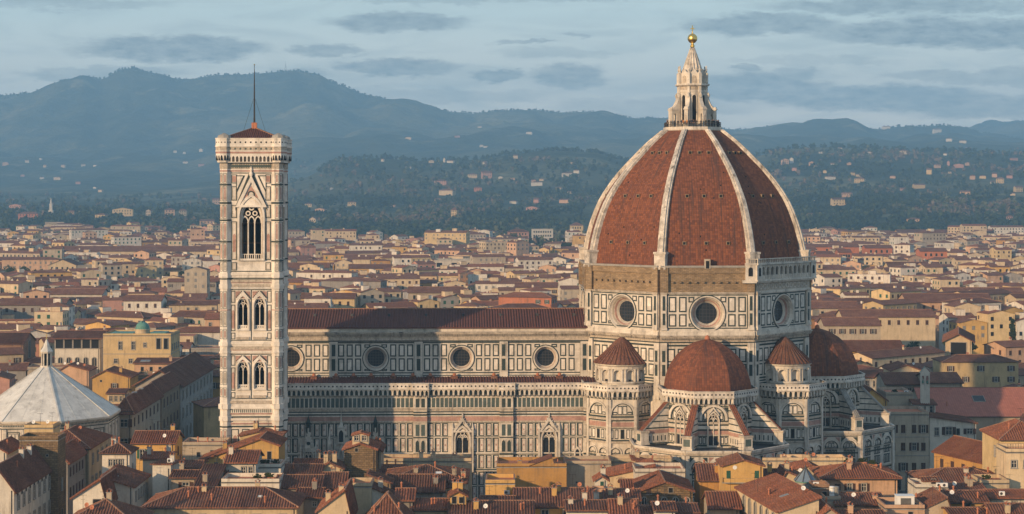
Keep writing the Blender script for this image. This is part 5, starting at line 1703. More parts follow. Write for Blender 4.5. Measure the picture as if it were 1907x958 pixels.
def house(name, label, cat, X, Y, rot, w, l, ze, roof='gx', rise=2.0, wall='plaster_cream', rmat='tile_brown', over=.45, wins=(), group=None, z0=0.0, coppi=True, detail=True, ro=.5, zl=None, zr=None, extras=(), parent=None, trim=True, string=None):
    """a building: walls, roof, windows; X, Y is the middle of its front edge"""
    if parent is None:
        root = thing(name, label, cat, (X, Y, 0), rot, group)
        off = (0, 0, 0)
    mb = MB()
    x0, x1 = -w / 2, w / 2
    pl, rl, hf = roof_planes(roof, w, l, ze, rise, over, ro, zl, zr)
    c = [(x0, 0), (x1, 0), (x1, l), (x0, l)]
    flat = roof == 'flat'
    T = lambda x, y: hf(x, y) - (0 if flat else .12)
    for k in range(4):
        a, b = c[k], c[(k + 1) % 4]
        pts = [(*a, z0), (*b, z0), (*b, T(*b))]
        if roof == 'gx' and k in (1, 3): pts.append((a[0], l / 2, T(a[0], l / 2)))
        if roof == 'gy' and k in (0, 2): pts.append((x0 + w * ro, a[1], T(x0 + w * ro, a[1])))
        pts.append((*a, T(*a)))
        mb.poly(pts, wall)
    F_ = {'f': Fr(0, 0, -90), 'r': Fr(x1, 0, 0), 'l': Fr(x0, 0, 180), 'b': Fr(0, l, 90)}
    if trim and string:
        for z in string:
            mb.fbox(F_['f'], x0, x1, z, z + .2, 0, .1, 'stone_grey'); mb.fbox(F_['r'], 0, l, z, z + .2, 0, .1, 'stone_grey'); mb.fbox(F_['l'], -l, 0, z, z + .2, 0, .1, 'stone_grey')
    if detail and not flat:
        # eaves board, gutter and a downpipe
        if roof in ('gx', 'hip', 'sf'):
            mb.fbox(F_['f'], x0, x1, ze - .32, ze - .12, 0, .12, 'stone_grey')
            mb.bar((x0 - over, -over - .1, hf(0, 0) - over * .3 - .3), (x1 + over, -over - .1, hf(0, 0) - over * .3 - .3), .14, .12, 'iron')
        mb.fbox(F_['f'], x1 - .5, x1 - .38, z0, ze - .2, 0, .12, 'iron')
    if flat:
        t_ = .28
        mb.box(x0 - .06, x1 + .06, -.06, l + .06, ze - .3, ze - .12, 'stone_grey')
        for q_ in ((x0, x1, 0, t_), (x0, x1, l - t_, l), (x0, x0 + t_, t_, l - t_), (x1 - t_, x1, t_, l - t_)):
            mb.box(*q_, ze - .12, ze + .6, wall, top='ridge_tile')
        mb.poly([(x0, 0, ze - .1), (x1, 0, ze - .1), (x1, l, ze - .1), (x0, l, ze - .1)], 'terracotta' if rmat.startswith('tile') else 'lead_dark')
    wo_ = mb.build('wall', root) if parent is None else mb.build(name, parent, (X, Y, 0))
    if parent is not None:
        wo_.rotation_euler = (0, 0, rot)
        root = wo_
    ro_ = None
    if pl:
        rb = MB()
        for q_ in pl:
            rb.poly(q_, rmat)
            n_ = len(q_)
            lo = [(p[0], p[1], p[2] - .2) for p in q_]
            rb.poly(lo[::-1], 'wood_dark')
            for k in range(n_): rb.poly([lo[k], lo[(k + 1) % n_], q_[(k + 1) % n_], q_[k]], 'wood_dark' if not coppi else rmat)
            if coppi: rb.coppi(q_, rmat)
        for a, b in rl: rb.bar((a[0], a[1], a[2] - .03), (b[0], b[1], b[2] - .03), .24, .2 if coppi else .16, 'ridge_tile')
        ro_ = rb.build('roof', root)
    for wd in wins:
        face, u, z, ww, wh, kind = wd
        if face == 'l': u = -u
        put_window(root, F_[face], u, z, ww, wh, kind, detail)
    host = ro_ or wo_
    for e in extras:
        k = e[0]
        x, y = e[1], e[2]
        z = hf(x, y)
        q_ = MB()
        if k == 'chimney':
            hh = e[3] if len(e) > 3 else 1.3
            q_.box(x - .42, x + .42, y - .3, y + .3, z - .5, z + hh, wall if wall.startswith('plaster') else 'plaster_cream'); q_.box(x - .52, x + .52, y - .4, y + .4, z + hh, z + hh + .1, 'stone_grey')
            for sx in (-.3, .3): q_.box(x + sx - .07, x + sx + .07, y - .28, y + .28, z + hh + .1, z + hh + .4, 'terracotta')
            for sgn in (-1, 1): q_.poly([(x + sgn * .55, y - .42, z + hh + .36), (x + sgn * .55, y + .42, z + hh + .36), (x, y + .42, z + hh + .66), (x, y - .42, z + hh + .66)], 'terracotta')
            q_.build('chimney', host)
        elif k == 'pot':
            q_.lathe(x, y, [(.16, z - .2), (.15, z + .9), (.26, z + .95), (.26, z + 1.0), (.05, z + 1.25)], 'terracotta', 8)
            q_.build('chimney_pot', host)
        elif k == 'antenna':
            hh = e[3] if len(e) > 3 else 2.8
            q_.tube((x, y, z - .1), (x, y, z + hh), .035, .025, 'iron', 5)
            for j in range(5):
                zz = z + hh - .12
                q_.tube((x - .5 + j * .25, y - .3 + .05 * j, zz), (x - .5 + j * .25, y + .3 - .05 * j, zz), .015, .015, 'iron', 4)
            q_.tube((x - .65, y, z + hh - .12), (x + .65, y, z + hh - .12), .02, .02, 'iron', 4)
            q_.tube((x - .35, y, z + hh * .7), (x + .35, y, z + hh * .7), .018, .018, 'iron', 4)
            q_.build('antenna', host)
        elif k in ('dish', 'dishr'):
            mt = 'white_paint' if k == 'dish' else 'terracotta'
            q_.tube((x, y, z - .1), (x, y, z + 1.1), .035, .035, 'iron', 5)
            A = Vector((x, y - .1, z + 1.15)); nrm = Vector((-.25, -.9, .35)).normalized()
            ux = nrm.cross(Vector((0, 0, 1))).normalized(); uy = ux.cross(nrm)
            rr = .4
            pr = [tuple(A + (ux * math.cos(a) + uy * math.sin(a)) * rr) for a in [2 * PI * j / 14 for j in range(14)]]
            for j in range(14): q_.poly([pr[j], pr[(j + 1) % 14], tuple(A - nrm * .14)], mt)
            q_.tube(tuple(A - nrm * .14), tuple(A + nrm * .4), .015, .015, 'iron', 4)
            q_.build('satellite_dish', host)
        elif k == 'skylight':
            sw, sl_ = e[3], e[4]
            z00, z01 = hf(x, y - sl_ / 2), hf(x, y + sl_ / 2)
            zx = hf(x + sw / 2, y) - hf(x - sw / 2, y)
            P_ = [(x - sw / 2, y - sl_ / 2, z00 - zx / 2 + .16), (x + sw / 2, y - sl_ / 2, z00 + zx / 2 + .16), (x + sw / 2, y + sl_ / 2, z01 + zx / 2 + .16), (x - sw / 2, y + sl_ / 2, z01 - zx / 2 + .16)]
            q_.poly(P_, e[5] if len(e) > 5 else 'steel_blue')
            for j in range(4):
                a, b = P_[j], P_[(j + 1) % 4]
                q_.bar((a[0], a[1], a[2] - .2), (b[0], b[1], b[2] - .2), .12, .24, 'stone_grey')
            q_.build('skylight', host)
        elif k == 'unit':
            q_.box(x - .5, x + .5, y - .2, y + .2, z + .1, z + .85, 'white_paint'); q_.fpoly(Fr(x, y - .2, -90), disc(-.15, z + .47, .26, 12), 0, .02, 'iron')
            q_.build('air_conditioner', host)
        elif k == 'plants':
            for j in range(60):
                a, r_ = rnd.uniform(0, 2 * PI), rnd.uniform(0, .7)
                px_, py_, pz_ = x + r_ * math.cos(a) * 1.4, y + r_ * math.sin(a) * .6, z + rnd.uniform(.1, 1.1)
                s_ = rnd.uniform(.12, .28)
                q_.poly([(px_ - s_, py_, pz_), (px_ + s_ * .4, py_ - s_ * .6, pz_ + s_), (px_ + s_, py_ + .1, pz_ - .1), (px_, py_ + s_, pz_ - s_)], 'leaf')
            q_.box(x - 1.0, x + 1.0, y - .3, y + .3, z - .05, z + .4, 'terracotta')
            q_.build('planter', host)
        elif k == 'rail':
            xa, xb = e[3], e[4]
            for zz in (.5, 1.0): q_.bar((xa, y, z + zz + .5), (xb, y, z + zz + .5), .05, .05, 'iron')
            n_ = int((xb - xa) / .5)
            for j in range(n_ + 1):
                xx = xa + (xb - xa) * j / n_
                q_.box(xx - .025, xx + .025, y - .025, y + .025, z, z + 1.5, 'iron')
            q_.build('railing', host)
    return root, wo_, ro_, hf, F_


def wrow(face, u0, u1, n, z, w=1.05, h=1.75, kind='b'):
    return [(face, u0 + (u1 - u0) * (k + .5) / n, z, w, h, kind) for k in range(n)]


TAKEN = []                                   # plan circles occupied by buildings placed by hand


def place(pxl, pxr, ye, d, l, roof='gx', yr=None, **kw):
    """a house from the photo columns and rows of its front eave, at distance d"""
    rot = kw.pop('rot', 0.0)
    X = Xp((pxl + pxr) / 2, d)
    w = (pxr - pxl) * d / F_PX / math.cos(rot)
    ze = Zp(ye, d)
    if 'rise' not in kw:
        dr = d + (l / 2 if roof in ('gx', 'hip') else l if roof == 'sf' else 0)
        kw['rise'] = max(.4, Zp(yr, dr) - ze) if yr is not None else .6
    if roof == 'gy':
        for k in ('zl', 'zr'):
            if k in kw: kw[k] = Zp(kw[k], d)
    n_ = max(1, int(max(w, l) / 7))
    ca, sa = math.cos(rot), math.sin(rot)
    for i in range(n_):
        for fx in ((0,) if w < 12 else (-w / 3, 0, w / 3)):
            yy = l * (i + .5) / n_
            TAKEN.append((X + fx * ca - yy * sa, d + fx * sa + yy * ca, 5.5))
    W_ = kw.pop('W', None)
    nm = kw.pop('name', 'house'); cat_ = kw.pop('cat', 'house')
    if W_: kw['wins'] = W_(w, l, ze)
    E_ = kw.pop('E', None)
    if E_: kw['extras'] = E_(w, l)
    if kw.get('group') == GR and roof != 'flat':       # every old roof carries its own clutter
        ex = list(kw.get('extras', ()))
        for _ in range(rnd.choice((1, 2, 2, 3))):
            ex.append((rnd.choice(('antenna', 'antenna', 'pot', 'chimney')), rnd.uniform(-.38, .38) * w, rnd.uniform(.2, .8) * l))
        kw['extras'] = ex
    return house(nm, kw.pop('label'), cat_, X, d, rot, w, l, ze, roof, **kw)


GR = 'rooftops in front of the cathedral'
P_ = lambda c: 'plaster_' + c
H = lambda *a, **k: place(*a, group=GR, **k)
# ---- west end, round the baptistery
place(36, 108, 819, 345, 5.8, 'flat', wall='tower_masonry', rmat='lead', name='stone_tower', cat='tower', label='tall brown rubble stone tower with flat open top, in front of the baptistery',
      W=lambda w, l, z: [('f', -1.8, z - 3.2, .35, .4, 's'), ('f', 1.6, z - 3.2, .35, .4, 's'), ('r', 3, z - 10, .7, 2.2, 'n'), ('r', 3.2, z - 16, .8, 2.4, 's')])
H(-40, 26, 912, 320, 27, 'gy', yr=868, wall=P_('white'), rmat='tile_brown', label='white house with a row of dark windows down the street side, beside the stone tower',
  W=lambda w, l, z: wrow('r', 1, 26, 7, z - 3.9, 1.2, 2.3, 'n') + wrow('r', 1, 26, 9, z - 1.6, .9, .9, 's') + wrow('r', 1, 26, 7, z - 8.4, 1.2, 2.3, 'n'), E=lambda w, l: [('pot', 1.2, 9), ('chimney', .5, 20)], string=[])
H(60, 166, 834, 386, 20, 'hip', yr=797, wall=P_('cream'), rmat='tile_red', label='big hip roof in warm red tiles beside the stone tower, below the baptistery',
  W=lambda w, l, z: wrow('r', 1, 19, 4, z - 3.9, 1.1, 2.2, 'n') + wrow('r', 1, 19, 5, z - 8.2, 1.2, 1.7, 'n'), E=lambda w, l: [('dishr', 2, 9), ('chimney', -2, 14)])
H(95, 126, 860, 370, 15, 'gy', yr=838, ro=.3, wall=P_('grey'), rmat='tile_red', label='lower red roofed house between the stone tower and the big hip roof',
  W=lambda w, l, z: wrow('r', 1, 14, 5, z - 3.4, 1.1, 1.9, 'c') + wrow('r', 1, 14, 5, z - 7.6, 1.1, 2, 'c'))
H(45, 99, 797, 374, 5.5, 'flat', wall=P_('pale_yellow'), label='pale yellow roof block with dishes, between the stone tower and the baptistery wall',
  E=lambda w, l: [('dish', -1.2, .6), ('dish', 1.6, 1), ('antenna', -.2, 2), ('antenna', 2, 3)])
H(-32, 12, 842, 372, 12, 'gy', yr=829, wall=P_('white'), rmat='tile_red', label='small red gable at the picture edge beside the baptistery')
H(190, 241, 842, 346, 6.2, 'hip', yr=825, wall=P_('white'), rmat='tile_brown', label='white square turret house with pyramid roof and triple window', W=lambda w, l, z: [('f', 0, z - 2.7, .8, 1.3, 'n'), ('f', -.95, z - 2.7, .7, 1.3, 'n'), ('f', .95, z - 2.7, .7, 1.3, 'n'), ('r', 3, z - 3.6, .5, 1.0, 's')])
H(191, 248, 906, 330, 14, 'sr', rise=1.7, wall=P_('white'), rmat='tile_brown', label='white house with sloping mono-pitch roof and blank sunlit front wall', W=lambda w, l, z: wrow('r', 1, 13, 5, z - 3.0, .8, 1.7, 'n'), E=lambda w, l: [('pot', 1.6, 6), ('skylight', -1.6, 4, 1.6, .6), ('antenna', 1.5, 12)])
H(136, 196, 926, 322, 12, 'gy', yr=893, ro=.85, wall=P_('white'), rmat='tile_red', label='low white house under a sunlit orange roof slope, with one dark window', W=lambda w, l, z: [('f', 1.4, z - 1.3, 1.4, .9, 's')])
H(113, 252, 978, 300, 13, 'hip', yr=930, wall=P_('beige'), rmat='tile_brown', label='brown hip roof with two terracotta dishes, at the bottom edge', E=lambda w, l: [('dishr', -2.6, 3.2), ('dishr', -1.6, 2.6), ('chimney', .4, 6.6), ('antenna', 2, 5)])
H(247, 325, 824, 381, 9, 'gx', yr=803, wall=P_('yellow'), rmat='tile_red', label='yellow house with green shutters and a sunlit red roof, before the grey palazzo', W=lambda w, l, z: [('f', -2.3, z - 3.4, 1.0, 1.9, 'g'), ('f', 1.3, z - 3, .5, .7, 's'), ('r', 4, z - 3.2, 1, 1.8, 'c')], E=lambda w, l: [('antenna', 2.4, 3), ('antenna', -1, 4), ('chimney', 3, 5.5), ('dish', 2.2, .5)])
H(266, 312, 853, 352, 8, 'gx', yr=842, wall=P_('white'), rmat='tile_red', label='white house with narrow red roof behind the turret house', E=lambda w, l: [('chimney', -1.6, 2.5), ('pot', 1.4, 3)], W=lambda w, l, z: [('r', 3.5, z - 2.5, .8, 1.2, 's')])
H(284, 318, 871, 341, 9, 'sb', rise=.7, wall=P_('white'), rmat='tile_brown', label='narrow white house with blank wall and small roof, beside the mono-pitch house', E=lambda w, l: [('unit', 1.2, 2)])
H(340, 421, 829, 376, 7, 'flat', wall=P_('beige'), label='beige blank house wall with two little windows, at the foot of the bell tower', W=lambda w, l, z: [('f', -1.2, z - 2.4, .7, .9, 's'), ('f', 1.6, z - 1.7, .7, .6, 's')], E=lambda w, l: [('pot', .2, 3), ('pot', -2, 4)])
H(368, 519, 860, 364, 10, 'gy', yr=817, ro=.77, zl=860, zr=829, wall=P_('yellow'), rmat='tile_red', label='broad yellow gable house with long roof slope, under the bell tower', W=lambda w, l, z: [('f', -4.4, z - 1.8, .7, 1.6, 's'), ('f', -1.0, z + 1.2, .3, .3, 's'), ('f', 6.2, z + .2, .8, 1.8, 's')], E=lambda w, l: [('antenna', -2, 2), ('antenna', -4, 4)])
H(447, 523, 811, 379, 7, 'gy', yr=803, ro=.46, wall=P_('pale_yellow'), rmat='tile_brown', label='pale yellow gable standing against the shaft of the bell tower', E=lambda w, l: [('antenna', -1.5, 2, 2.2)])
r_, wo_, ro_, hf, FF = H(421, 476, 860, 345, 9, 'gx', yr=839, wall=P_('white'), rmat='tile_red', label='white house with red roof and a dark green awning over its terrace', W=lambda w, l, z: [('f', .5, z - 2.6, .8, 1.6, 'n'), ('f', 1.9, z - 2.6, .8, 1.6, 'n')], E=lambda w, l: [('chimney', -2.3, 3), ('antenna', .3, 2), ('antenna', 1.8, 3)])
aw = MB()
zb = Zp(886, 343)
prev = None
for k in range(13):
    x = -2.8 + k * .82
    zz = zb + .5 * math.sin(k * .55 + .6) + (.0 if k < 4 else -.25)
    cur = [(x, -3.2, zz - .55), (x, -.02, zz)]
    if prev: aw.poly([prev[0], cur[0], cur[1], prev[1]], 'awning_green'); aw.poly([prev[0], cur[0], (cur[0][0], cur[0][1], cur[0][2] - .3), (prev[0][0], prev[0][1], prev[0][2] - .3)], 'awning_green')
    prev = cur
for x in (-2.6, 1.2, 5, 6.8): aw.tube((x, -3.1, zb - 3.2), (x, -3.1, zb - .4), .05, .05, 'iron', 6)
aw.build('awning', r_)
H(477, 523, 870, 349, 6, 'flat', wall=P_('white'), label='white roof terrace with railing and door, beside the green awning', E=lambda w, l: [('rail', 0, .2, -2.2, 2.2), ('plants', -1, 1.4), ('plants', 1.1, 2)])
H(412, 520, 898, 334, 7, 'flat', wall=P_('white'), label='low white terrace wall with broken tiles in front of the green awning', E=lambda w, l: [('plants', 1, 2), ('plants', 3, 3)])
H(316, 371, 870, 353, 8, 'gx', yr=858, wall=P_('beige'), rmat='tile_brown', label='dark brown roof strip behind the shuttered grey house', E=lambda w, l: [('antenna', 1, 3), ('antenna', -1, 5)])
H(319, 367, 888, 338, 7, 'gx', yr=876, wall=P_('beige'), rmat='tile_brown', label='beige house with brown shutters folded open on one window', W=lambda w, l, z: [('f', .3, z - 2.7, 1.2, 1.7, 'b')])
H(363, 399, 906, 333, 11, 'sf', yr=866, wall=P_('beige'), rmat='tile_brown', label='steep brown mono-pitch roof beside the shuttered beige house')
H(397, 421, 881, 344, 7, 'gx', yr=866, wall=P_('beige'), rmat='tile_brown', label='little brown roof squeezed against the white awning house', W=lambda w, l, z: [('f', .6, z - 2, .6, .9, 's')])
H(268, 552, 943, 316, 12.5, 'hip', yr=908, wall=P_('cream'), rmat='tile_brown', label='long cream house with brown tiled hip roof and six windows, at the bottom edge',
  W=lambda w, l, z: [('f', u, z - 3.3, 1.15, 1.9, 'n') for u in (-11.2, -7.9, -3.2, 1.8, 6.3, 10.8)], E=lambda w, l: [('pot', -6, 3), ('chimney', -3.6, 5, .8), ('pot', -1.8, 2), ('skylight', 6.5, 3, .7, .6, 'white_paint'), ('pot', 7.6, 1.2), ('antenna', -9, 4)])
H(527, 597, 881, 352, 8, 'gx', yr=865, wall=P_('white'), rmat='tile_brown', label='white house with long brown roof below the twin gables of the aisle', E=lambda w, l: [('antenna', 1, 2)])
H(514, 596, 907, 336, 9, 'gx', yr=885, wall=P_('grey'), rmat='tile_brown', label='brown roof with a tall thin flue, one row below the aisle gables', E=lambda w, l: [('antenna', 2.5, 2, 3.5), ('pot', 3, 1), ('antenna', -2, 4)])
H(552, 598, 925, 327, 8, 'gx', yr=909, wall=P_('grey'), rmat='tile_red', label='grey house with low red roof and one square window', W=lambda w, l, z: [('f', 1, z - 1.8, .8, .9, 'n')])
H(600, 642, 908, 338, 9, 'gx', yr=880, wall=P_('beige'), rmat='tile_brown', label='brown roof leaning against the stone belvedere tower', W=lambda w, l, z: [('f', .2, z - 2, 1.0, 1.4, 's')], E=lambda w, l: [('antenna', 0, 3)])
H(596, 638, 872, 356, 6, 'gy', yr=861, ro=.4, wall=P_('cream'), rmat='tile_brown', label='cream gable with two chimneys beside the stone belvedere tower', E=lambda w, l: [('chimney', -1.2, 1.5, 1.8), ('chimney', .5, 1.5, 1.8)], W=lambda w, l, z: [('f', .9, z - 1.4, .4, .5, 's')])
H(548, 598, 864, 368, 7, 'gx', yr=855, wall=P_('beige'), rmat='tile_red', label='small red roof touching the foot of the nave wall')
# ---- stone house with the belvedere
r_, wo_, ro_, hf, FF = H(641, 700, 836, 360, 9, 'gy', yr=826, ro=.5, wall='tower_masonry', rmat='tile_red', name='stone_tower_house', label='brown stone tower house with a little glazed belvedere on its roof', W=lambda w, l, z: [('f', -.7, z - .6, .55, .7, 's'), ('f', -2, z - 4.5, .3, .3, 's'), ('f', 2, z - 4.3, .3, .3, 's')], E=lambda w, l: [('antenna', 2.2, 2)])
house('belvedere', '', '', -.0, .9, 0, 3.2, 3.0, Zp(810, 361), 'gy', .45, P_('cream'), 'tile_red', .25, [('f', -.75, Zp(822, 361) + .1, .85, 1.0, 'n'), ('f', .75, Zp(822, 361) + .1, .85, 1.0, 'n')], z0=24.0, detail=False, parent=r_)
H(698, 709, 838, 366, 9, 'sr', rise=1.0, wall=P_('beige'), rmat='tile_red', label='sliver of red roof behind the stone belvedere tower')
H(706, 878, 859, 380, 6, 'flat', wall=P_('cream'), label='long cream parapet wall with chimneys in front of the aisle windows', E=lambda w, l: [('chimney', 6, 3, .8), ('chimney', -1, 3, 1.3), ('chimney', 1.6, 3, 1.5)])
H(706, 752, 881, 364, 8, 'gx', yr=866, wall=P_('beige'), rmat='tile_brown', label='brown roof beside the stone belvedere tower, below the long cream parapet')
H(716, 868, 897, 346, 15, 'hip', yr=866, wall=P_('beige'), rmat='tile_brown', label='brown hip roof with a white square skylight, below the long cream parapet', E=lambda w, l: [('skylight', 2.4, 3.4, 1.2, 1.4, 'white_paint'), ('antenna', -3, 4), ('antenna', 1, 6), ('chimney', -2, 4, .8), ('chimney', 5.4, 3)])
H(722, 826, 914, 334, 10, 'gx', yr=884, wall=P_('grey'), rmat='tile_brown', label='wide dark brown roof with a chimney stack on its slope', E=lambda w, l: [('chimney', 3.6, 2.2, 1.0), ('antenna', -2, 3), ('antenna', 1, 2)])
H(828, 866, 909, 340, 7, 'sl', rise=1.0, wall=P_('cream'), rmat='tile_brown', label='small cream wall with one window under the white skylight roof', W=lambda w, l, z: [('f', -.9, z - 1.2, .7, .8, 's')], E=lambda w, l: [('dishr', .6, 1), ('dishr', 1.5, 2), ('antenna', 0, 3), ('antenna', 1.3, 4)])
H(650, 692, 906, 318, 6, 'flat', wall=P_('cream'), label='plain cream roof block standing on the brown hip roof slope', E=lambda w, l: [('pot', -1.2, 1)])
H(692, 740, 928, 319, 5, 'sr', rise=2.0, wall=P_('white'), rmat='tile_brown', label='white sloping parapet wall beside the plain cream roof block')
H(686, 727, 899, 331, 5, 'sr', rise=1.4, wall='stone_brown', rmat='tile_brown', label='short brown stone wall end with sloping top')
H(664, 772, 990, 298, 12, 'hip', yr=918, wall=P_('cream'), rmat='tile_brown', label='broad brown hip roof with bold tile ridges, at the bottom edge', E=lambda w, l: [('pot', 2, 3)])
H(738, 768, 930, 314, 8, 'gx', yr=910, wall=P_('grey'), rmat='tile_red', label='small red roof hemmed between brown roofs')
H(592, 651, 950, 305, 11, 'gy', yr=912, ro=.85, wall=P_('cream'), rmat='tile_red', label='cream gable end with sunlit orange roof and a round chimney cap', E=lambda w, l: [('chimney', 1.1, 2, .8)])
H(768, 838, 948, 313, 10, 'gx', yr=929, wall=P_('cream'), rmat='tile_red', label='red sunlit roof with three thin flues, beside the yellow dormer', E=lambda w, l: [('pot', 0, 2), ('pot', .5, 2.2), ('pot', 2.3, 1.2), ('antenna', -2, 3)])
H(838, 868, 922, 313, 4, 'gy', yr=914, wall=P_('yellow'), rmat='tile_red', label='yellow dormer turret with two dark openings', W=lambda w, l, z: [('f', -.65, z - 1.5, .75, 1.2, 's'), ('f', .65, z - 1.4, .9, 1.0, 's')])
H(838, 992, 960, 309, 11, 'gx', yr=933, wall=P_('yellow'), rmat='tile_brown', label='yellow walled house with brown roof below the yellow dormer', E=lambda w, l: [('antenna', 2.5, 2, 3.4), ('pot', 5, 2), ('pot', 5.5, 2.4), ('dish', -1, 1), ('antenna', -2, 3, 3.8)])
r_, wo_, ro_, hf, FF = H(904, 959, 900, 326, 7, 'flat', wall=P_('yellow'), label='sunlit yellow cube with an air conditioner and one small window', W=lambda w, l, z: [('f', 1.4, z - 2.9, .6, .9, 'n')])
q_ = MB(); q_.box(.7, 1.7, -.5, -.05, Zp(920, 326), Zp(913, 326), 'white_paint'); q_.fpoly(Fr(1.2, -.5, -90), disc(-.15, Zp(916.5, 326), .24, 12), 0, .02, 'iron'); q_.build('air_conditioner', r_)
H(896, 956, 943, 316, 8, 'gx', yr=924, wall=P_('yellow'), rmat='tile_brown', label='brown roof strip in front of the sunlit yellow cube')
# ---- middle
H(959, 1105, 942, 318, 12, 'gx', yr=909, wall=P_('yellow'), rmat='tile_brown', label='yellow house under a long brown roof with flues and dishes, four dark doors', W=lambda w, l, z: [('f', u, z - 3.4, 1.3, 2.7, 'n') for u in (-5.6, -1.6, 2.2, 5.4)],
  E=lambda w, l: [('pot', -2.4, 4), ('chimney', .9, 5, .9), ('dishr', 4.6, 5), ('pot', 6, 4.4), ('antenna', 3.4, 5, 3), ('antenna', -4, 3)])
r_, wo_, ro_, hf, FF = H(925, 1055, 869, 369, 9, 'flat', wall=P_('ochre'), label='large blank ochre house wall before the second aisle window', E=lambda w, l: [('dishr', 5, 1), ('chimney', -2.4, 3, .7)])
q_ = MB()
zt = Zp(868, 369)
q_.poly([(-.5, -.02, zt), (4.6, -.02, zt), (4.2, -.02, zt + 1.7)], P_('ochre')); q_.poly([(-.6, -.3, zt), (4.2, -.3, zt + 1.75), (4.2, 6, zt + 1.75), (-.6, 6, zt)], 'tile_red'); q_.build('gable', r_)
H(1050, 1138, 864, 373, 7, 'flat', wall=P_('beige'), label='tall beige blank wall with two tiny vents beside the ochre house', W=lambda w, l, z: [('f', -2.2, z - 4, .3, .35, 's'), ('f', 1.6, z - 4, .3, .35, 's')])
H(1109, 1131, 893, 334, 4, 'gy', yr=886, wall=P_('white'), rmat='tile_red', label='little white roof turret with a green door', W=lambda w, l, z: [('f', .1, z - 2.0, .6, 1.6, 'v')])
H(1104, 1128, 917, 330, 3.5, 'flat', wall=P_('peach'), label='peach parapet block below the little white turret')
H(1132, 1217, 886, 358, 9, 'sl', rise=1.9, wall=P_('cream'), rmat='tile_red', label='cream gable half with sunlit roof edge in front of the sacristy', E=lambda w, l: [('antenna', 2, 3)])
H(1183, 1276, 879, 352, 8, 'flat', wall=P_('white'), label='weathered white terrace wall below the chapel ring', E=lambda w, l: [('antenna', 1, 2), ('antenna', 3, 4)])
H(1180, 1232, 869, 366, 6, 'sr', rise=1.3, wall=P_('cream'), rmat='tile_red', label='cream lean-to with red roof edge against the chapel ring')
H(1135, 1254, 860, 379, 5, 'flat', wall=P_('cream'), label='low cream parapet under the blind arches of the sacristy')
H(1190, 1290, 914, 338, 13, 'gy', yr=897, ro=.48, wall='tower_masonry', rmat='tile_red', label='brown rubble gable house with arched green windows', W=lambda w, l, z: [('f', u, z - 2.6, .85, 1.3, 'a') for u in (-4.0, -.3, 1.8, 3.9)] + [('f', -3.2, z - .6, .8, 1.1, 'c'), ('f', .9, z - .4, .8, .9, 's')], E=lambda w, l: [('antenna', -1, 1, 4.5), ('antenna', 2, 3)])
H(1160, 1232, 912, 349, 9, 'gx', yr=893, wall=P_('cream'), rmat='tile_red', label='sunlit red roof behind the rubble gable house', E=lambda w, l: [('skylight', .8, 2, 1.0, 1.2, 'white_paint')])
H(1127, 1190, 930, 326, 9, 'gx', yr=911, wall=P_('cream'), rmat='tile_brown', label='brown roof with three chimneys beside the rubble gable house', E=lambda w, l: [('chimney', -2, 2), ('dish', 1, 1), ('antenna', 0, 3)])
H(1056, 1137, 949, 312, 10, 'gx', yr=932, wall=P_('white'), rmat='tile_brown', label='white house with brown roof, below the little white turret', E=lambda w, l: [('pot', -.6, 2), ('chimney', -3, 3, .8)])
H(1139, 1188, 962, 308, 10, 'gx', yr=930, wall=P_('cream'), rmat='tile_red', label='red tiled roof with bold ridges at the bottom edge, beside a white house', E=lambda w, l: [('pot', 1.6, 2), ('pot', 1.9, 2.6)])
H(1221, 1257, 949, 308, 8, 'gx', yr=935, wall=P_('white'), rmat='tile_brown', label='white cottage wall with brown roof and a white dish', E=lambda w, l: [('dish', -1.4, -.2), ('antenna', -1.2, 2, 4)])
H(1257, 1300, 953, 311, 9, 'gx', yr=938, wall=P_('grey'), rmat='tile_brown', label='dark brown roof at the bottom edge beside the white cottage')
H(1188, 1222, 958, 312, 9, 'gx', yr=944, wall=P_('beige'), rmat='tile_brown', label='low brown roof below the rubble gable house', E=lambda w, l: [('antenna', 0, 2)])
# ---- below the tribune
H(1303, 1345, 893, 348, 10, 'gx', yr=864, wall=P_('ochre'), rmat='tile_brown', label='ochre house with grey brown roof beside the yellow balcony house', W=lambda w, l, z: [('f', -1, z - 4, .3, 1.2, 's'), ('f', -1, z - 9, .3, 1, 's')])
r_, wo_, ro_, hf, FF = H(1346, 1421, 867, 342, 8, 'gy', yr=856, wall=P_('yellow'), rmat='tile_brown', label='yellow gable house with green doors on a balcony', W=lambda w, l, z: [('f', -2.7, z - 2.7, .75, 1.7, 'v'), ('f', 2.6, z - 2.5, .75, 1.5, 'v'), ('f', -2.5, z - 7.2, .6, 1.5, 's'), ('f', .9, z - 7.6, .9, 1.3, 'n')], E=lambda w, l: [('antenna', 0, 2)])
q_ = MB(); zb = Zp(897, 342)
q_.box(-3.9, 3.9, -1.2, 0, zb - .2, zb, 'stone_grey'); q_.box(-3.9, 3.9, -1.2, -1.05, zb, zb + .75, P_('yellow'), top='stone_grey'); q_.box(-3.9, -3.75, -1.2, 0, zb, zb + .75, P_('yellow')); q_.box(3.75, 3.9, -1.2, 0, zb, zb + .75, P_('yellow')); q_.build('balcony', r_)
q_ = MB(); q_.fpoly(FF['f'], disc(-1.5, Zp(871, 342), .4, 14), 0, .05, 'white_paint'); q_.build('wall_plaque', r_)
H(1420, 1457, 890, 351, 8, 'gx', yr=874, wall=P_('yellow'), rmat='tile_brown', label='small brown roof beside the yellow balcony house')
H(1456, 1500, 892, 347, 8, 'gy', yr=878, ro=.2, wall=P_('cream'), rmat='tile_brown', label='low brown gables beside the teal glass turret', E=lambda w, l: [('pot', 0, 2), ('dish', 1.4, 1)])
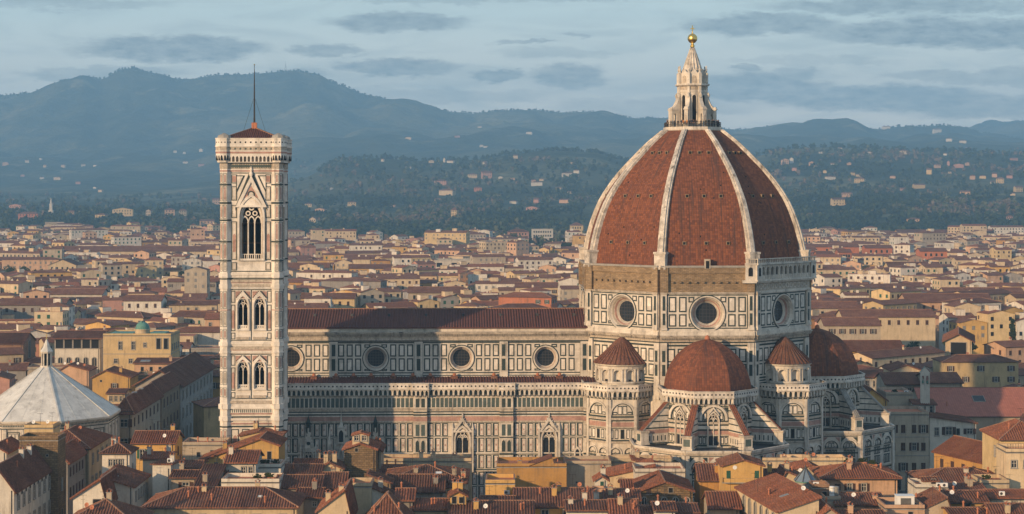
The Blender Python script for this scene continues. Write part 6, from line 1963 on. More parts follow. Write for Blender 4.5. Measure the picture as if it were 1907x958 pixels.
H(1322, 1377, 945, 325, 10, 'gx', yr=916, wall=P_('beige'), rmat='tile_red', label='red roof slope below the yellow balcony house')
H(1449, 1526, 951, 306, 25, 'sl', rise=2.1, rot=R(9), wall=P_('cream'), rmat='tile_red', label='wide sunlit red roof with arched windows down its cream flank', W=lambda w, l, z: wrow('l', 1, 22, 6, z - 3.6, 1.5, 2.8, 'a'), E=lambda w, l: [('pot', -1.5, 12), ('pot', -1.2, 12.3), ('skylight', 0, 8, 1.4, .9), ('dish', 2.4, 5)])
te = thing('roof_turret', 'octagonal teal copper roof lantern between red roofs', 'turret', (Xp(1500, 342), 342, 0))
q_ = MB(); q_.octo(0, 0, 1.9, 14, Zp(895, 342), 'stone_grey'); q_.octo(0, 0, 2.15, Zp(895, 342) - .2, Zp(895, 342), 'verdigris', top='verdigris'); q_.build('base', te)
q_ = MB(); q_.octo(0, 0, 2.2, Zp(895, 342), Zp(872, 342), 'steel_blue', .1)
for k in range(8):
    a = R(22.5 + 45 * k)
    q_.bar((2.2 * math.cos(a), 2.2 * math.sin(a), Zp(895, 342)), (.1 * math.cos(a), .1 * math.sin(a), Zp(872, 342)), .14, .1, 'lead_dark')
q_.lathe(0, 0, [(.2, Zp(872, 342) - .1), (.1, Zp(868, 342)), (0, Zp(866, 342))], 'lead_dark', 6)
q_.build('roof', te)
H(1533, 1671, 887, 348, 11, 'hip', yr=864, wall=P_('peach'), rmat='tile_red', label='peach house with red hip roof, rooftop plants and shuttered windows, below the chapels', over=.8,
  W=lambda w, l, z: [('f', -4.3, z - 2.7, 1.1, 1.2, 'c'), ('f', -2.0, z - 2.7, .9, 1.3, 'b'), ('f', .7, z - 2.9, .9, 1.5, 'b')], E=lambda w, l: [('chimney', -1.6, 3, 1.2), ('plants', -1.1, 6), ('plants', 1.4, 6), ('plants', 3.4, 6), ('pot', 5, 5), ('antenna', -3, 2)])
H(1558, 1646, 938, 322, 9, 'gx', yr=918, wall=P_('peach'), rmat='tile_brown', label='low peach house with brown roof in front of the peach hip roofed one', W=lambda w, l, z: [('f', .5, z - 2.3, .8, 1.3, 's')], E=lambda w, l: [('chimney', 3, 2, .5), ('dish', -1, 1), ('antenna', -1.4, 3), ('antenna', .5, 3)])
H(1513, 1545, 908, 327, 4, 'flat', wall='brick_red', label='small red brick roof hut with a white box on it', E=lambda w, l: [('unit', -.8, .6)], W=lambda w, l, z: [('f', .6, z - 2, .8, 1.2, 's')])
for k, (px_, lb) in enumerate(((1549.5, 'white cylindrical water tank beside the red brick roof hut'), (1557.5, 'grey cylindrical water tank next to the white tank'))):
    tk = thing('water_tank', lb, 'water tank', (Xp(px_, 325), 325, 0), 0, 'water tanks on the roofs')
    q_ = MB(); zt = Zp(906, 325); q_.lathe(0, 0, [(.5, zt - 2.6), (.5, zt - .1), (.4, zt), (0, zt + .05)], 'white_paint' if k == 0 else 'shutter_grey', 14); q_.build('drum', tk)
    q_ = MB()
    for zz in (zt - 2.2, zt - 1.2, zt - .3): q_.lathe(0, 0, [(.5, zz), (.53, zz), (.53, zz + .08), (.5, zz + .08)], 'stone_grey', 14)
    q_.build('hoop', tk)
H(1535, 1566, 931, 323, 5, 'flat', wall=P_('beige'), label='flat roofed annex carrying the water tanks')
H(1648, 1722, 947, 316, 8, 'flat', wall=P_('peach'), rmat='lead', label='flat roof with the big white ventilation unit', W=lambda w, l, z: [('f', 1, z - 1.6, .8, 1.0, 's')])
vu = thing('ventilation_unit', 'big white ventilation unit with a dark grille on a flat roof', 'ventilation unit', (Xp(1687, 318), 318, 0), 0)
zt = Zp(925, 318)
q_ = MB(); q_.box(-1.5, 1.5, 0, 2.2, zt - 2.0, zt, 'white_paint'); q_.box(-1.6, 1.6, -.1, 2.3, zt, zt + .1, 'white_paint'); q_.build('casing', vu)
q_ = MB(); F = Fr(0, 0, -90); q_.fbox(F, -.9, .9, zt - 1.75, zt - .3, 0, .03, 'iron')
for k in range(7): q_.fbox(F, -.9, .9, zt - 1.7 + k * .2, zt - 1.62 + k * .2, .03, .07, 'shutter_grey')
q_.build('grille', vu)
q_ = MB()
for sx in (-1.3, 1.3): q_.box(sx - .1, sx + .1, .2, 2, zt - 2.6, zt - 2.0, 'iron')
q_.build('leg', vu)
H(1420, 1577, 858, 386, 5, 'flat', wall=P_('cream'), label='long low cream parapet under the chapel arches, behind the teal turret', E=lambda w, l: [('dishr', 2, 1), ('chimney', 1, 3, .8), ('chimney', -4, 2, .5)])
H(1464, 1530, 876, 372, 7, 'gy', yr=866, ro=.7, wall=P_('cream'), rmat='tile_red', label='cream gable with red edge behind the teal turret', E=lambda w, l: [('dishr', .5, 1)])
H(1520, 1570, 964, 305, 8, 'gy', yr=946, wall=P_('beige'), rmat='tile_red', label='beige gable at the bottom edge below the brick hut')
H(1560, 1650, 968, 304, 9, 'gx', yr=950, wall=P_('peach'), rmat='tile_brown', label='dark roof edge at the bottom below the low peach house')
# ---- east end
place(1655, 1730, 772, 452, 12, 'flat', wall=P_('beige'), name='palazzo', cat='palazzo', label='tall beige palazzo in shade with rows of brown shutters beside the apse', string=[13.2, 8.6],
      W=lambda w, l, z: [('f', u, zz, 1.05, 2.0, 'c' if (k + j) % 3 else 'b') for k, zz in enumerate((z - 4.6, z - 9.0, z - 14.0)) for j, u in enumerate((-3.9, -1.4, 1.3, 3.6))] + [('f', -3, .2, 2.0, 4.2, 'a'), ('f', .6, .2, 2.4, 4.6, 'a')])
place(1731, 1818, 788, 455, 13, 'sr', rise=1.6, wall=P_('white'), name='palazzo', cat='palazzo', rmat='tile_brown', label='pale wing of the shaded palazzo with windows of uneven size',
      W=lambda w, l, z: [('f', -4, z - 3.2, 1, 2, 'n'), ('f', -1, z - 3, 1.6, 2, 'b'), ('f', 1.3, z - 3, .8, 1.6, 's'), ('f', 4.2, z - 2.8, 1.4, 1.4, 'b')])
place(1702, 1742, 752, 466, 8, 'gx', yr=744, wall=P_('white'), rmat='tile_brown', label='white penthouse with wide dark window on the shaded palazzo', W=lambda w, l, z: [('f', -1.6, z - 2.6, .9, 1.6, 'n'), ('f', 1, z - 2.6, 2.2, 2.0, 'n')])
place(1868, 1960, 868, 383, 26, 'gy', rise=3.0, ro=.5, rot=R(21), wall=P_('ochre'), rmat='tile_red', label='ochre house with brown shutters along its street wall, beside the shaded palazzo',
      W=lambda w, l, z: wrow('l', 1, 25, 6, z - 3.3, 1.2, 1.9, 'c') + wrow('l', 1, 25, 6, z - 7.6, 1.2, 1.9, 'c'), E=lambda w, l: [('chimney', -3, 4), ('antenna', -2, 9)])
H(1716, 1882, 897, 351, 12, 'hip', yr=872, wall=P_('white'), rmat='tile_brown', label='white house with long brown hip roof, in front of the ochre house', W=lambda w, l, z: [('f', 3.3, z - 2.6, 1.1, 1.7, 'b'), ('f', 6.6, z - 2.4, 1.3, 1.6, 's'), ('f', .4, z - 2.4, .8, 1.5, 'n')], E=lambda w, l: [('chimney', 1, 4, .7), ('antenna', -3, 2), ('antenna', -4, 3, 3.6), ('antenna', 2, 2, 3)])
place(1864, 1965, 817, 354, 14, 'hip', yr=783, wall=P_('pale_yellow'), rmat='tile_red', label='tall pale yellow hip roofed house at the picture edge', W=lambda w, l, z: [('f', -3.8, z - 3.6, 1.1, 2.2, 'n'), ('f', 0, z - 3.6, 1.1, 2.2, 'n'), ('f', 3, z - 3.6, 1.1, 2, 'n'), ('l', 4, z - 4, 1, 2, 'n')], E=lambda w, l: [('pot', -2.6, 4), ('antenna', 0, 5)])
H(1874, 1930, 842, 345, 7, 'flat', wall=P_('cream'), label='cream terrace block with square windows at the picture edge', W=lambda w, l, z: [('f', -1.4, z - 3, 1, 1.4, 'n'), ('f', .9, z - 3, 1, 1.4, 'n')], E=lambda w, l: [('rail', 0, .2, -2.5, 2.5)])
r_, wo_, ro_, hf, FF = H(1706, 1766, 908, 330, 7, 'flat', wall=P_('white'), label='white house with a roof terrace and a small cabin on it', W=lambda w, l, z: [('f', -1.8, z - 3.4, .5, 1.2, 's')], E=lambda w, l: [('unit', 1.2, -.3), ('unit', 2.2, -.3)])
house('roof_cabin', '', '', .2, 2, 0, 2.8, 3, Zp(895, 332), 'gx', .4, P_('white'), 'tile_brown', .3, [('f', .5, Zp(903, 332), .8, 1.0, 's')], z0=Zp(909, 332), detail=False, parent=r_)
H(1767, 1836, 912, 336, 8, 'gx', yr=904, wall=P_('beige'), rmat='tile_brown', label='brown roof strip before the white hip roofed house', E=lambda w, l: [('dish', -2.4, 0)])
H(1767, 1838, 933, 323, 9, 'gx', yr=914, wall=P_('yellow'), rmat='tile_brown', label='yellow house with brown roof and pale dishes beside the white terrace house', W=lambda w, l, z: [('f', 0, z - 1.6, .9, 1.0, 's')], E=lambda w, l: [('dish', -2.6, 1), ('pot', 2, 1), ('antenna', 1, 3)])
H(1712, 1772, 950, 317, 10, 'gy', yr=926, ro=.85, wall=P_('beige'), rmat='tile_brown', label='brown roof slope below the white terrace house', E=lambda w, l: [('antenna', 0, 2)])
H(1775, 1850, 962, 310, 9, 'gx', yr=946, wall=P_('yellow'), rmat='tile_brown', label='yellow wall and brown roof at the bottom edge beside a white flue', E=lambda w, l: [('pot', 1, 1), ('pot', 2.6, 1)])
H(1846, 1930, 926, 328, 8, 'gx', yr=912, wall=P_('white'), rmat='tile_red', label='white house with slanting red roof below the cream terrace block', W=lambda w, l, z: [('f', 0, z - 2, .9, 1.3, 'n')], E=lambda w, l: [('unit', -2, .5)])
H(1852, 1935, 968, 308, 10, 'gx', yr=938, wall=P_('cream'), rmat='tile_brown', label='brown roof in the bottom corner beside the yellow wall', E=lambda w, l: [('antenna', 0, 3)])
H(1826, 1880, 900, 342, 7, 'flat', wall=P_('cream'), label='cream terrace parapet between white and cream houses', E=lambda w, l: [('plants', -1, 2), ('antenna', 1, 3)])

# ------------------------------------------------------------------ the quarter just behind the cathedral square
GQ = 'houses round the cathedral square'
Q = lambda *a, **k: place(*a, group=GQ, **k)
Q(217, 245, 762, 441, 36, 'hip', rise=2.6, wall=P_('beige'), rmat='tile_brown', label='beige corner house with brown shutters and long shaded side, beside the baptistery roof', over=.8,
  W=lambda w, l, z: [('f', 0, z - 4.4, 1.8, 1.9, 'b'), ('f', 0, z - 9.0, 1.8, 1.9, 'b'), ('f', 0, z - 13.6, 1.8, 1.9, 'b')] + wrow('r', 1, 35, 7, z - 4.6, 1.3, 2.1, 'c') + wrow('r', 1, 35, 7, z - 9.2, 1.3, 2.1, 'c') + wrow('r', 1, 35, 7, z - 13.8, 1.3, 2.1, 'c'), E=lambda w, l: [('skylight', 0, 12, 1, 2), ('skylight', 0, 20, 1, 2), ('chimney', -1, 8)], string=[8])
Q(262, 301, 730, 479, 26, 'gy', rise=2.5, wall='stone_brown', rmat='tile_brown', label='dark brown stone house between the beige corner house and the grey palazzo', W=lambda w, l, z: wrow('r', 1, 25, 5, z - 4.6, 1.2, 2.4, 'c') + wrow('r', 1, 25, 5, z - 10, 1.2, 2.4, 'c') + wrow('r', 1, 25, 5, z - 15, 1.2, 2.4, 'c'))
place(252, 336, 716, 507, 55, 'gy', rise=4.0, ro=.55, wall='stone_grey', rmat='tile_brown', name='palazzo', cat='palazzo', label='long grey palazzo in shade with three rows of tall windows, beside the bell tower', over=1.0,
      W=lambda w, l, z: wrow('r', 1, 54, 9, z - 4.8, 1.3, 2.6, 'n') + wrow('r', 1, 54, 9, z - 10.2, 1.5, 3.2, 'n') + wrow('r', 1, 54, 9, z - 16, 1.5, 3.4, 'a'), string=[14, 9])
Q(388, 440, 700, 566, 14, 'gx', yr=690, wall=P_('yellow'), rmat='tile_brown', label='yellow house front glimpsed beside the shaft of the bell tower', W=lambda w, l, z: wrow('f', -4, 4, 3, z - 4, 1.1, 1.8, 'b') + wrow('f', -4, 4, 3, z - 9, 1.1, 1.8, 'b'))
r_, wo_, ro_, hf, FF = place(192, 318, 625, 592, 16, 'flat', wall=P_('pale_yellow'), rmat='lead', name='palazzo', cat='palazzo', label='yellow palazzo with a green observatory dome on its roof', string=[21.0],
      W=lambda w, l, z: [('f', u, z - 4.6, 1.1, 2.6, 'n') for u in (-5.4, -1.2)] + [('f', 2.6, z - 3.8, .9, 1.4, 'n')] + [('f', u, z - 4.4, 1.3, 3.4, 'l') for u in (7.0, 9.4)] + [('f', u, z - 9.0, 1.2, 1.4, 'n') for u in (-6.8, -2.0, 3.0)] + [('f', 7.6, z - 9.6, 1.4, 2.4, 'a')] + [('f', u, z - 14.8, 1.3, 2.6, 'n') for u in (-6.8, -2)] + wrow('r', 1, 15, 4, z - 5, 1.1, 2, 'n'))
zt = Zp(625, 592)
q_ = MB(); q_.lathe(1.2, 3, [(2.4, zt - .1), (2.4, zt + 1.6), (2.6, zt + 1.6), (2.6, zt + 1.9), (2.3, zt + 1.9)], P_('cream'), 20)
q_.lathe(1.2, 3, [(2.3 * math.cos(PI / 2 * k / 8), zt + 1.9 + 2.4 * math.sin(PI / 2 * k / 8)) for k in range(9)], 'verdigris', 24); q_.fbox(Fr(1.2, 3, -100), -.25, .25, zt + 1.9, zt + 4.5, 0, 1.2, 'verdigris'); q_.build('observatory_dome', r_)
q_ = MB(); q_.box(-9, -1.5, 1, 9, zt + .5, zt + .65, 'verdigris'); q_.box(4, 9, 1, 8, zt + .5, zt + .8, 'verdigris'); q_.build('copper_roof', r_)
r_, wo_, ro_, hf, FF = place(102, 186, 629, 604, 14, 'gx', yr=616, wall=P_('white'), rmat='tile_brown', name='palazzo', cat='palazzo', label='white palazzo with open roof loggia and arched brown windows, behind the baptistery lantern', over=1.0, string=[Zp(650, 604)],
      W=lambda w, l, z: [('f', u, z - 3.7, 2.5, 3.2, 'l') for u in (-5.9, -2.95, 0, 2.95, 5.9)] + [('f', u, z - 9.4, 1.3, 2.8, 'a') for u in (-5.6, -2.8, 0, 2.8, 5.6)])
place(-45, 43, 640, 622, 16, 'gx', yr=620, wall='brick_red', rmat='tile_brown', name='church', cat='church', label='brick church side with brown roof and dark gable end, behind the baptistery', W=lambda w, l, z: [('f', 3.5, z - 6, 1.6, 4.6, 'a'), ('f', -4, z - 6, 1.6, 4.6, 'a'), ('r', 8, z - 5.5, 2.4, 6, 'a')])
Q(172, 242, 703, 541, 12, 'gy', yr=690, ro=.35, wall=P_('yellow'), rmat='tile_brown', label='yellow gable house between the baptistery roof and the grey palazzo', W=lambda w, l, z: [('f', -3, z - 1.4, .5, .6, 's'), ('f', 1, z - 3.2, 1, 1.4, 'b')], E=lambda w, l: [('chimney', 2, 4), ('antenna', 0, 3)])
Q(200, 232, 732, 520, 8, 'gx', yr=724, wall=P_('cream'), rmat='tile_brown', label='cream house with three white framed windows behind the baptistery slope', W=lambda w, l, z: wrow('f', -2.2, 2.2, 3, z - 2.4, .8, 1.5, 'n'))
Q(248, 325, 702, 558, 11, 'flat', wall='stone_brown', label='brown stone block with dishes below the yellow observatory palazzo', E=lambda w, l: [('dish', 0, 0), ('dish', 3, 1), ('chimney', -3, 3), ('dish', 5, 1)])
Q(250, 346, 676, 575, 12, 'gx', yr=667, wall=P_('peach'), rmat='tile_brown', label='peach house with broad brown roof below the observatory palazzo', E=lambda w, l: [('skylight', -5, 2, 3, 2), ('chimney', 3, 2)], W=lambda w, l, z: wrow('f', -7, 7, 5, z - 2.6, .9, 1.3, 's'))
Q(110, 165, 690, 560, 10, 'gy', yr=680, ro=.3, wall=P_('peach'), rmat='tile_brown', label='peach gable with dishes behind the baptistery lantern', E=lambda w, l: [('dish', -3, 1), ('dishr', -1, 1), ('dish', 1, 1), ('dishr', 3, 1)])
# east
place(1724, 1990, 774, 471, 24, 'gx', yr=722, wall=P_('beige'), rmat='tile_pinkish', name='hall', cat='hall', label='long hall with a broad pale pink roof, beside the white bell gable', E=lambda w, l: [('skylight', -3, 7, 3.0, 2.4, 'lead_dark'), ('pot', -12, 4)], coppi=False)
bg_ = thing('bell_gable', 'slim white bell gable with two arched openings rising between roofs', 'bell gable', (Xp(1723, 466), 466, 0), R(-8))
q_ = MB(); F = Fr(0, 0, -90); zt = Zp(688, 466); w2 = 1.15
lo_ = zt - 8.6
q_.box(-w2, w2, 0, 1.1, 12, zt - 4.2, P_('white'))
for n_ in (0, 1.1):
    Fg = Fr(0, n_, -90)
    for c in (-.55, .55): q_.hole(Fg, c - .6, c + .6, zt - 4.2, zt - 1.0, arch(c, zt - 3.9, zt - 2.0, .34, False, 5), P_('white'))
for sx in (-1, 1): q_.poly([(sx * w2, 0, zt - 4.2), (sx * w2, 1.1, zt - 4.2), (sx * w2, 1.1, zt - 1), (sx * w2, 0, zt - 1)], P_('white'))
q_.fpoly(Fr(0, 1.1, -90), [(-w2 - .2, zt - 1), (w2 + .2, zt - 1), (0, zt + .6)], 0, 1.1, P_('white'))
q_.build('wall', bg_)
for c in (-.55, .55):
    q_ = MB(); q_.lathe(c, .55, [(.28, zt - 3.6), (.2, zt - 3.2), (.14, zt - 2.9), (0, zt - 2.85)], 'verdigris', 10); q_.build('bell', bg_)
q_ = MB(); q_.poly([(-w2 - .3, -.1, zt - 1.05), (0, -.1, zt + .7), (0, 1.2, zt + .7), (-w2 - .3, 1.2, zt - 1.05)], 'verdigris'); q_.poly([(w2 + .3, -.1, zt - 1.05), (0, -.1, zt + .7), (0, 1.2, zt + .7), (w2 + .3, 1.2, zt - 1.05)], 'verdigris'); q_.build('roof', bg_)
Q(1650, 1722, 715, 520, 16, 'gx', yr=694, wall=P_('beige'), rmat='tile_brown', label='beige house with dark brown roof behind the apse, beside the white bell gable', W=lambda w, l, z: wrow('f', -5, 5, 4, z - 3, 1.1, 1.8, 'n'))
Q(1728, 1792, 712, 512, 16, 'gx', yr=694, wall=P_('beige'), rmat='tile_brown', label='beige house with brown roof behind the pink roofed hall')
Q(1604, 1652, 745, 468, 14, 'gy', yr=724, ro=.4, wall=P_('yellow'), rmat='tile_brown', label='yellow house with brown gable beside the apse buttress', W=lambda w, l, z: [('f', 1, z - 3, .9, 1.7, 'c')])
Q(1650, 1700, 735, 470, 12, 'flat', wall=P_('beige'), label='beige blank block beside the yellow gable behind the apse', E=lambda w, l: [('plants', -1, 1), ('unit', 2, 1)])
place(1545, 1682, 652, 655, 16, 'gx', yr=634, wall=P_('yellow'), rmat='tile_brown', name='palazzo', cat='palazzo', label='yellow palazzo with green shutters and roof dormer windows, beyond the east dome', W=lambda w, l, z: wrow('f', -12, 12, 6, z - 4, 1.3, 2.8, 'v'), over=.8)
r_, wo_, ro_, hf, FF = place(1762, 1808, 634, 640, 30, 'gy', yr=622, rot=R(-14), wall=P_('cream'), rmat='tile_brown', name='palazzo', cat='palazzo', label='cream palazzo with an open pillared loggia under a broad brown roof', over=1.2,
      W=lambda w, l, z: [('f', 0, z - 5.2, 5.2, 4.4, 'l')] + wrow('r', 1, 29, 6, z - 4.6, 3.2, 3.8, 'l'))
Q(1660, 1716, 690, 560, 12, 'gy', yr=680, wall=P_('cream'), rmat='tile_brown', label='cream gable house two roofs behind the white bell gable', W=lambda w, l, z: [('f', -2, z - 2.4, 1, 1.4, 'n'), ('f', 2, z - 2.4, 1, 1.4, 'n')])
Q(1590, 1640, 702, 545, 12, 'gx', yr=690, wall=P_('white'), rmat='tile_brown', label='white house with blue grey shaded front behind the east dome', W=lambda w, l, z: wrow('f', -3.5, 3.5, 3, z - 3, 1.1, 1.8, 'n'))
# ------------------------------------------------------------------ the town beyond
AUTO = []                                    # things whose labels are written at the end: (object, px, py, kind words)
HID = [(408, 534, 262), (534, 1088, 577), (1085, 1505, 480), (1160, 1430, 330), (1500, 1598, 650), (1500, 1655, 770)]


def hidden(pa, pb, y):
    for a, b, t_ in HID:
        if pa > a and pb < b and y > t_ + 3: return True
    if pb < 216 and pa > -400 and y > 690 + abs((pa + pb) / 2 - 83) * .62 + 4: return True
    return False


rt = random.Random(21)
# hand-placed landmarks of the distant town
def far(pxl, pxr, yt, d, l, roof, rise, colr, label, cat_='building', name='building', W=None, rmat='tile_brown', z0=0, rot=0):
    d = (49.0 if colr == 'orange' else 54.0) * F_PX / (yt - HY)      # roofs 20 m up and more
    w = (pxr - pxl) * d / F_PX
    X = Xp((pxl + pxr) / 2, d)
    ze = Zp(yt, d)
    for k in range(max(1, int(w / 12))):
        u = -w / 2 + w * (k + .5) / max(1, int(w / 12))
        TAKEN.append((X + u * math.cos(rot), d + l / 2 + u * math.sin(rot), 9.0))
    return house(name, label, cat_, X, d, rot, w, l, ze, roof, rise, 'plaster_' + colr, rmat, .5, W(w, l, ze) if W else (), 'landmark buildings of the far town', coppi=False, detail=False)


far(808, 894, 486, 1390, 26, 'flat', 0, 'white', 'long white modern block with dark strip windows, over the middle of the nave roof', W=lambda w, l, z: [('f', -13, z - 4.5, 4, 3, 's'), ('f', -2, z - 4.5, 4, 3, 's')] + wrow('f', 2, 17, 8, z - 4, 1.0, 2.6, 's'), rmat='lead')
far(1655, 1752, 497, 1330, 16, 'gx', 3, 'pale_yellow', 'big pale yellow apartment house with rows of green shutters, right of the dome', W=lambda w, l, z: wrow('f', -17, 17, 9, z - 3, 1.3, 1.9, 'v') + wrow('f', -17, 17, 9, z - 6.6, 1.3, 1.9, 'v'))
far(1672, 1862, 433, 2580, 22, 'gx', 3, 'yellow', 'very long yellow hospital-like range at the foot of the wooded hills', W=lambda w, l, z: wrow('f', -70, 70, 26, z - 4, 1.5, 2.4, 's'))
far(1716, 1852, 462, 2100, 20, 'flat', 0, 'grey', 'long grey flat shed beyond the orange blocks', rmat='lead')
for pl, pr, yt, d, lb in ((1482, 1520, 466, 1900, 'orange red block just beside the drum of the dome'), (1522, 1552, 474, 1850, 'narrow orange red block with a flat end wall'), (1562, 1586, 470, 1860, 'tall orange red slab beside a white patch of wall'), (1612, 1662, 462, 1900, 'wide orange red block in front of bare trees'), (1714, 1764, 468, 1980, 'orange red house below the long yellow range'), (1500, 1600, 460, 2000, 'long dusky orange range behind the orange blocks')):
    far(pl, pr, yt, d, 16, 'gx', 2.2, 'orange', lb, W=lambda w, l, z: wrow('f', -w * .4, w * .4, 4, z - 4, 1.5, 2.2, 's'))
far(100, 410, 468, 1830, 18, 'gx', 4, 'cream', 'very long cream range with a row of dark windows, left of the bell tower', W=lambda w, l, z: wrow('f', -75, 75, 30, z - 6, 1.6, 3.2, 's'))
far(90, 142, 494, 1500, 20, 'gy', 4, 'cream', 'big cream gable with two rows of little windows, left of the bell tower', W=lambda w, l, z: wrow('f', -9, 9, 5, z - 3, 1.1, 1.6, 's'))
far(144, 200, 496, 1480, 16, 'flat', 0, 'grey', 'grey office block with strip windows beside the big cream gable', W=lambda w, l, z: wrow('f', -11, 11, 5, z - 4, 2.6, 2.2, 's') + wrow('f', -11, 11, 5, z - 9, 2.6, 2.2, 's'))
far(534, 612, 500, 1320, 14, 'gx', 3.5, 'yellow', 'yellow range with tall arched windows beside the bell tower', W=lambda w, l, z: wrow('f', -13, 13, 7, z - 6, 1.8, 3.6, 'a'))
far(650, 728, 500, 1330, 14, 'gx', 2.5, 'yellow', 'tall yellow apartment house with many windows, over the nave roof', W=lambda w, l, z: wrow('f', -13, 13, 9, z - 3, 1.2, 1.8, 'n') + wrow('f', -13, 13, 9, z - 7, 1.2, 1.8, 'n'))
far(576, 632, 432, 2450, 16, 'gx', 3, 'cream', 'cream block with two rows of windows below the dark wood', W=lambda w, l, z: wrow('f', -17, 17, 10, z - 4, 1.8, 2.6, 's') + wrow('f', -17, 17, 10, z - 9, 1.8, 2.6, 's'))
far(1650, 1700, 505, 1250, 14, 'gx', 2, 'cream', 'cream house group with brown shutters right of the dome', W=lambda w, l, z: wrow('f', -8, 8, 5, z - 3, 1.2, 1.7, 'b'))
far(945, 985, 432, 2500, 16, 'hip', 3, 'pink', 'pink house at the edge of the dark wood', W=lambda w, l, z: wrow('f', -11, 11, 6, z - 4, 1.6, 2.4, 's'))
far(990, 1030, 428, 2520, 16, 'flat', 0, 'white', 'white apartment slab with balconies at the edge of the dark wood', W=lambda w, l, z: wrow('f', -12, 12, 8, z - 4, 1.8, 2.2, 's') + wrow('f', -12, 12, 8, z - 9, 1.8, 2.2, 's'))
far(1062, 1086, 420, 2500, 16, 'hip', 4, 'pale_yellow', 'tall pale yellow villa touching the outline of the dome', W=lambda w, l, z: wrow('f', -7, 7, 4, z - 5, 1.6, 2.8, 's') + wrow('f', -7, 7, 4, z - 11, 1.6, 2.8, 's'))
# church towers
for pl, pr, yt, d, cl, lb in ((354, 366, 420, 2150, 'cream', 'square cream church tower with belfry openings, left of the bell tower'), (571, 584, 458, 1640, 'white', 'slender white church tower between the bell tower and the nave roof')):
    w = (pr - pl) * d / F_PX
    t_ = thing('church_tower', lb, 'church tower', (Xp((pl + pr) / 2, d), d, 0), R(8), 'church towers of the far town')
    zt = Zp(yt, d)
    q_ = MB(); q_.box(-w / 2, w / 2, 0, w, 0, zt, P_(cl)); q_.box(-w / 2 - .3, w / 2 + .3, -.3, w + .3, zt - .5, zt, 'stone_grey'); q_.box(-w / 2 - .2, w / 2 + .2, -.2, w + .2, zt - 6.6, zt - 6.2, 'stone_grey'); q_.build('shaft', t_)
    q_ = MB(); q_.lathe(0, w / 2, [(w * .68, zt), (0, zt + 2.2)], 'tile_brown', 4, R(45)); q_.build('roof', t_)
    for u in (-w * .22, w * .22): put_window(t_, Fr(0, 0, -90), u, zt - 5, w * .26, 3.8, 'a', False)

for pl, pr, yt, d, l, cl, lb in ((1536, 1640, 606, 860, 16, 'beige', 'long brown convent roof beyond the east dome, nearest of the long roofs'), (1570, 1742, 590, 960, 16, 'cream', 'very long brown convent roof right of the drum'), (1500, 1600, 574, 1040, 16, 'beige', 'long brown roof touching the edge of the drum'),
        (1690, 1850, 563, 1060, 22, 'peach', 'wide brown church roof with round apse, near the picture edge'), (1760, 1907, 545, 1130, 14, 'pale_yellow', 'long pale yellow house row with dark windows, near the picture edge'),
        (0, 120, 568, 980, 16, 'grey', 'long grey brown barn roof above the baptistery'), (230, 300, 560, 1020, 14, 'white', 'long white house with big dark windows beside the bell tower'), (60, 190, 548, 1080, 15, 'white', 'long white house with grey shutters past the baptistery lantern'), (560, 660, 556, 1080, 14, 'pale_yellow', 'long pale yellow house over the nave roof with a row of windows'),
        (760, 860, 545, 1130, 16, 'beige', 'long beige gallery house over the middle of the nave roof'), (960, 1075, 535, 1180, 14, 'cream', 'long cream house row over the nave roof near the dome'), (640, 760, 482, 1480, 16, 'cream', 'long cream palace range far over the nave roof')):
    far(pl, pr, yt, d, l, 'gx', l * .16, cl, lb, W=lambda w, l, z: wrow('f', -w * .46, w * .46, int(w / 4.2), z - 3.4, 1.2, 1.9, rt.choice('bcs')))

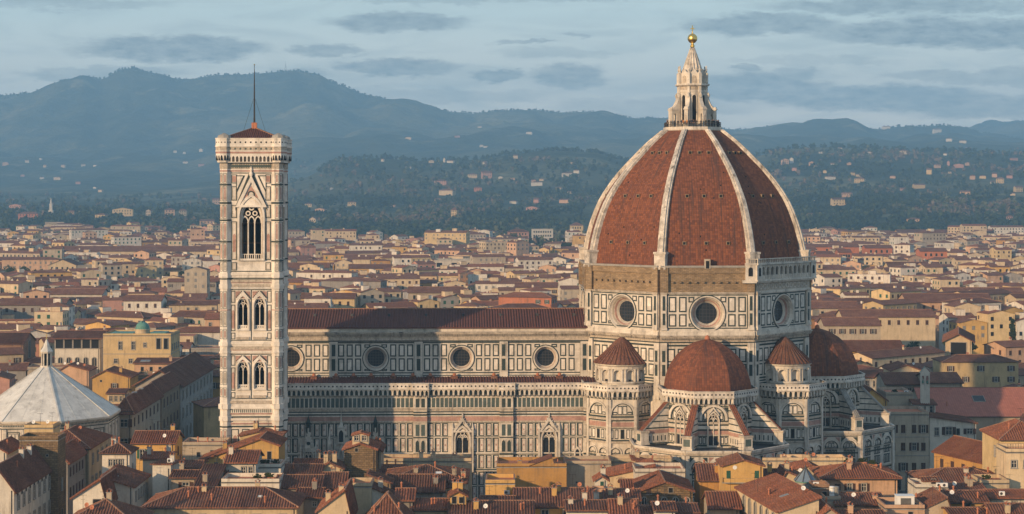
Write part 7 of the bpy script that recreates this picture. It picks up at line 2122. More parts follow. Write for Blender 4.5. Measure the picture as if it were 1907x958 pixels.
TAKEN += [(Xp(334, 1200), 1200, 13), (Xp(334, 1185), 1182, 9), (Xp(1676, 800), 800, 9), (Xp(1708, 806), 806, 9), (Xp(1748, 1010), 1010, 7), (Xp(266, 1580), 1580, 9), (Xp(60, 1280), 1280, 16), (Xp(30, 1270), 1270, 14), (Xp(150, 1290), 1290, 10), (Xp(1886, 760), 760, 7)]
KEEP_OUT = [(-140, 112, 392, 478), (-75, 100, 380, 478), (-95, -83, 300, 440)]
COLS = [('cream', 30), ('pale_yellow', 12), ('yellow', 5), ('white', 25), ('beige', 13), ('peach', 10), ('pink', 4), ('ochre', 1.5), ('orange', 1.5), ('grey', 5)]
CN, CW = [c for c, _ in COLS], [w for _, w in COLS]
cand = []
gy_ = 432.0
while gy_ < 2760:
    B = 54 if gy_ < 1300 else 60
    nx = int(0.33 * gy_ / B) + 2
    for ix in range(-nx, nx + 1):
        bx_, by_ = ix * B + rt.uniform(-6, 6), gy_ + rt.uniform(-5, 5) + B / 2
        ang = R(rt.choice((2, 2, -14, 12, 24, -26, 38, 8)))
        if mnoise.noise(Vector((bx_ / 160, by_ / 160, 9))) > .34: continue      # squares and gardens
        hb = rt.uniform(14, 20) if gy_ > 560 else rt.uniform(12, 16)
        n = 4
        lot = B * .93 / n
        for i in range(n):
            j = 0
            while j < n:
                span = min(n - j, rt.choices((1, 2, 3), (58, 30, 12))[0])
                inner = 0 < i < n - 1 and 0 < j < n - 1
                u0 = -B * .465 + j * lot; u1 = u0 + span * lot
                v0 = -B * .465 + i * lot
                j += span
                if inner and rt.random() < .32: continue
                h = hb + rt.gauss(0, 2.6) - (3.0 if inner else 0)
                if gy_ > 900 and rt.random() < .07: h += rt.uniform(4, 8.5)          # the odd taller block
                w_, l_ = (u1 - u0) * rt.uniform(.93, 1.0), lot * rt.uniform(.92, 1.0)
                uc, vc = (u0 + u1) / 2, v0
                flip = rt.random() < .42
                a_ = ang
                if flip:                      # turned a quarter
                    w_, l_ = l_, w_
                    ox, oy = uc + w_ * 0 + l_ / 2, v0 + lot / 2
                    a_ = ang + PI / 2
                else: ox, oy = uc, vc
                X = bx_ + ox * math.cos(ang) - oy * math.sin(ang); Y = by_ + ox * math.sin(ang) + oy * math.cos(ang)
                cxm = X - math.sin(a_) * l_ / 2; cym = Y + math.cos(a_) * l_ / 2
                if any(a < cxm < b and c < cym < d for a, b, c, d in KEEP_OUT): continue
                if any((cxm - a) ** 2 + (cym - b) ** 2 < (c + 6.5) ** 2 for a, b, c in TAKEN): continue
                roof = rt.choices(('gx', 'gy', 'hip', 'flat'), (50, 22, 20, 8))[0]
                if roof == 'gy' and w_ > 15: roof = 'gx' if l_ < w_ else 'hip'
                if roof == 'gx' and l_ > 19: roof = 'hip'
                ri = (w_ if roof == 'gy' else l_ if roof == 'gx' else min(w_, l_)) / 2 * rt.uniform(.22, .32)
                px = CX + cxm / cym * F_PX
                half = max(w_, l_) / 2 * F_PX / cym
                if px + half < -20 or px - half > 1927: continue
                py = HY + (CAMZ - h - ri) * F_PX / cym
                if hidden(px - half, px + half, py): continue
                if cym > 2120 + 520 * mnoise.noise(Vector((px / 110, 3.1, .4))) + (300 if px > 1490 else 260 if px < 400 else 0): continue
                cand.append(dict(X=X, Y=Y, rot=a_, w=w_, l=l_, h=max(7.5, h), roof=roof, rise=ri, col=rt.choices(CN, CW)[0], px=px, py=py, d=cym, vis=(2 * half) * (3.0 + .25 * (py - 440) / 10)))
    gy_ += B + 4
cand.sort(key=lambda c: -c['vis'])
hand = sum(1 for o in col.objects if o.get('category') == 'house')
SOLO = cand[:max(0, 292 - hand)]
REST = cand[len(SOLO):]


def town_house(c, mm=None):
    """one house of the town"""
    wins, ex = [], []
    w, l, h = c['w'], c['l'], c['h']
    r_ = random.Random(int(c['X'] * 13 + c['Y'] * 7))
    kd = r_.choice('bbcgvnn')
    n = max(1, int(w / 3.6))
    if c['d'] < 1150:
        cnt = 0
        for z in (h - 3.0,) + ((h - 6.4,) if c['d'] < 760 else ()):
            for k in range(n):
                if r_.random() < .85: wins.append(('f', -w / 2 + w * (k + .5) / n, z, 1.05, 1.6, kd))
            a = math.degrees(c['rot']) % 360
            fs = 'r' if (c['px'] < CX) else 'l'
            ns = max(1, int(l / 4))
            for k in range(ns):
                if r_.random() < .7: wins.append((fs, l * (k + .5) / ns, z, 1.05, 1.6, kd))
        if 45 < a < 135: pass
    if c['d'] < 900:
        if r_.random() < .7: ex.append(('chimney', r_.uniform(-.3, .3) * w, r_.uniform(.25, .7) * l, r_.uniform(.4, 1.0)))
        if r_.random() < .35: ex.append(('antenna', r_.uniform(-.3, .3) * w, r_.uniform(.3, .6) * l))
        if r_.random() < .2: ex.append(('dish', r_.uniform(-.3, .3) * w, r_.uniform(.1, .3) * l))
    return wins, ex


RN = {'gx': 'ridged', 'gy': 'gabled', 'hip': 'hipped', 'flat': 'flat'}
for c in SOLO:
    wins, ex = town_house(c)
    o, *_ = house('house', 'x', 'house', c['X'], c['Y'], c['rot'], c['w'], c['l'], c['h'], c['roof'], c['rise'], 'plaster_' + c['col'], rt.choice(('tile_brown', 'tile_brown', 'tile_red')), .4, wins, 'houses of the town', coppi=False, detail=False, extras=ex)
    sz = 'broad' if max(c['w'], c['l']) > 20 else 'small' if c['w'] * c['l'] < 190 else 'plain'
    AUTO.append((o, c['px'], c['py'], sz, c['col'].replace('_', ' '), RN[c['roof']], 'house'))

# everything farther back, as one mass
mb = MB()
for c in REST:
    x0, x1, l, h, ri = -c['w'] / 2, c['w'] / 2, c['l'], c['h'], c['rise']
    ca, sa = math.cos(c['rot']), math.sin(c['rot'])
    def T(x, y, z): return (c['X'] + x * ca - y * sa, c['Y'] + x * sa + y * ca, z)
    wm = 'plaster_' + c['col']
    rm = rt.choice(('tile_brown', 'tile_brown', 'tile_red'))
    pl, rl, hf = roof_planes(c['roof'], c['w'], l, h, ri, .4)
    cc = [(x0, 0), (x1, 0), (x1, l), (x0, l)]
    nrm = [(0, -1), (1, 0), (0, 1), (-1, 0)]
    for k in range(4):
        nx_, ny_ = nrm[k][0] * ca - nrm[k][1] * sa, nrm[k][0] * sa + nrm[k][1] * ca
        if ny_ > .25: continue
        a, b = cc[k], cc[(k + 1) % 4]
        pts = [T(*a, 0), T(*b, 0), T(*b, h - .1)]
        if c['roof'] == 'gx' and k in (1, 3): pts.append(T(a[0], l / 2, h + ri - .1))
        if c['roof'] == 'gy' and k in (0, 2): pts.append(T(0, a[1], h + ri - .1))
        pts.append(T(*a, h - .1))
        mb.poly(pts, wm)
        if c['d'] < 2500:
            n = max(1, int(math.hypot(b[0] - a[0], b[1] - a[1]) / 3.6))
            km = rt.choice(('shutter_brown', 'shutter_green', 'glass_dark', 'void_dark', 'shutter_grey'))
            for z in (h - 3.0, h - 6.2, h - 9.4) if c['d'] < 1500 else (h - 3.1, h - 6.4):
                for j in range(n):
                    if rt.random() < .25: continue
                    t0, t1 = (j + .33) / n, (j + .66) / n
                    q0 = (a[0] + (b[0] - a[0]) * t0 + nrm[k][0] * .06, a[1] + (b[1] - a[1]) * t0 + nrm[k][1] * .06)
                    q1 = (a[0] + (b[0] - a[0]) * t1 + nrm[k][0] * .06, a[1] + (b[1] - a[1]) * t1 + nrm[k][1] * .06)
                    mb.poly([T(*q0, z), T(*q1, z), T(*q1, z + 1.7), T(*q0, z + 1.7)], km)
    for q_ in pl: mb.poly([T(*p) for p in q_], rm)
    if c['roof'] == 'flat': mb.poly([T(*p, h - .1) for p in cc], 'terracotta')
    for _q in range(rt.choice((0, 1, 1, 2, 3)) if c['d'] < 2000 else rt.choice((0, 0, 1))):      # roof cabins and chimney stacks
        x, y = rt.uniform(-.25, .25) * c['w'], rt.uniform(.3, .6) * l
        s_ = rt.choice((.4, .5, .5, .6, 1.6, 2.2)); zt = hf(x, y) + (1.2 if s_ < 1 else 1.9)
        b_ = [T(x - s_, y - s_, 0), T(x + s_, y - s_, 0), T(x + s_, y + s_, 0), T(x - s_, y + s_, 0)]
        for k in range(4):
            a, b = b_[k], b_[(k + 1) % 4]
            mb.poly([(a[0], a[1], h - 1), (b[0], b[1], h - 1), (b[0], b[1], zt), (a[0], a[1], zt)], rt.choice(('plaster_cream', 'plaster_white')))
        mb.poly([(p[0], p[1], zt) for p in b_], rm)
dt = mb.build('distant_town')
dt['kind'] = 'stuff'
dt['label'] = 'hazy mass of small roofs and house fronts filling the plain up to the wooded hills'

# ------------------------------------------------------------------ trees
for nm, c_ in (('leaf_dark', (0.030, 0.045, 0.022)), ('leaf_mid', (0.052, 0.068, 0.030)), ('leaf_olive', (0.10, 0.10, 0.05)), ('leaf_bare', (0.16, 0.115, 0.08)), ('bark', (0.09, 0.065, 0.045))):
    mat(nm, c_, 0.3, 0.25, rand=.15, spec=.08, rough=.95)


def crown_mesh(kind, seed, n=520):
    r_ = random.Random(seed)
    mb = MB()
    lobes = []
    if kind == 'round':
        for k in range(9): lobes.append((r_.uniform(-2.4, 2.4), r_.uniform(-2.4, 2.4), r_.uniform(4.5, 9.0), r_.uniform(1.5, 2.4)))
        ms = ('leaf_dark', 'leaf_mid', 'leaf_mid', 'leaf_olive'); ls = .37; fl = .9
    elif kind == 'pine':
        for k in range(11): lobes.append((r_.uniform(-4.4, 4.4), r_.uniform(-4.4, 4.4), r_.uniform(9.2, 11.0), r_.uniform(1.6, 2.6)))
        ms = ('leaf_dark', 'leaf_dark', 'leaf_mid'); ls = .45; fl = .5
    else:
        for k in range(8): lobes.append((r_.uniform(-.25, .25), r_.uniform(-.25, .25), 1.5 + k * 1.35, 1.0 - .085 * k))
        ms = ('leaf_dark', 'leaf_dark', 'leaf_mid'); ls = .4; fl = 1.5
    for k in range(n):
        x, y, z, rr = r_.choice(lobes)
        v = Vector((r_.gauss(0, 1), r_.gauss(0, 1), r_.gauss(0, 1))).normalized() * rr * r_.uniform(.55, 1.08)
        c = Vector((x + v.x, y + v.y, z + v.z * fl))
        a = Vector((r_.gauss(0, 1), r_.gauss(0, 1), r_.gauss(0, 1))).normalized()
        b = a.orthogonal().normalized()
        s_ = ls * r_.uniform(.6, 1.5)
        mb.poly([tuple(c - a * s_), tuple(c - b * s_ * .7), tuple(c + a * s_), tuple(c + b * s_ * .6 + a * .2 * s_)], r_.choice(ms))
    return mb.mesh('crown')


def trunk_mesh(kind):
    mb = MB()
    top = {'round': 6.5, 'pine': 10, 'cypress': 9}[kind]
    mb.tube((0, 0, -1), (.1, 0, top * .55), .34, .22, 'bark', 8); mb.tube((.1, 0, top * .55), (0, .1, top), .22, .07, 'bark', 7)
    if kind != 'cypress':
        for k in range(6):
            a = k * 1.05
            rr = 3.4 if kind == 'pine' else 2.0
            mb.tube((.08, 0, top * (.5 + .05 * k)), (rr * math.cos(a), rr * math.sin(a), top * (.82 + .05 * (k % 3))), .13, .04, 'bark', 5)
    return mb.mesh('trunk')


CR = {k: [crown_mesh(k, 31 + 7 * j + len(k), 1150 if k == 'round' else 950) for j in range(3)] for k in ('round', 'pine', 'cypress')}
TRK = {k: trunk_mesh(k) for k in CR}
TN = {'round': 'tree', 'pine': 'pine_tree', 'cypress': 'cypress_tree'}


def tree(kind, X, Y, Z, s, label=None, group='trees among the roofs', j=0, cat_='tree'):
    t_ = thing(TN[kind], label or 'x', cat_, (X, Y, Z), rt.uniform(0, 6.28), group)
    t_.scale = (s, s, s * rt.uniform(.9, 1.1))
    add_obj('crown', CR[kind][j % 3], t_, (0, 0, 0)); add_obj('trunk', TRK[kind], t_, (0, 0, 0))
    return t_


tree('pine', Xp(334, 1200), 1200, 3, 1.55, 'broad dark umbrella pine among pale roofs left of the bell tower', j=1)
tree('round', Xp(1676, 800), 800, 3, 1.2, 'leafy grey green tree right of the dome, above the yellow palazzo', j=0)
tree('round', Xp(1708, 806), 806, 4, 1.3, 'taller twin of the grey green tree, nearer the pillared loggia', j=1)
tree('pine', Xp(1748, 1010), 1010, 2, 1.0, 'thin crowned pine rising over the long brown roofs right of the dome', j=2)
tree('round', Xp(266, 1580), 1580, 0, 1.7, 'small pointed dark tree in front of the very long cream range', j=2)
tree('cypress', Xp(1886, 760), 760, 4, 1.5, 'lone dark conifer among roofs at the right picture edge', j=0)
for k, (px, d, s_, lb) in enumerate(((24, 1275, 1.5, 'dark rounded tree at the picture edge, first of the garden row above the baptistery'), (46, 1280, 1.6, 'dark rounded tree, second of the garden row above the baptistery'), (70, 1272, 1.5, 'dark rounded tree, third and last of the garden row above the baptistery'), (152, 1290, 1.4, 'dark rounded tree standing alone past the garden row, before a white house'))):
    tree('round', Xp(px, d), d, 4, s_, lb, j=k)
tk_ = 0
tpos = []
while tk_ < 120:
    d = rt.uniform(560, 2500)
    px = rt.choice((rt.uniform(0, 405), rt.uniform(536, 1080), rt.uniform(1510, 1907), rt.uniform(1510, 1907)))
    yb = HY + 63 * F_PX / d
    if hidden(px - 8, px + 8, yb) or (d < 900 and 534 < px < 1090): continue
    X = Xp(px, d)
    if mnoise.noise(Vector((X / 90, d / 130, 4))) < .12 or any((X - a) ** 2 + (d - b) ** 2 < 60 for a, b in tpos): continue
    tpos.append((X, d))
    kind = rt.choice(('round', 'round', 'round', 'pine', 'cypress'))
    o = tree(kind, X, d, rt.uniform(2, 5), rt.uniform(.75, 1.2), j=tk_)
    AUTO.append((o, px, yb, '', 'dark' if kind != 'round' else 'leafy', {'round': 'rounded', 'pine': 'umbrella', 'cypress': 'narrow'}[kind], 'tree'))
    tk_ += 1

# ------------------------------------------------------------------ villas on the slopes
VILLAS = [(845, 398, 15, 18, 'pale_yellow'), (574, 383, 16, 7, 'pale_yellow'), (655, 380, 20, 8, 'pale_yellow'), (595, 393, 24, 8, 'peach'), (582, 414, 17, 14, 'cream'), (228, 397, 48, 13, 'pale_yellow'), (276, 397, 14, 11, 'beige'), (316, 396, 24, 12, 'peach'), (340, 397, 18, 12, 'beige'), (186, 404, 26, 10, 'pale_yellow'), (132, 397, 14, 8, 'peach'),
          (28, 388, 36, 9, 'pink'), (52, 405, 46, 11, 'orange'), (403, 376, 18, 11, 'peach'), (385, 416, 34, 10, 'peach'), (820, 341, 30, 9, 'pink'), (890, 353, 18, 8, 'orange'), (907, 327, 24, 13, 'pink'), (880, 329, 22, 8, 'cream'), (830, 362, 36, 5, 'cream'), (815, 373, 16, 4, 'peach'), (838, 302, 16, 4, 'white'), (827, 299, 5, 8, 'white'), (900, 304, 14, 5, 'white'),
          (960, 293, 11, 7, 'cream'), (712, 299, 7, 5, 'white'), (932, 332, 10, 4, 'white'), (955, 334, 12, 4, 'peach'), (1008, 336, 11, 4, 'cream'), (1058, 328, 28, 5, 'white'), (1073, 321, 14, 6, 'white'), (1000, 345, 26, 5, 'white'), (1040, 352, 14, 4, 'cream'), (955, 378, 18, 4, 'white'), (998, 376, 13, 11, 'pink'), (1050, 376, 24, 6, 'peach'), (990, 391, 28, 10, 'pink'), (1072, 328, 12, 4, 'pink'),
          (1562, 377, 30, 13, 'pale_yellow'), (1576, 364, 24, 8, 'peach'), (1600, 337, 24, 9, 'pale_yellow'), (1548, 333, 22, 6, 'white'), (1512, 306, 15, 8, 'peach'), (1463, 302, 16, 11, 'peach'), (1474, 300, 9, 10, 'white'), (1479, 316, 11, 6, 'pink'), (1684, 284, 16, 8, 'cream'), (1620, 285, 6, 5, 'white'), (1565, 277, 9, 3, 'white'), (1746, 244, 20, 7, 'white'), (1767, 261, 14, 6, 'white'), (1793, 265, 16, 4, 'white'),
          (1730, 321, 12, 10, 'pale_yellow'), (1747, 310, 14, 7, 'peach'), (1766, 305, 6, 9, 'pink'), (1785, 311, 24, 4, 'pink'), (1802, 306, 9, 6, 'peach'), (1713, 349, 26, 6, 'pale_yellow'), (1811, 331, 13, 8, 'peach'), (1830, 330, 15, 6, 'pale_yellow'), (1852, 327, 12, 8, 'peach'), (1862, 337, 18, 10, 'pale_yellow'), (1880, 330, 14, 6, 'pink'), (1848, 341, 10, 6, 'white'), (1797, 361, 24, 9, 'peach'), (1898, 353, 18, 10, 'pale_yellow'),
          (1880, 408, 14, 10, 'pink'), (1805, 278, 12, 4, 'pink'), (1840, 282, 14, 5, 'peach'), (1760, 288, 8, 4, 'white'), (1890, 297, 16, 5, 'pink'), (1700, 413, 30, 8, 'peach'), (1540, 432, 40, 10, 'cream'), (1508, 438, 24, 9, 'cream'),
          (326, 283, 8, 4, 'white'), (343, 286, 7, 4, 'white'), (374, 281, 9, 5, 'white'), (345, 303, 12, 4, 'white'), (375, 308, 14, 4, 'pink'), (10, 306, 14, 6, 'peach'), (50, 301, 9, 5, 'white'), (75, 297, 6, 3, 'white'), (83, 310, 8, 5, 'cream'), (117, 310, 10, 5, 'cream'), (155, 308, 10, 4, 'white'), (176, 309, 8, 3, 'white'), (42, 328, 9, 4, 'pink'), (78, 332, 10, 4, 'white'), (106, 333, 18, 5, 'cream'), (145, 341, 11, 5, 'pink'), (176, 350, 8, 3, 'white'), (186, 356, 11, 5, 'cream'), (24, 373, 12, 4, 'white'),
          (897, 272, 8, 4, 'white'), (904, 274, 10, 3, 'white'), (985, 248, 14, 4, 'white'), (893, 237, 9, 3, 'white'), (852, 255, 12, 3, 'pink'), (760, 258, 14, 4, 'cream'), (618, 352, 8, 3, 'white'), (1650, 240, 20, 3, 'white')]
# wooded slopes: many thousand crowns, each a tuft of leaf clumps
rw = np.random.RandomState(5)
NW = 0
pts, mats_i, sizes = [], [], []
ZONES = [(-30, 410, 392, 456, 2200), (530, 1090, 372, 472, 6200), (1470, 1930, 360, 452, 4400), (-30, 540, 366, 400, 700), (540, 1180, 300, 380, 1900), (1400, 1930, 280, 365, 1900)]
for (pa, pb, ya, yb, n) in ZONES:
    for k in range(n):
        px = rw.uniform(pa, pb); d = None
        y = rw.uniform(ya, yb)
        g = mnoise.fractal(Vector((px / 60.0, y / 12.0, 2.2)), 1.0, 2.0, 3)
        if g < (-.12 if y > 380 else .02) and rw.rand() < .88: continue
        if any(abs(px - v[0]) < v[2] / 2 + 5 and -5 < y - (v[1] + v[3] / 2) < 4.5 for v in VILLAS): continue
        X, d, z = hit(px, y, 1980)
        if d > 9000: continue
        pts.append((X, d, z)); sizes.append(rw.uniform(3.2, 6.6) * (1.0 if d < 4200 else 1.25))
        m_ = mnoise.noise(Vector((X / 240, d / 300, 7))) + rw.uniform(-.35, .35)
        m_ += .28 if d > 4000 else 0  # distant crowns turned paler, standing in for haze over the slopes
        mats_i.append(0 if m_ < .05 else 1 if m_ < .3 else 2 if m_ < .5 else 3)
# tall garden trees breaking the last rows of the town
for k in range(2600):
    px = rw.uniform(-20, 1930); d = rw.uniform(1750, 2650)
    if mnoise.noise(Vector((px / 60.0, d / 150.0, 8.1))) < .22: continue
    pts.append(((px - CX) / F_PX * d, d, rw.uniform(3, 9))); sizes.append(rw.uniform(4.0, 6.5)); mats_i.append(rw.choice([0, 0, 1, 2, 3]))
# a fringe of trees along the crests
for k in range(1500):
    px = rw.uniform(-20, 1930)
    d = rw.uniform(10350, 10650) if rw.rand() < .55 else rw.uniform(5120, 5260)
    t_ = (px - CX) / F_PX
    if d < 6000 and not (590 < px < 1200 or px > 1400): continue
    pts.append((t_ * d, d, land(t_, d) - 2)); sizes.append(rw.uniform(4, 8.5)); mats_i.append(0)
pts = np.array(pts); sizes = np.array(sizes); mats_i = np.array(mats_i)
QN = 12
N = len(pts)
dirs = rw.normal(size=(N, QN, 3)); dirs /= np.linalg.norm(dirs, axis=2, keepdims=True)
cen = pts[:, None, :] + dirs * sizes[:, None, None] * rw.uniform(.35, 1.0, (N, QN, 1)) * np.array([.85, .85, 1.0]) + np.array([0, 0, 1.0]) * sizes[:, None, None]
a_ = rw.normal(size=(N, QN, 3)); a_ /= np.linalg.norm(a_, axis=2, keepdims=True)
b_ = np.cross(a_, dirs); b_ /= (np.linalg.norm(b_, axis=2, keepdims=True) + 1e-9)
s_ = sizes[:, None, None] * rw.uniform(.42, .8, (N, QN, 1))
vs = np.stack([cen - a_ * s_, cen - b_ * s_ * .8, cen + a_ * s_, cen + b_ * s_ * .8], axis=2).reshape(-1, 3)
me = bpy.data.meshes.new('woods')
nf = N * QN
me.vertices.add(nf * 4); me.loops.add(nf * 4); me.polygons.add(nf)
me.vertices.foreach_set('co', vs.astype(np.float32).ravel())
me.loops.foreach_set('vertex_index', np.arange(nf * 4, dtype=np.int32))
me.polygons.foreach_set('loop_start', np.arange(0, nf * 4, 4, dtype=np.int32))
me.polygons.foreach_set('material_index', np.repeat(mats_i, QN).astype(np.int32))
for nm in ('leaf_dark', 'leaf_mid', 'leaf_olive', 'leaf_bare'): me.materials.append(MATS[nm])
me.update(calc_edges=True)
wd = bpy.data.objects.new('woods', me)
col.objects.link(wd)
wd['kind'] = 'stuff'
wd['label'] = 'dark wood and scattered trees covering the slopes beyond the town'

for k in range(46):                          # the looser scatter of farmhouses, thickest on the slopes right of the dome
    VILLAS.append((rt.uniform(1475, 1900) if k < 34 else rt.uniform(560, 1090), rt.uniform(284, 418) if k < 34 else rt.uniform(300, 400), rt.uniform(6, 14), rt.uniform(3, 6), rt.choice(('white', 'cream', 'peach', 'pale_yellow', 'pink'))))
for (px, py, wp, hp, cl) in VILLAS:
    X, d, z = hit(px, py + hp / 2, 2500)
    w, h = wp * .78 * d / F_PX, max(5.5, wp * .33 * d / F_PX, hp * 1.1 * d / F_PX)
    rf_ = 'hip' if wp > 12 and rt.random() < .6 else rt.choice(('gx', 'gx', 'gy'))
    l = min(max(8, w * .7), 16)
    ze = z + h * .8
    ww = []
    if wp >= 14 and hp > 6:
        n = max(3, int(w / 5)); rows = 2 if hp > 8 else 1
        for k in range(rows): ww += wrow('f', -w * .46, w * .46, min(n, 8), ze - 3.6 - k * 5, 1.5, 2.4, 's')
    o, *_ = house('villa', 'x', 'villa', X, d, R(rt.choice((-24, -16, 4, 10))), w, l, ze, rf_, h * .22, 'plaster_' + cl, 'tile_brown', .5, ww, 'villas on the wooded slopes', z0=z - 6, coppi=False, detail=False)
    AUTO.append((o, px, py, 'large' if wp > 20 else 'mid sized' if wp > 11 else 'tiny', cl.replace('_', ' '), {'hip': 'hipped', 'gx': 'ridged', 'gy': 'gabled'}[rf_], 'villa'))
# convent spire and chimney on the slope, aerial mast on the mountain
X, d, z = hit(94, 404, 2500)
t_ = thing('church_spire', 'slim stepped church spire among cypresses at the foot of the mountain', 'church spire', (X, d, z))
q_ = MB(); s_ = d / F_PX
q_.box(-4 * s_, 4 * s_, 0, 8 * s_, -4, 12 * s_, P_('white')); q_.box(-2.6 * s_, 2.6 * s_, 1.4 * s_, 6.6 * s_, 12 * s_, 24 * s_, P_('white')); q_.build('shaft', t_)
q_ = MB(); q_.lathe(0, 4 * s_, [(2.2 * s_, 24 * s_), (1.4 * s_, 29 * s_), (0, 36 * s_)], P_('white'), 8); q_.build('spire', t_)
t_ = thing('radio_mast', 'thin radio mast standing on the mountain crest', 'mast', (Xp(532, 10560), 10560, land((532 - CX) / F_PX, 10560) - 3))
q_ = MB(); q_.tube((-6, 0, 0), (0, 0, 46), 1.3, .8, 'shutter_grey', 4); q_.tube((6, 0, 0), (0, 0, 46), 1.3, .8, 'shutter_grey', 4); q_.tube((0, 0, 40), (0, 0, 62), 1.0, .5, 'shutter_grey', 5)
for zz in (14, 28, 40): q_.bar((-5 + zz * .1, 0, zz), (5 - zz * .1, 0, zz), 1, 1, 'shutter_grey')
q_.build('lattice', t_)

# ------------------------------------------------------------------ visitors on the lantern gallery
for nm, c_ in (('coat_black', (.015, .015, .018)), ('coat_navy', (.02, .03, .06)), ('coat_grey', (.11, .11, .12)), ('coat_orange', (.5, .2, .05)), ('coat_red', (.3, .03, .03)), ('coat_beige', (.4, .31, .2)), ('coat_white', (.55, .52, .48)), ('coat_olive', (.08, .08, .04)), ('trousers_dark', (.02, .022, .03)), ('skin', (.45, .27, .19)), ('hair_dark', (.03, .02, .015))):
    mat(nm, c_, .08, 2.0)


def person_mesh(coat, pose):
    """one continuous body grown from a jointed skeleton"""
    lean = (0, .05, .1)[pose % 3]
    V = [(0, 0, .95), (0, lean * .4, 1.2), (0, lean, 1.42), (0, lean + .02, 1.52), (0, lean + .04, 1.64), (0, lean + .03, 1.74)]
    E = [(0, 1), (1, 2), (2, 3), (3, 4), (4, 5)]
    Rr = [(.15, .11), (.15, .11), (.16, .10), (.055, .055), (.085, .10), (.06, .07)]
    for sx in (-1, 1):
        i = len(V)
        V += [(sx * .1, 0, .88), (sx * .11, .02, .48), (sx * .11, 0, .07), (sx * .12, .14, .04)]
        E += [(0, i), (i, i + 1), (i + 1, i + 2), (i + 2, i + 3)]
        Rr += [(.09, .09), (.06, .065), (.045, .05), (.045, .035)]
        i = len(V)
        el = (.26, .1, 1.14) if pose % 2 else (.24, .02, 1.12)
        ha = (.16, .36, 1.1) if pose % 2 else (.22, .10, .88)
        V += [(sx * .19, lean, 1.40), (sx * el[0], lean * .6 + el[1], el[2]), (sx * ha[0], ha[1], ha[2])]
        E += [(2, i), (i, i + 1), (i + 1, i + 2)]
        Rr += [(.065, .065), (.048, .048), (.038, .03)]
    me = bpy.data.meshes.new('skeleton')
    me.from_pydata(V, E, [])
    o = bpy.data.objects.new('skeleton', me)
    col.objects.link(o)
    md = o.modifiers.new('skin', 'SKIN')
    for k, r_ in enumerate(Rr): me.skin_vertices[0].data[k].radius = r_
    me.skin_vertices[0].data[0].use_root = True
    sb = o.modifiers.new('sub', 'SUBSURF'); sb.levels = 1; sb.render_levels = 1
    dg = bpy.context.evaluated_depsgraph_get()
    m2 = bpy.data.meshes.new_from_object(o.evaluated_get(dg))
    bpy.data.objects.remove(o)
    m2.name = 'person'
    m2.materials.clear()
    for nm in ('trousers_dark', coat, 'skin', 'hair_dark'): m2.materials.append(MATS[nm])
    for p in m2.polygons:
        c = p.center
        k = 0 if c.z < .86 else 1
        if c.z > 1.5: k = 3 if (c.z > 1.69 or c.y < lean - .01) else 2
        if abs(c.x) > .1 and .8 < c.z < 1.16 and c.y > (.3 if pose % 2 else .075): k = 2
        p.material_index = k
    return m2


COATS = ['coat_black', 'coat_navy', 'coat_grey', 'coat_orange', 'coat_red', 'coat_beige', 'coat_white', 'coat_olive']
PM = {}
POSES = ('standing upright', 'leaning forward', 'arms lowered', 'arms bent forward')
spots = []
rp_ = random.Random(4)
ang = 178
while ang < 368:
    ang += rp_.uniform(3.5, 11)
    if min(abs((ang - 22.5) % 45), 45 - abs((ang - 22.5) % 45)) < 1.5: continue
    spots.append(ang)
plist = []
for k, an in enumerate(spots):
    ct = rp_.choices(COATS, (30, 16, 12, 8, 6, 9, 7, 8))[0]
    ps = rp_.randrange(4)
    if (ct, ps) not in PM: PM[(ct, ps)] = person_mesh(ct, ps)
    rr = 6.5 * math.cos(R(22.5)) / math.cos(R(((an % 45) - 0) if (an % 45) < 22.5 else (an % 45) - 45))
    rr = min(rr, 6.7)
    x, y = rr * math.cos(R(an)), rr * math.sin(R(an))
    cl = 42.5 + x * math.cos(al) - y * math.sin(al); cm = 430 + x * math.sin(al) + y * math.cos(al)
    o = bpy.data.objects.new('person', PM[(ct, ps)])
    col.objects.link(o)
    o.location = (cl, cm, 89.2)
    o.rotation_euler = (0, 0, R(an) + al - PI / 2)
    s_ = rp_.uniform(.93, 1.06)
    o.scale = (s_, s_, s_)
    tag(o, 'x', 'person', 'visitors on the lantern gallery')
    plist.append((o, cl / cm, ct[5:], ps))

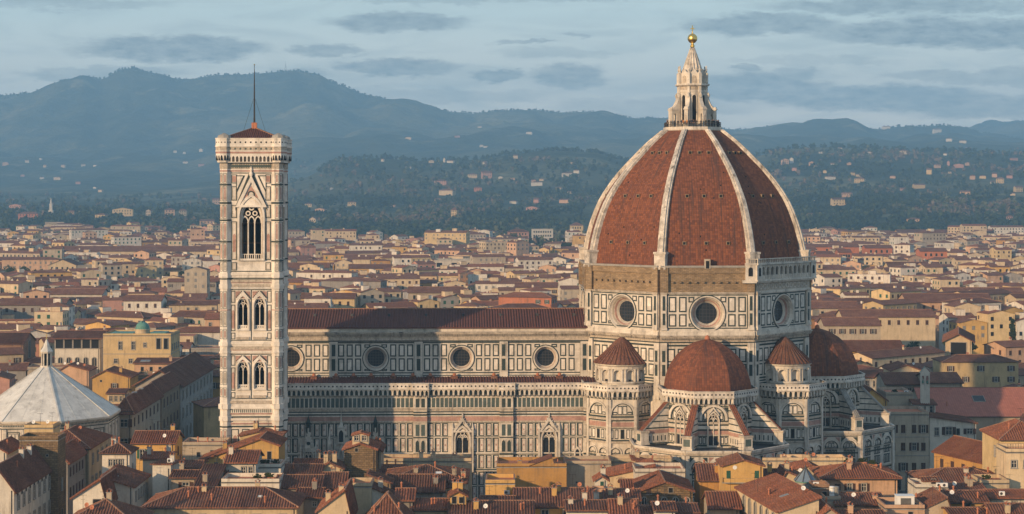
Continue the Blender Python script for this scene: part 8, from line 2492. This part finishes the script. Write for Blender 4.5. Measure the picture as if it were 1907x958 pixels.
# ------------------------------------------------------------------ labels for the repeats: looks first, then where they stand, then their rank
NUM = ['', 'first', 'second', 'third', 'fourth', 'fifth', 'sixth', 'seventh', 'eighth', 'ninth', 'tenth', 'eleventh', 'twelfth', 'thirteenth', 'fourteenth', 'fifteenth', 'sixteenth']
CNT = ['', 'one', 'two', 'three', 'four', 'five', 'six', 'seven', 'eight', 'nine', 'ten', 'eleven', 'twelve', 'thirteen', 'fourteen', 'fifteen', 'sixteen']


def sector(px):
    for lim, s in ((100, 'over the baptistery'), (230, 'past the baptistery'), (410, 'beside the bell tower'), (640, 'beyond the bell tower'), (780, 'over the western nave'), (930, 'over the middle nave'), (1100, 'where nave meets dome'), (1420, 'behind the dome'), (1580, 'close beside the dome'), (1680, 'beyond the apse'), (1780, 'beyond the pink hall'), (9999, 'near picture edge')):
        if px < lim: return s


def row(py, kind):
    if kind == 'villa': tab = ((262, 'mountain side'), (300, 'crest'), (330, 'upper slope'), (365, 'middle slope'), (9999, 'lower slope'))
    else: tab = ((470, 'farthest rows'), (520, 'distant rows'), (570, 'middle rows'), (620, 'nearer rows'), (690, 'near rows'), (9999, 'nearest rows'))
    for lim, s in tab:
        if py < lim: return s


books = {}
for rec in AUTO:
    o, px, py, sz, cl, rf_, kind = rec
    key = ' '.join(w_ for w_ in (sz, cl, rf_, kind) if w_) + (' ' + row(py, kind) + ', ' if kind == 'villa' else ', ' + row(py, kind) + ' ') + sector(px)
    books.setdefault(key, []).append((px, o))
for key, L in books.items():
    L.sort(key=lambda q_: q_[0])
    n = len(L)
    for k, (px, o) in enumerate(L):
        if n == 1: o['label'] = key
        elif n == 2: o['label'] = ('left of two, ' if k == 0 else 'right of two, ') + key
        else: o['label'] = '%s from left of %s, ' % (NUM[k + 1] if k < 16 else str(k + 1), CNT[n] if n <= 16 else str(n)) + key
bk = {}
for o, t_, ct, ps in plist: bk.setdefault((ct, ps), []).append((t_, o))
for (ct, ps), L in bk.items():
    L.sort(key=lambda q_: q_[0])
    n = len(L)
    for k, (t_, o) in enumerate(L):
        rk_ = '' if n == 1 else '%s of %s from left ' % (NUM[k + 1], CNT[n])
        o['label'] = 'visitor in %s coat %s, %son the lantern gallery' % (ct, POSES[ps], rk_)
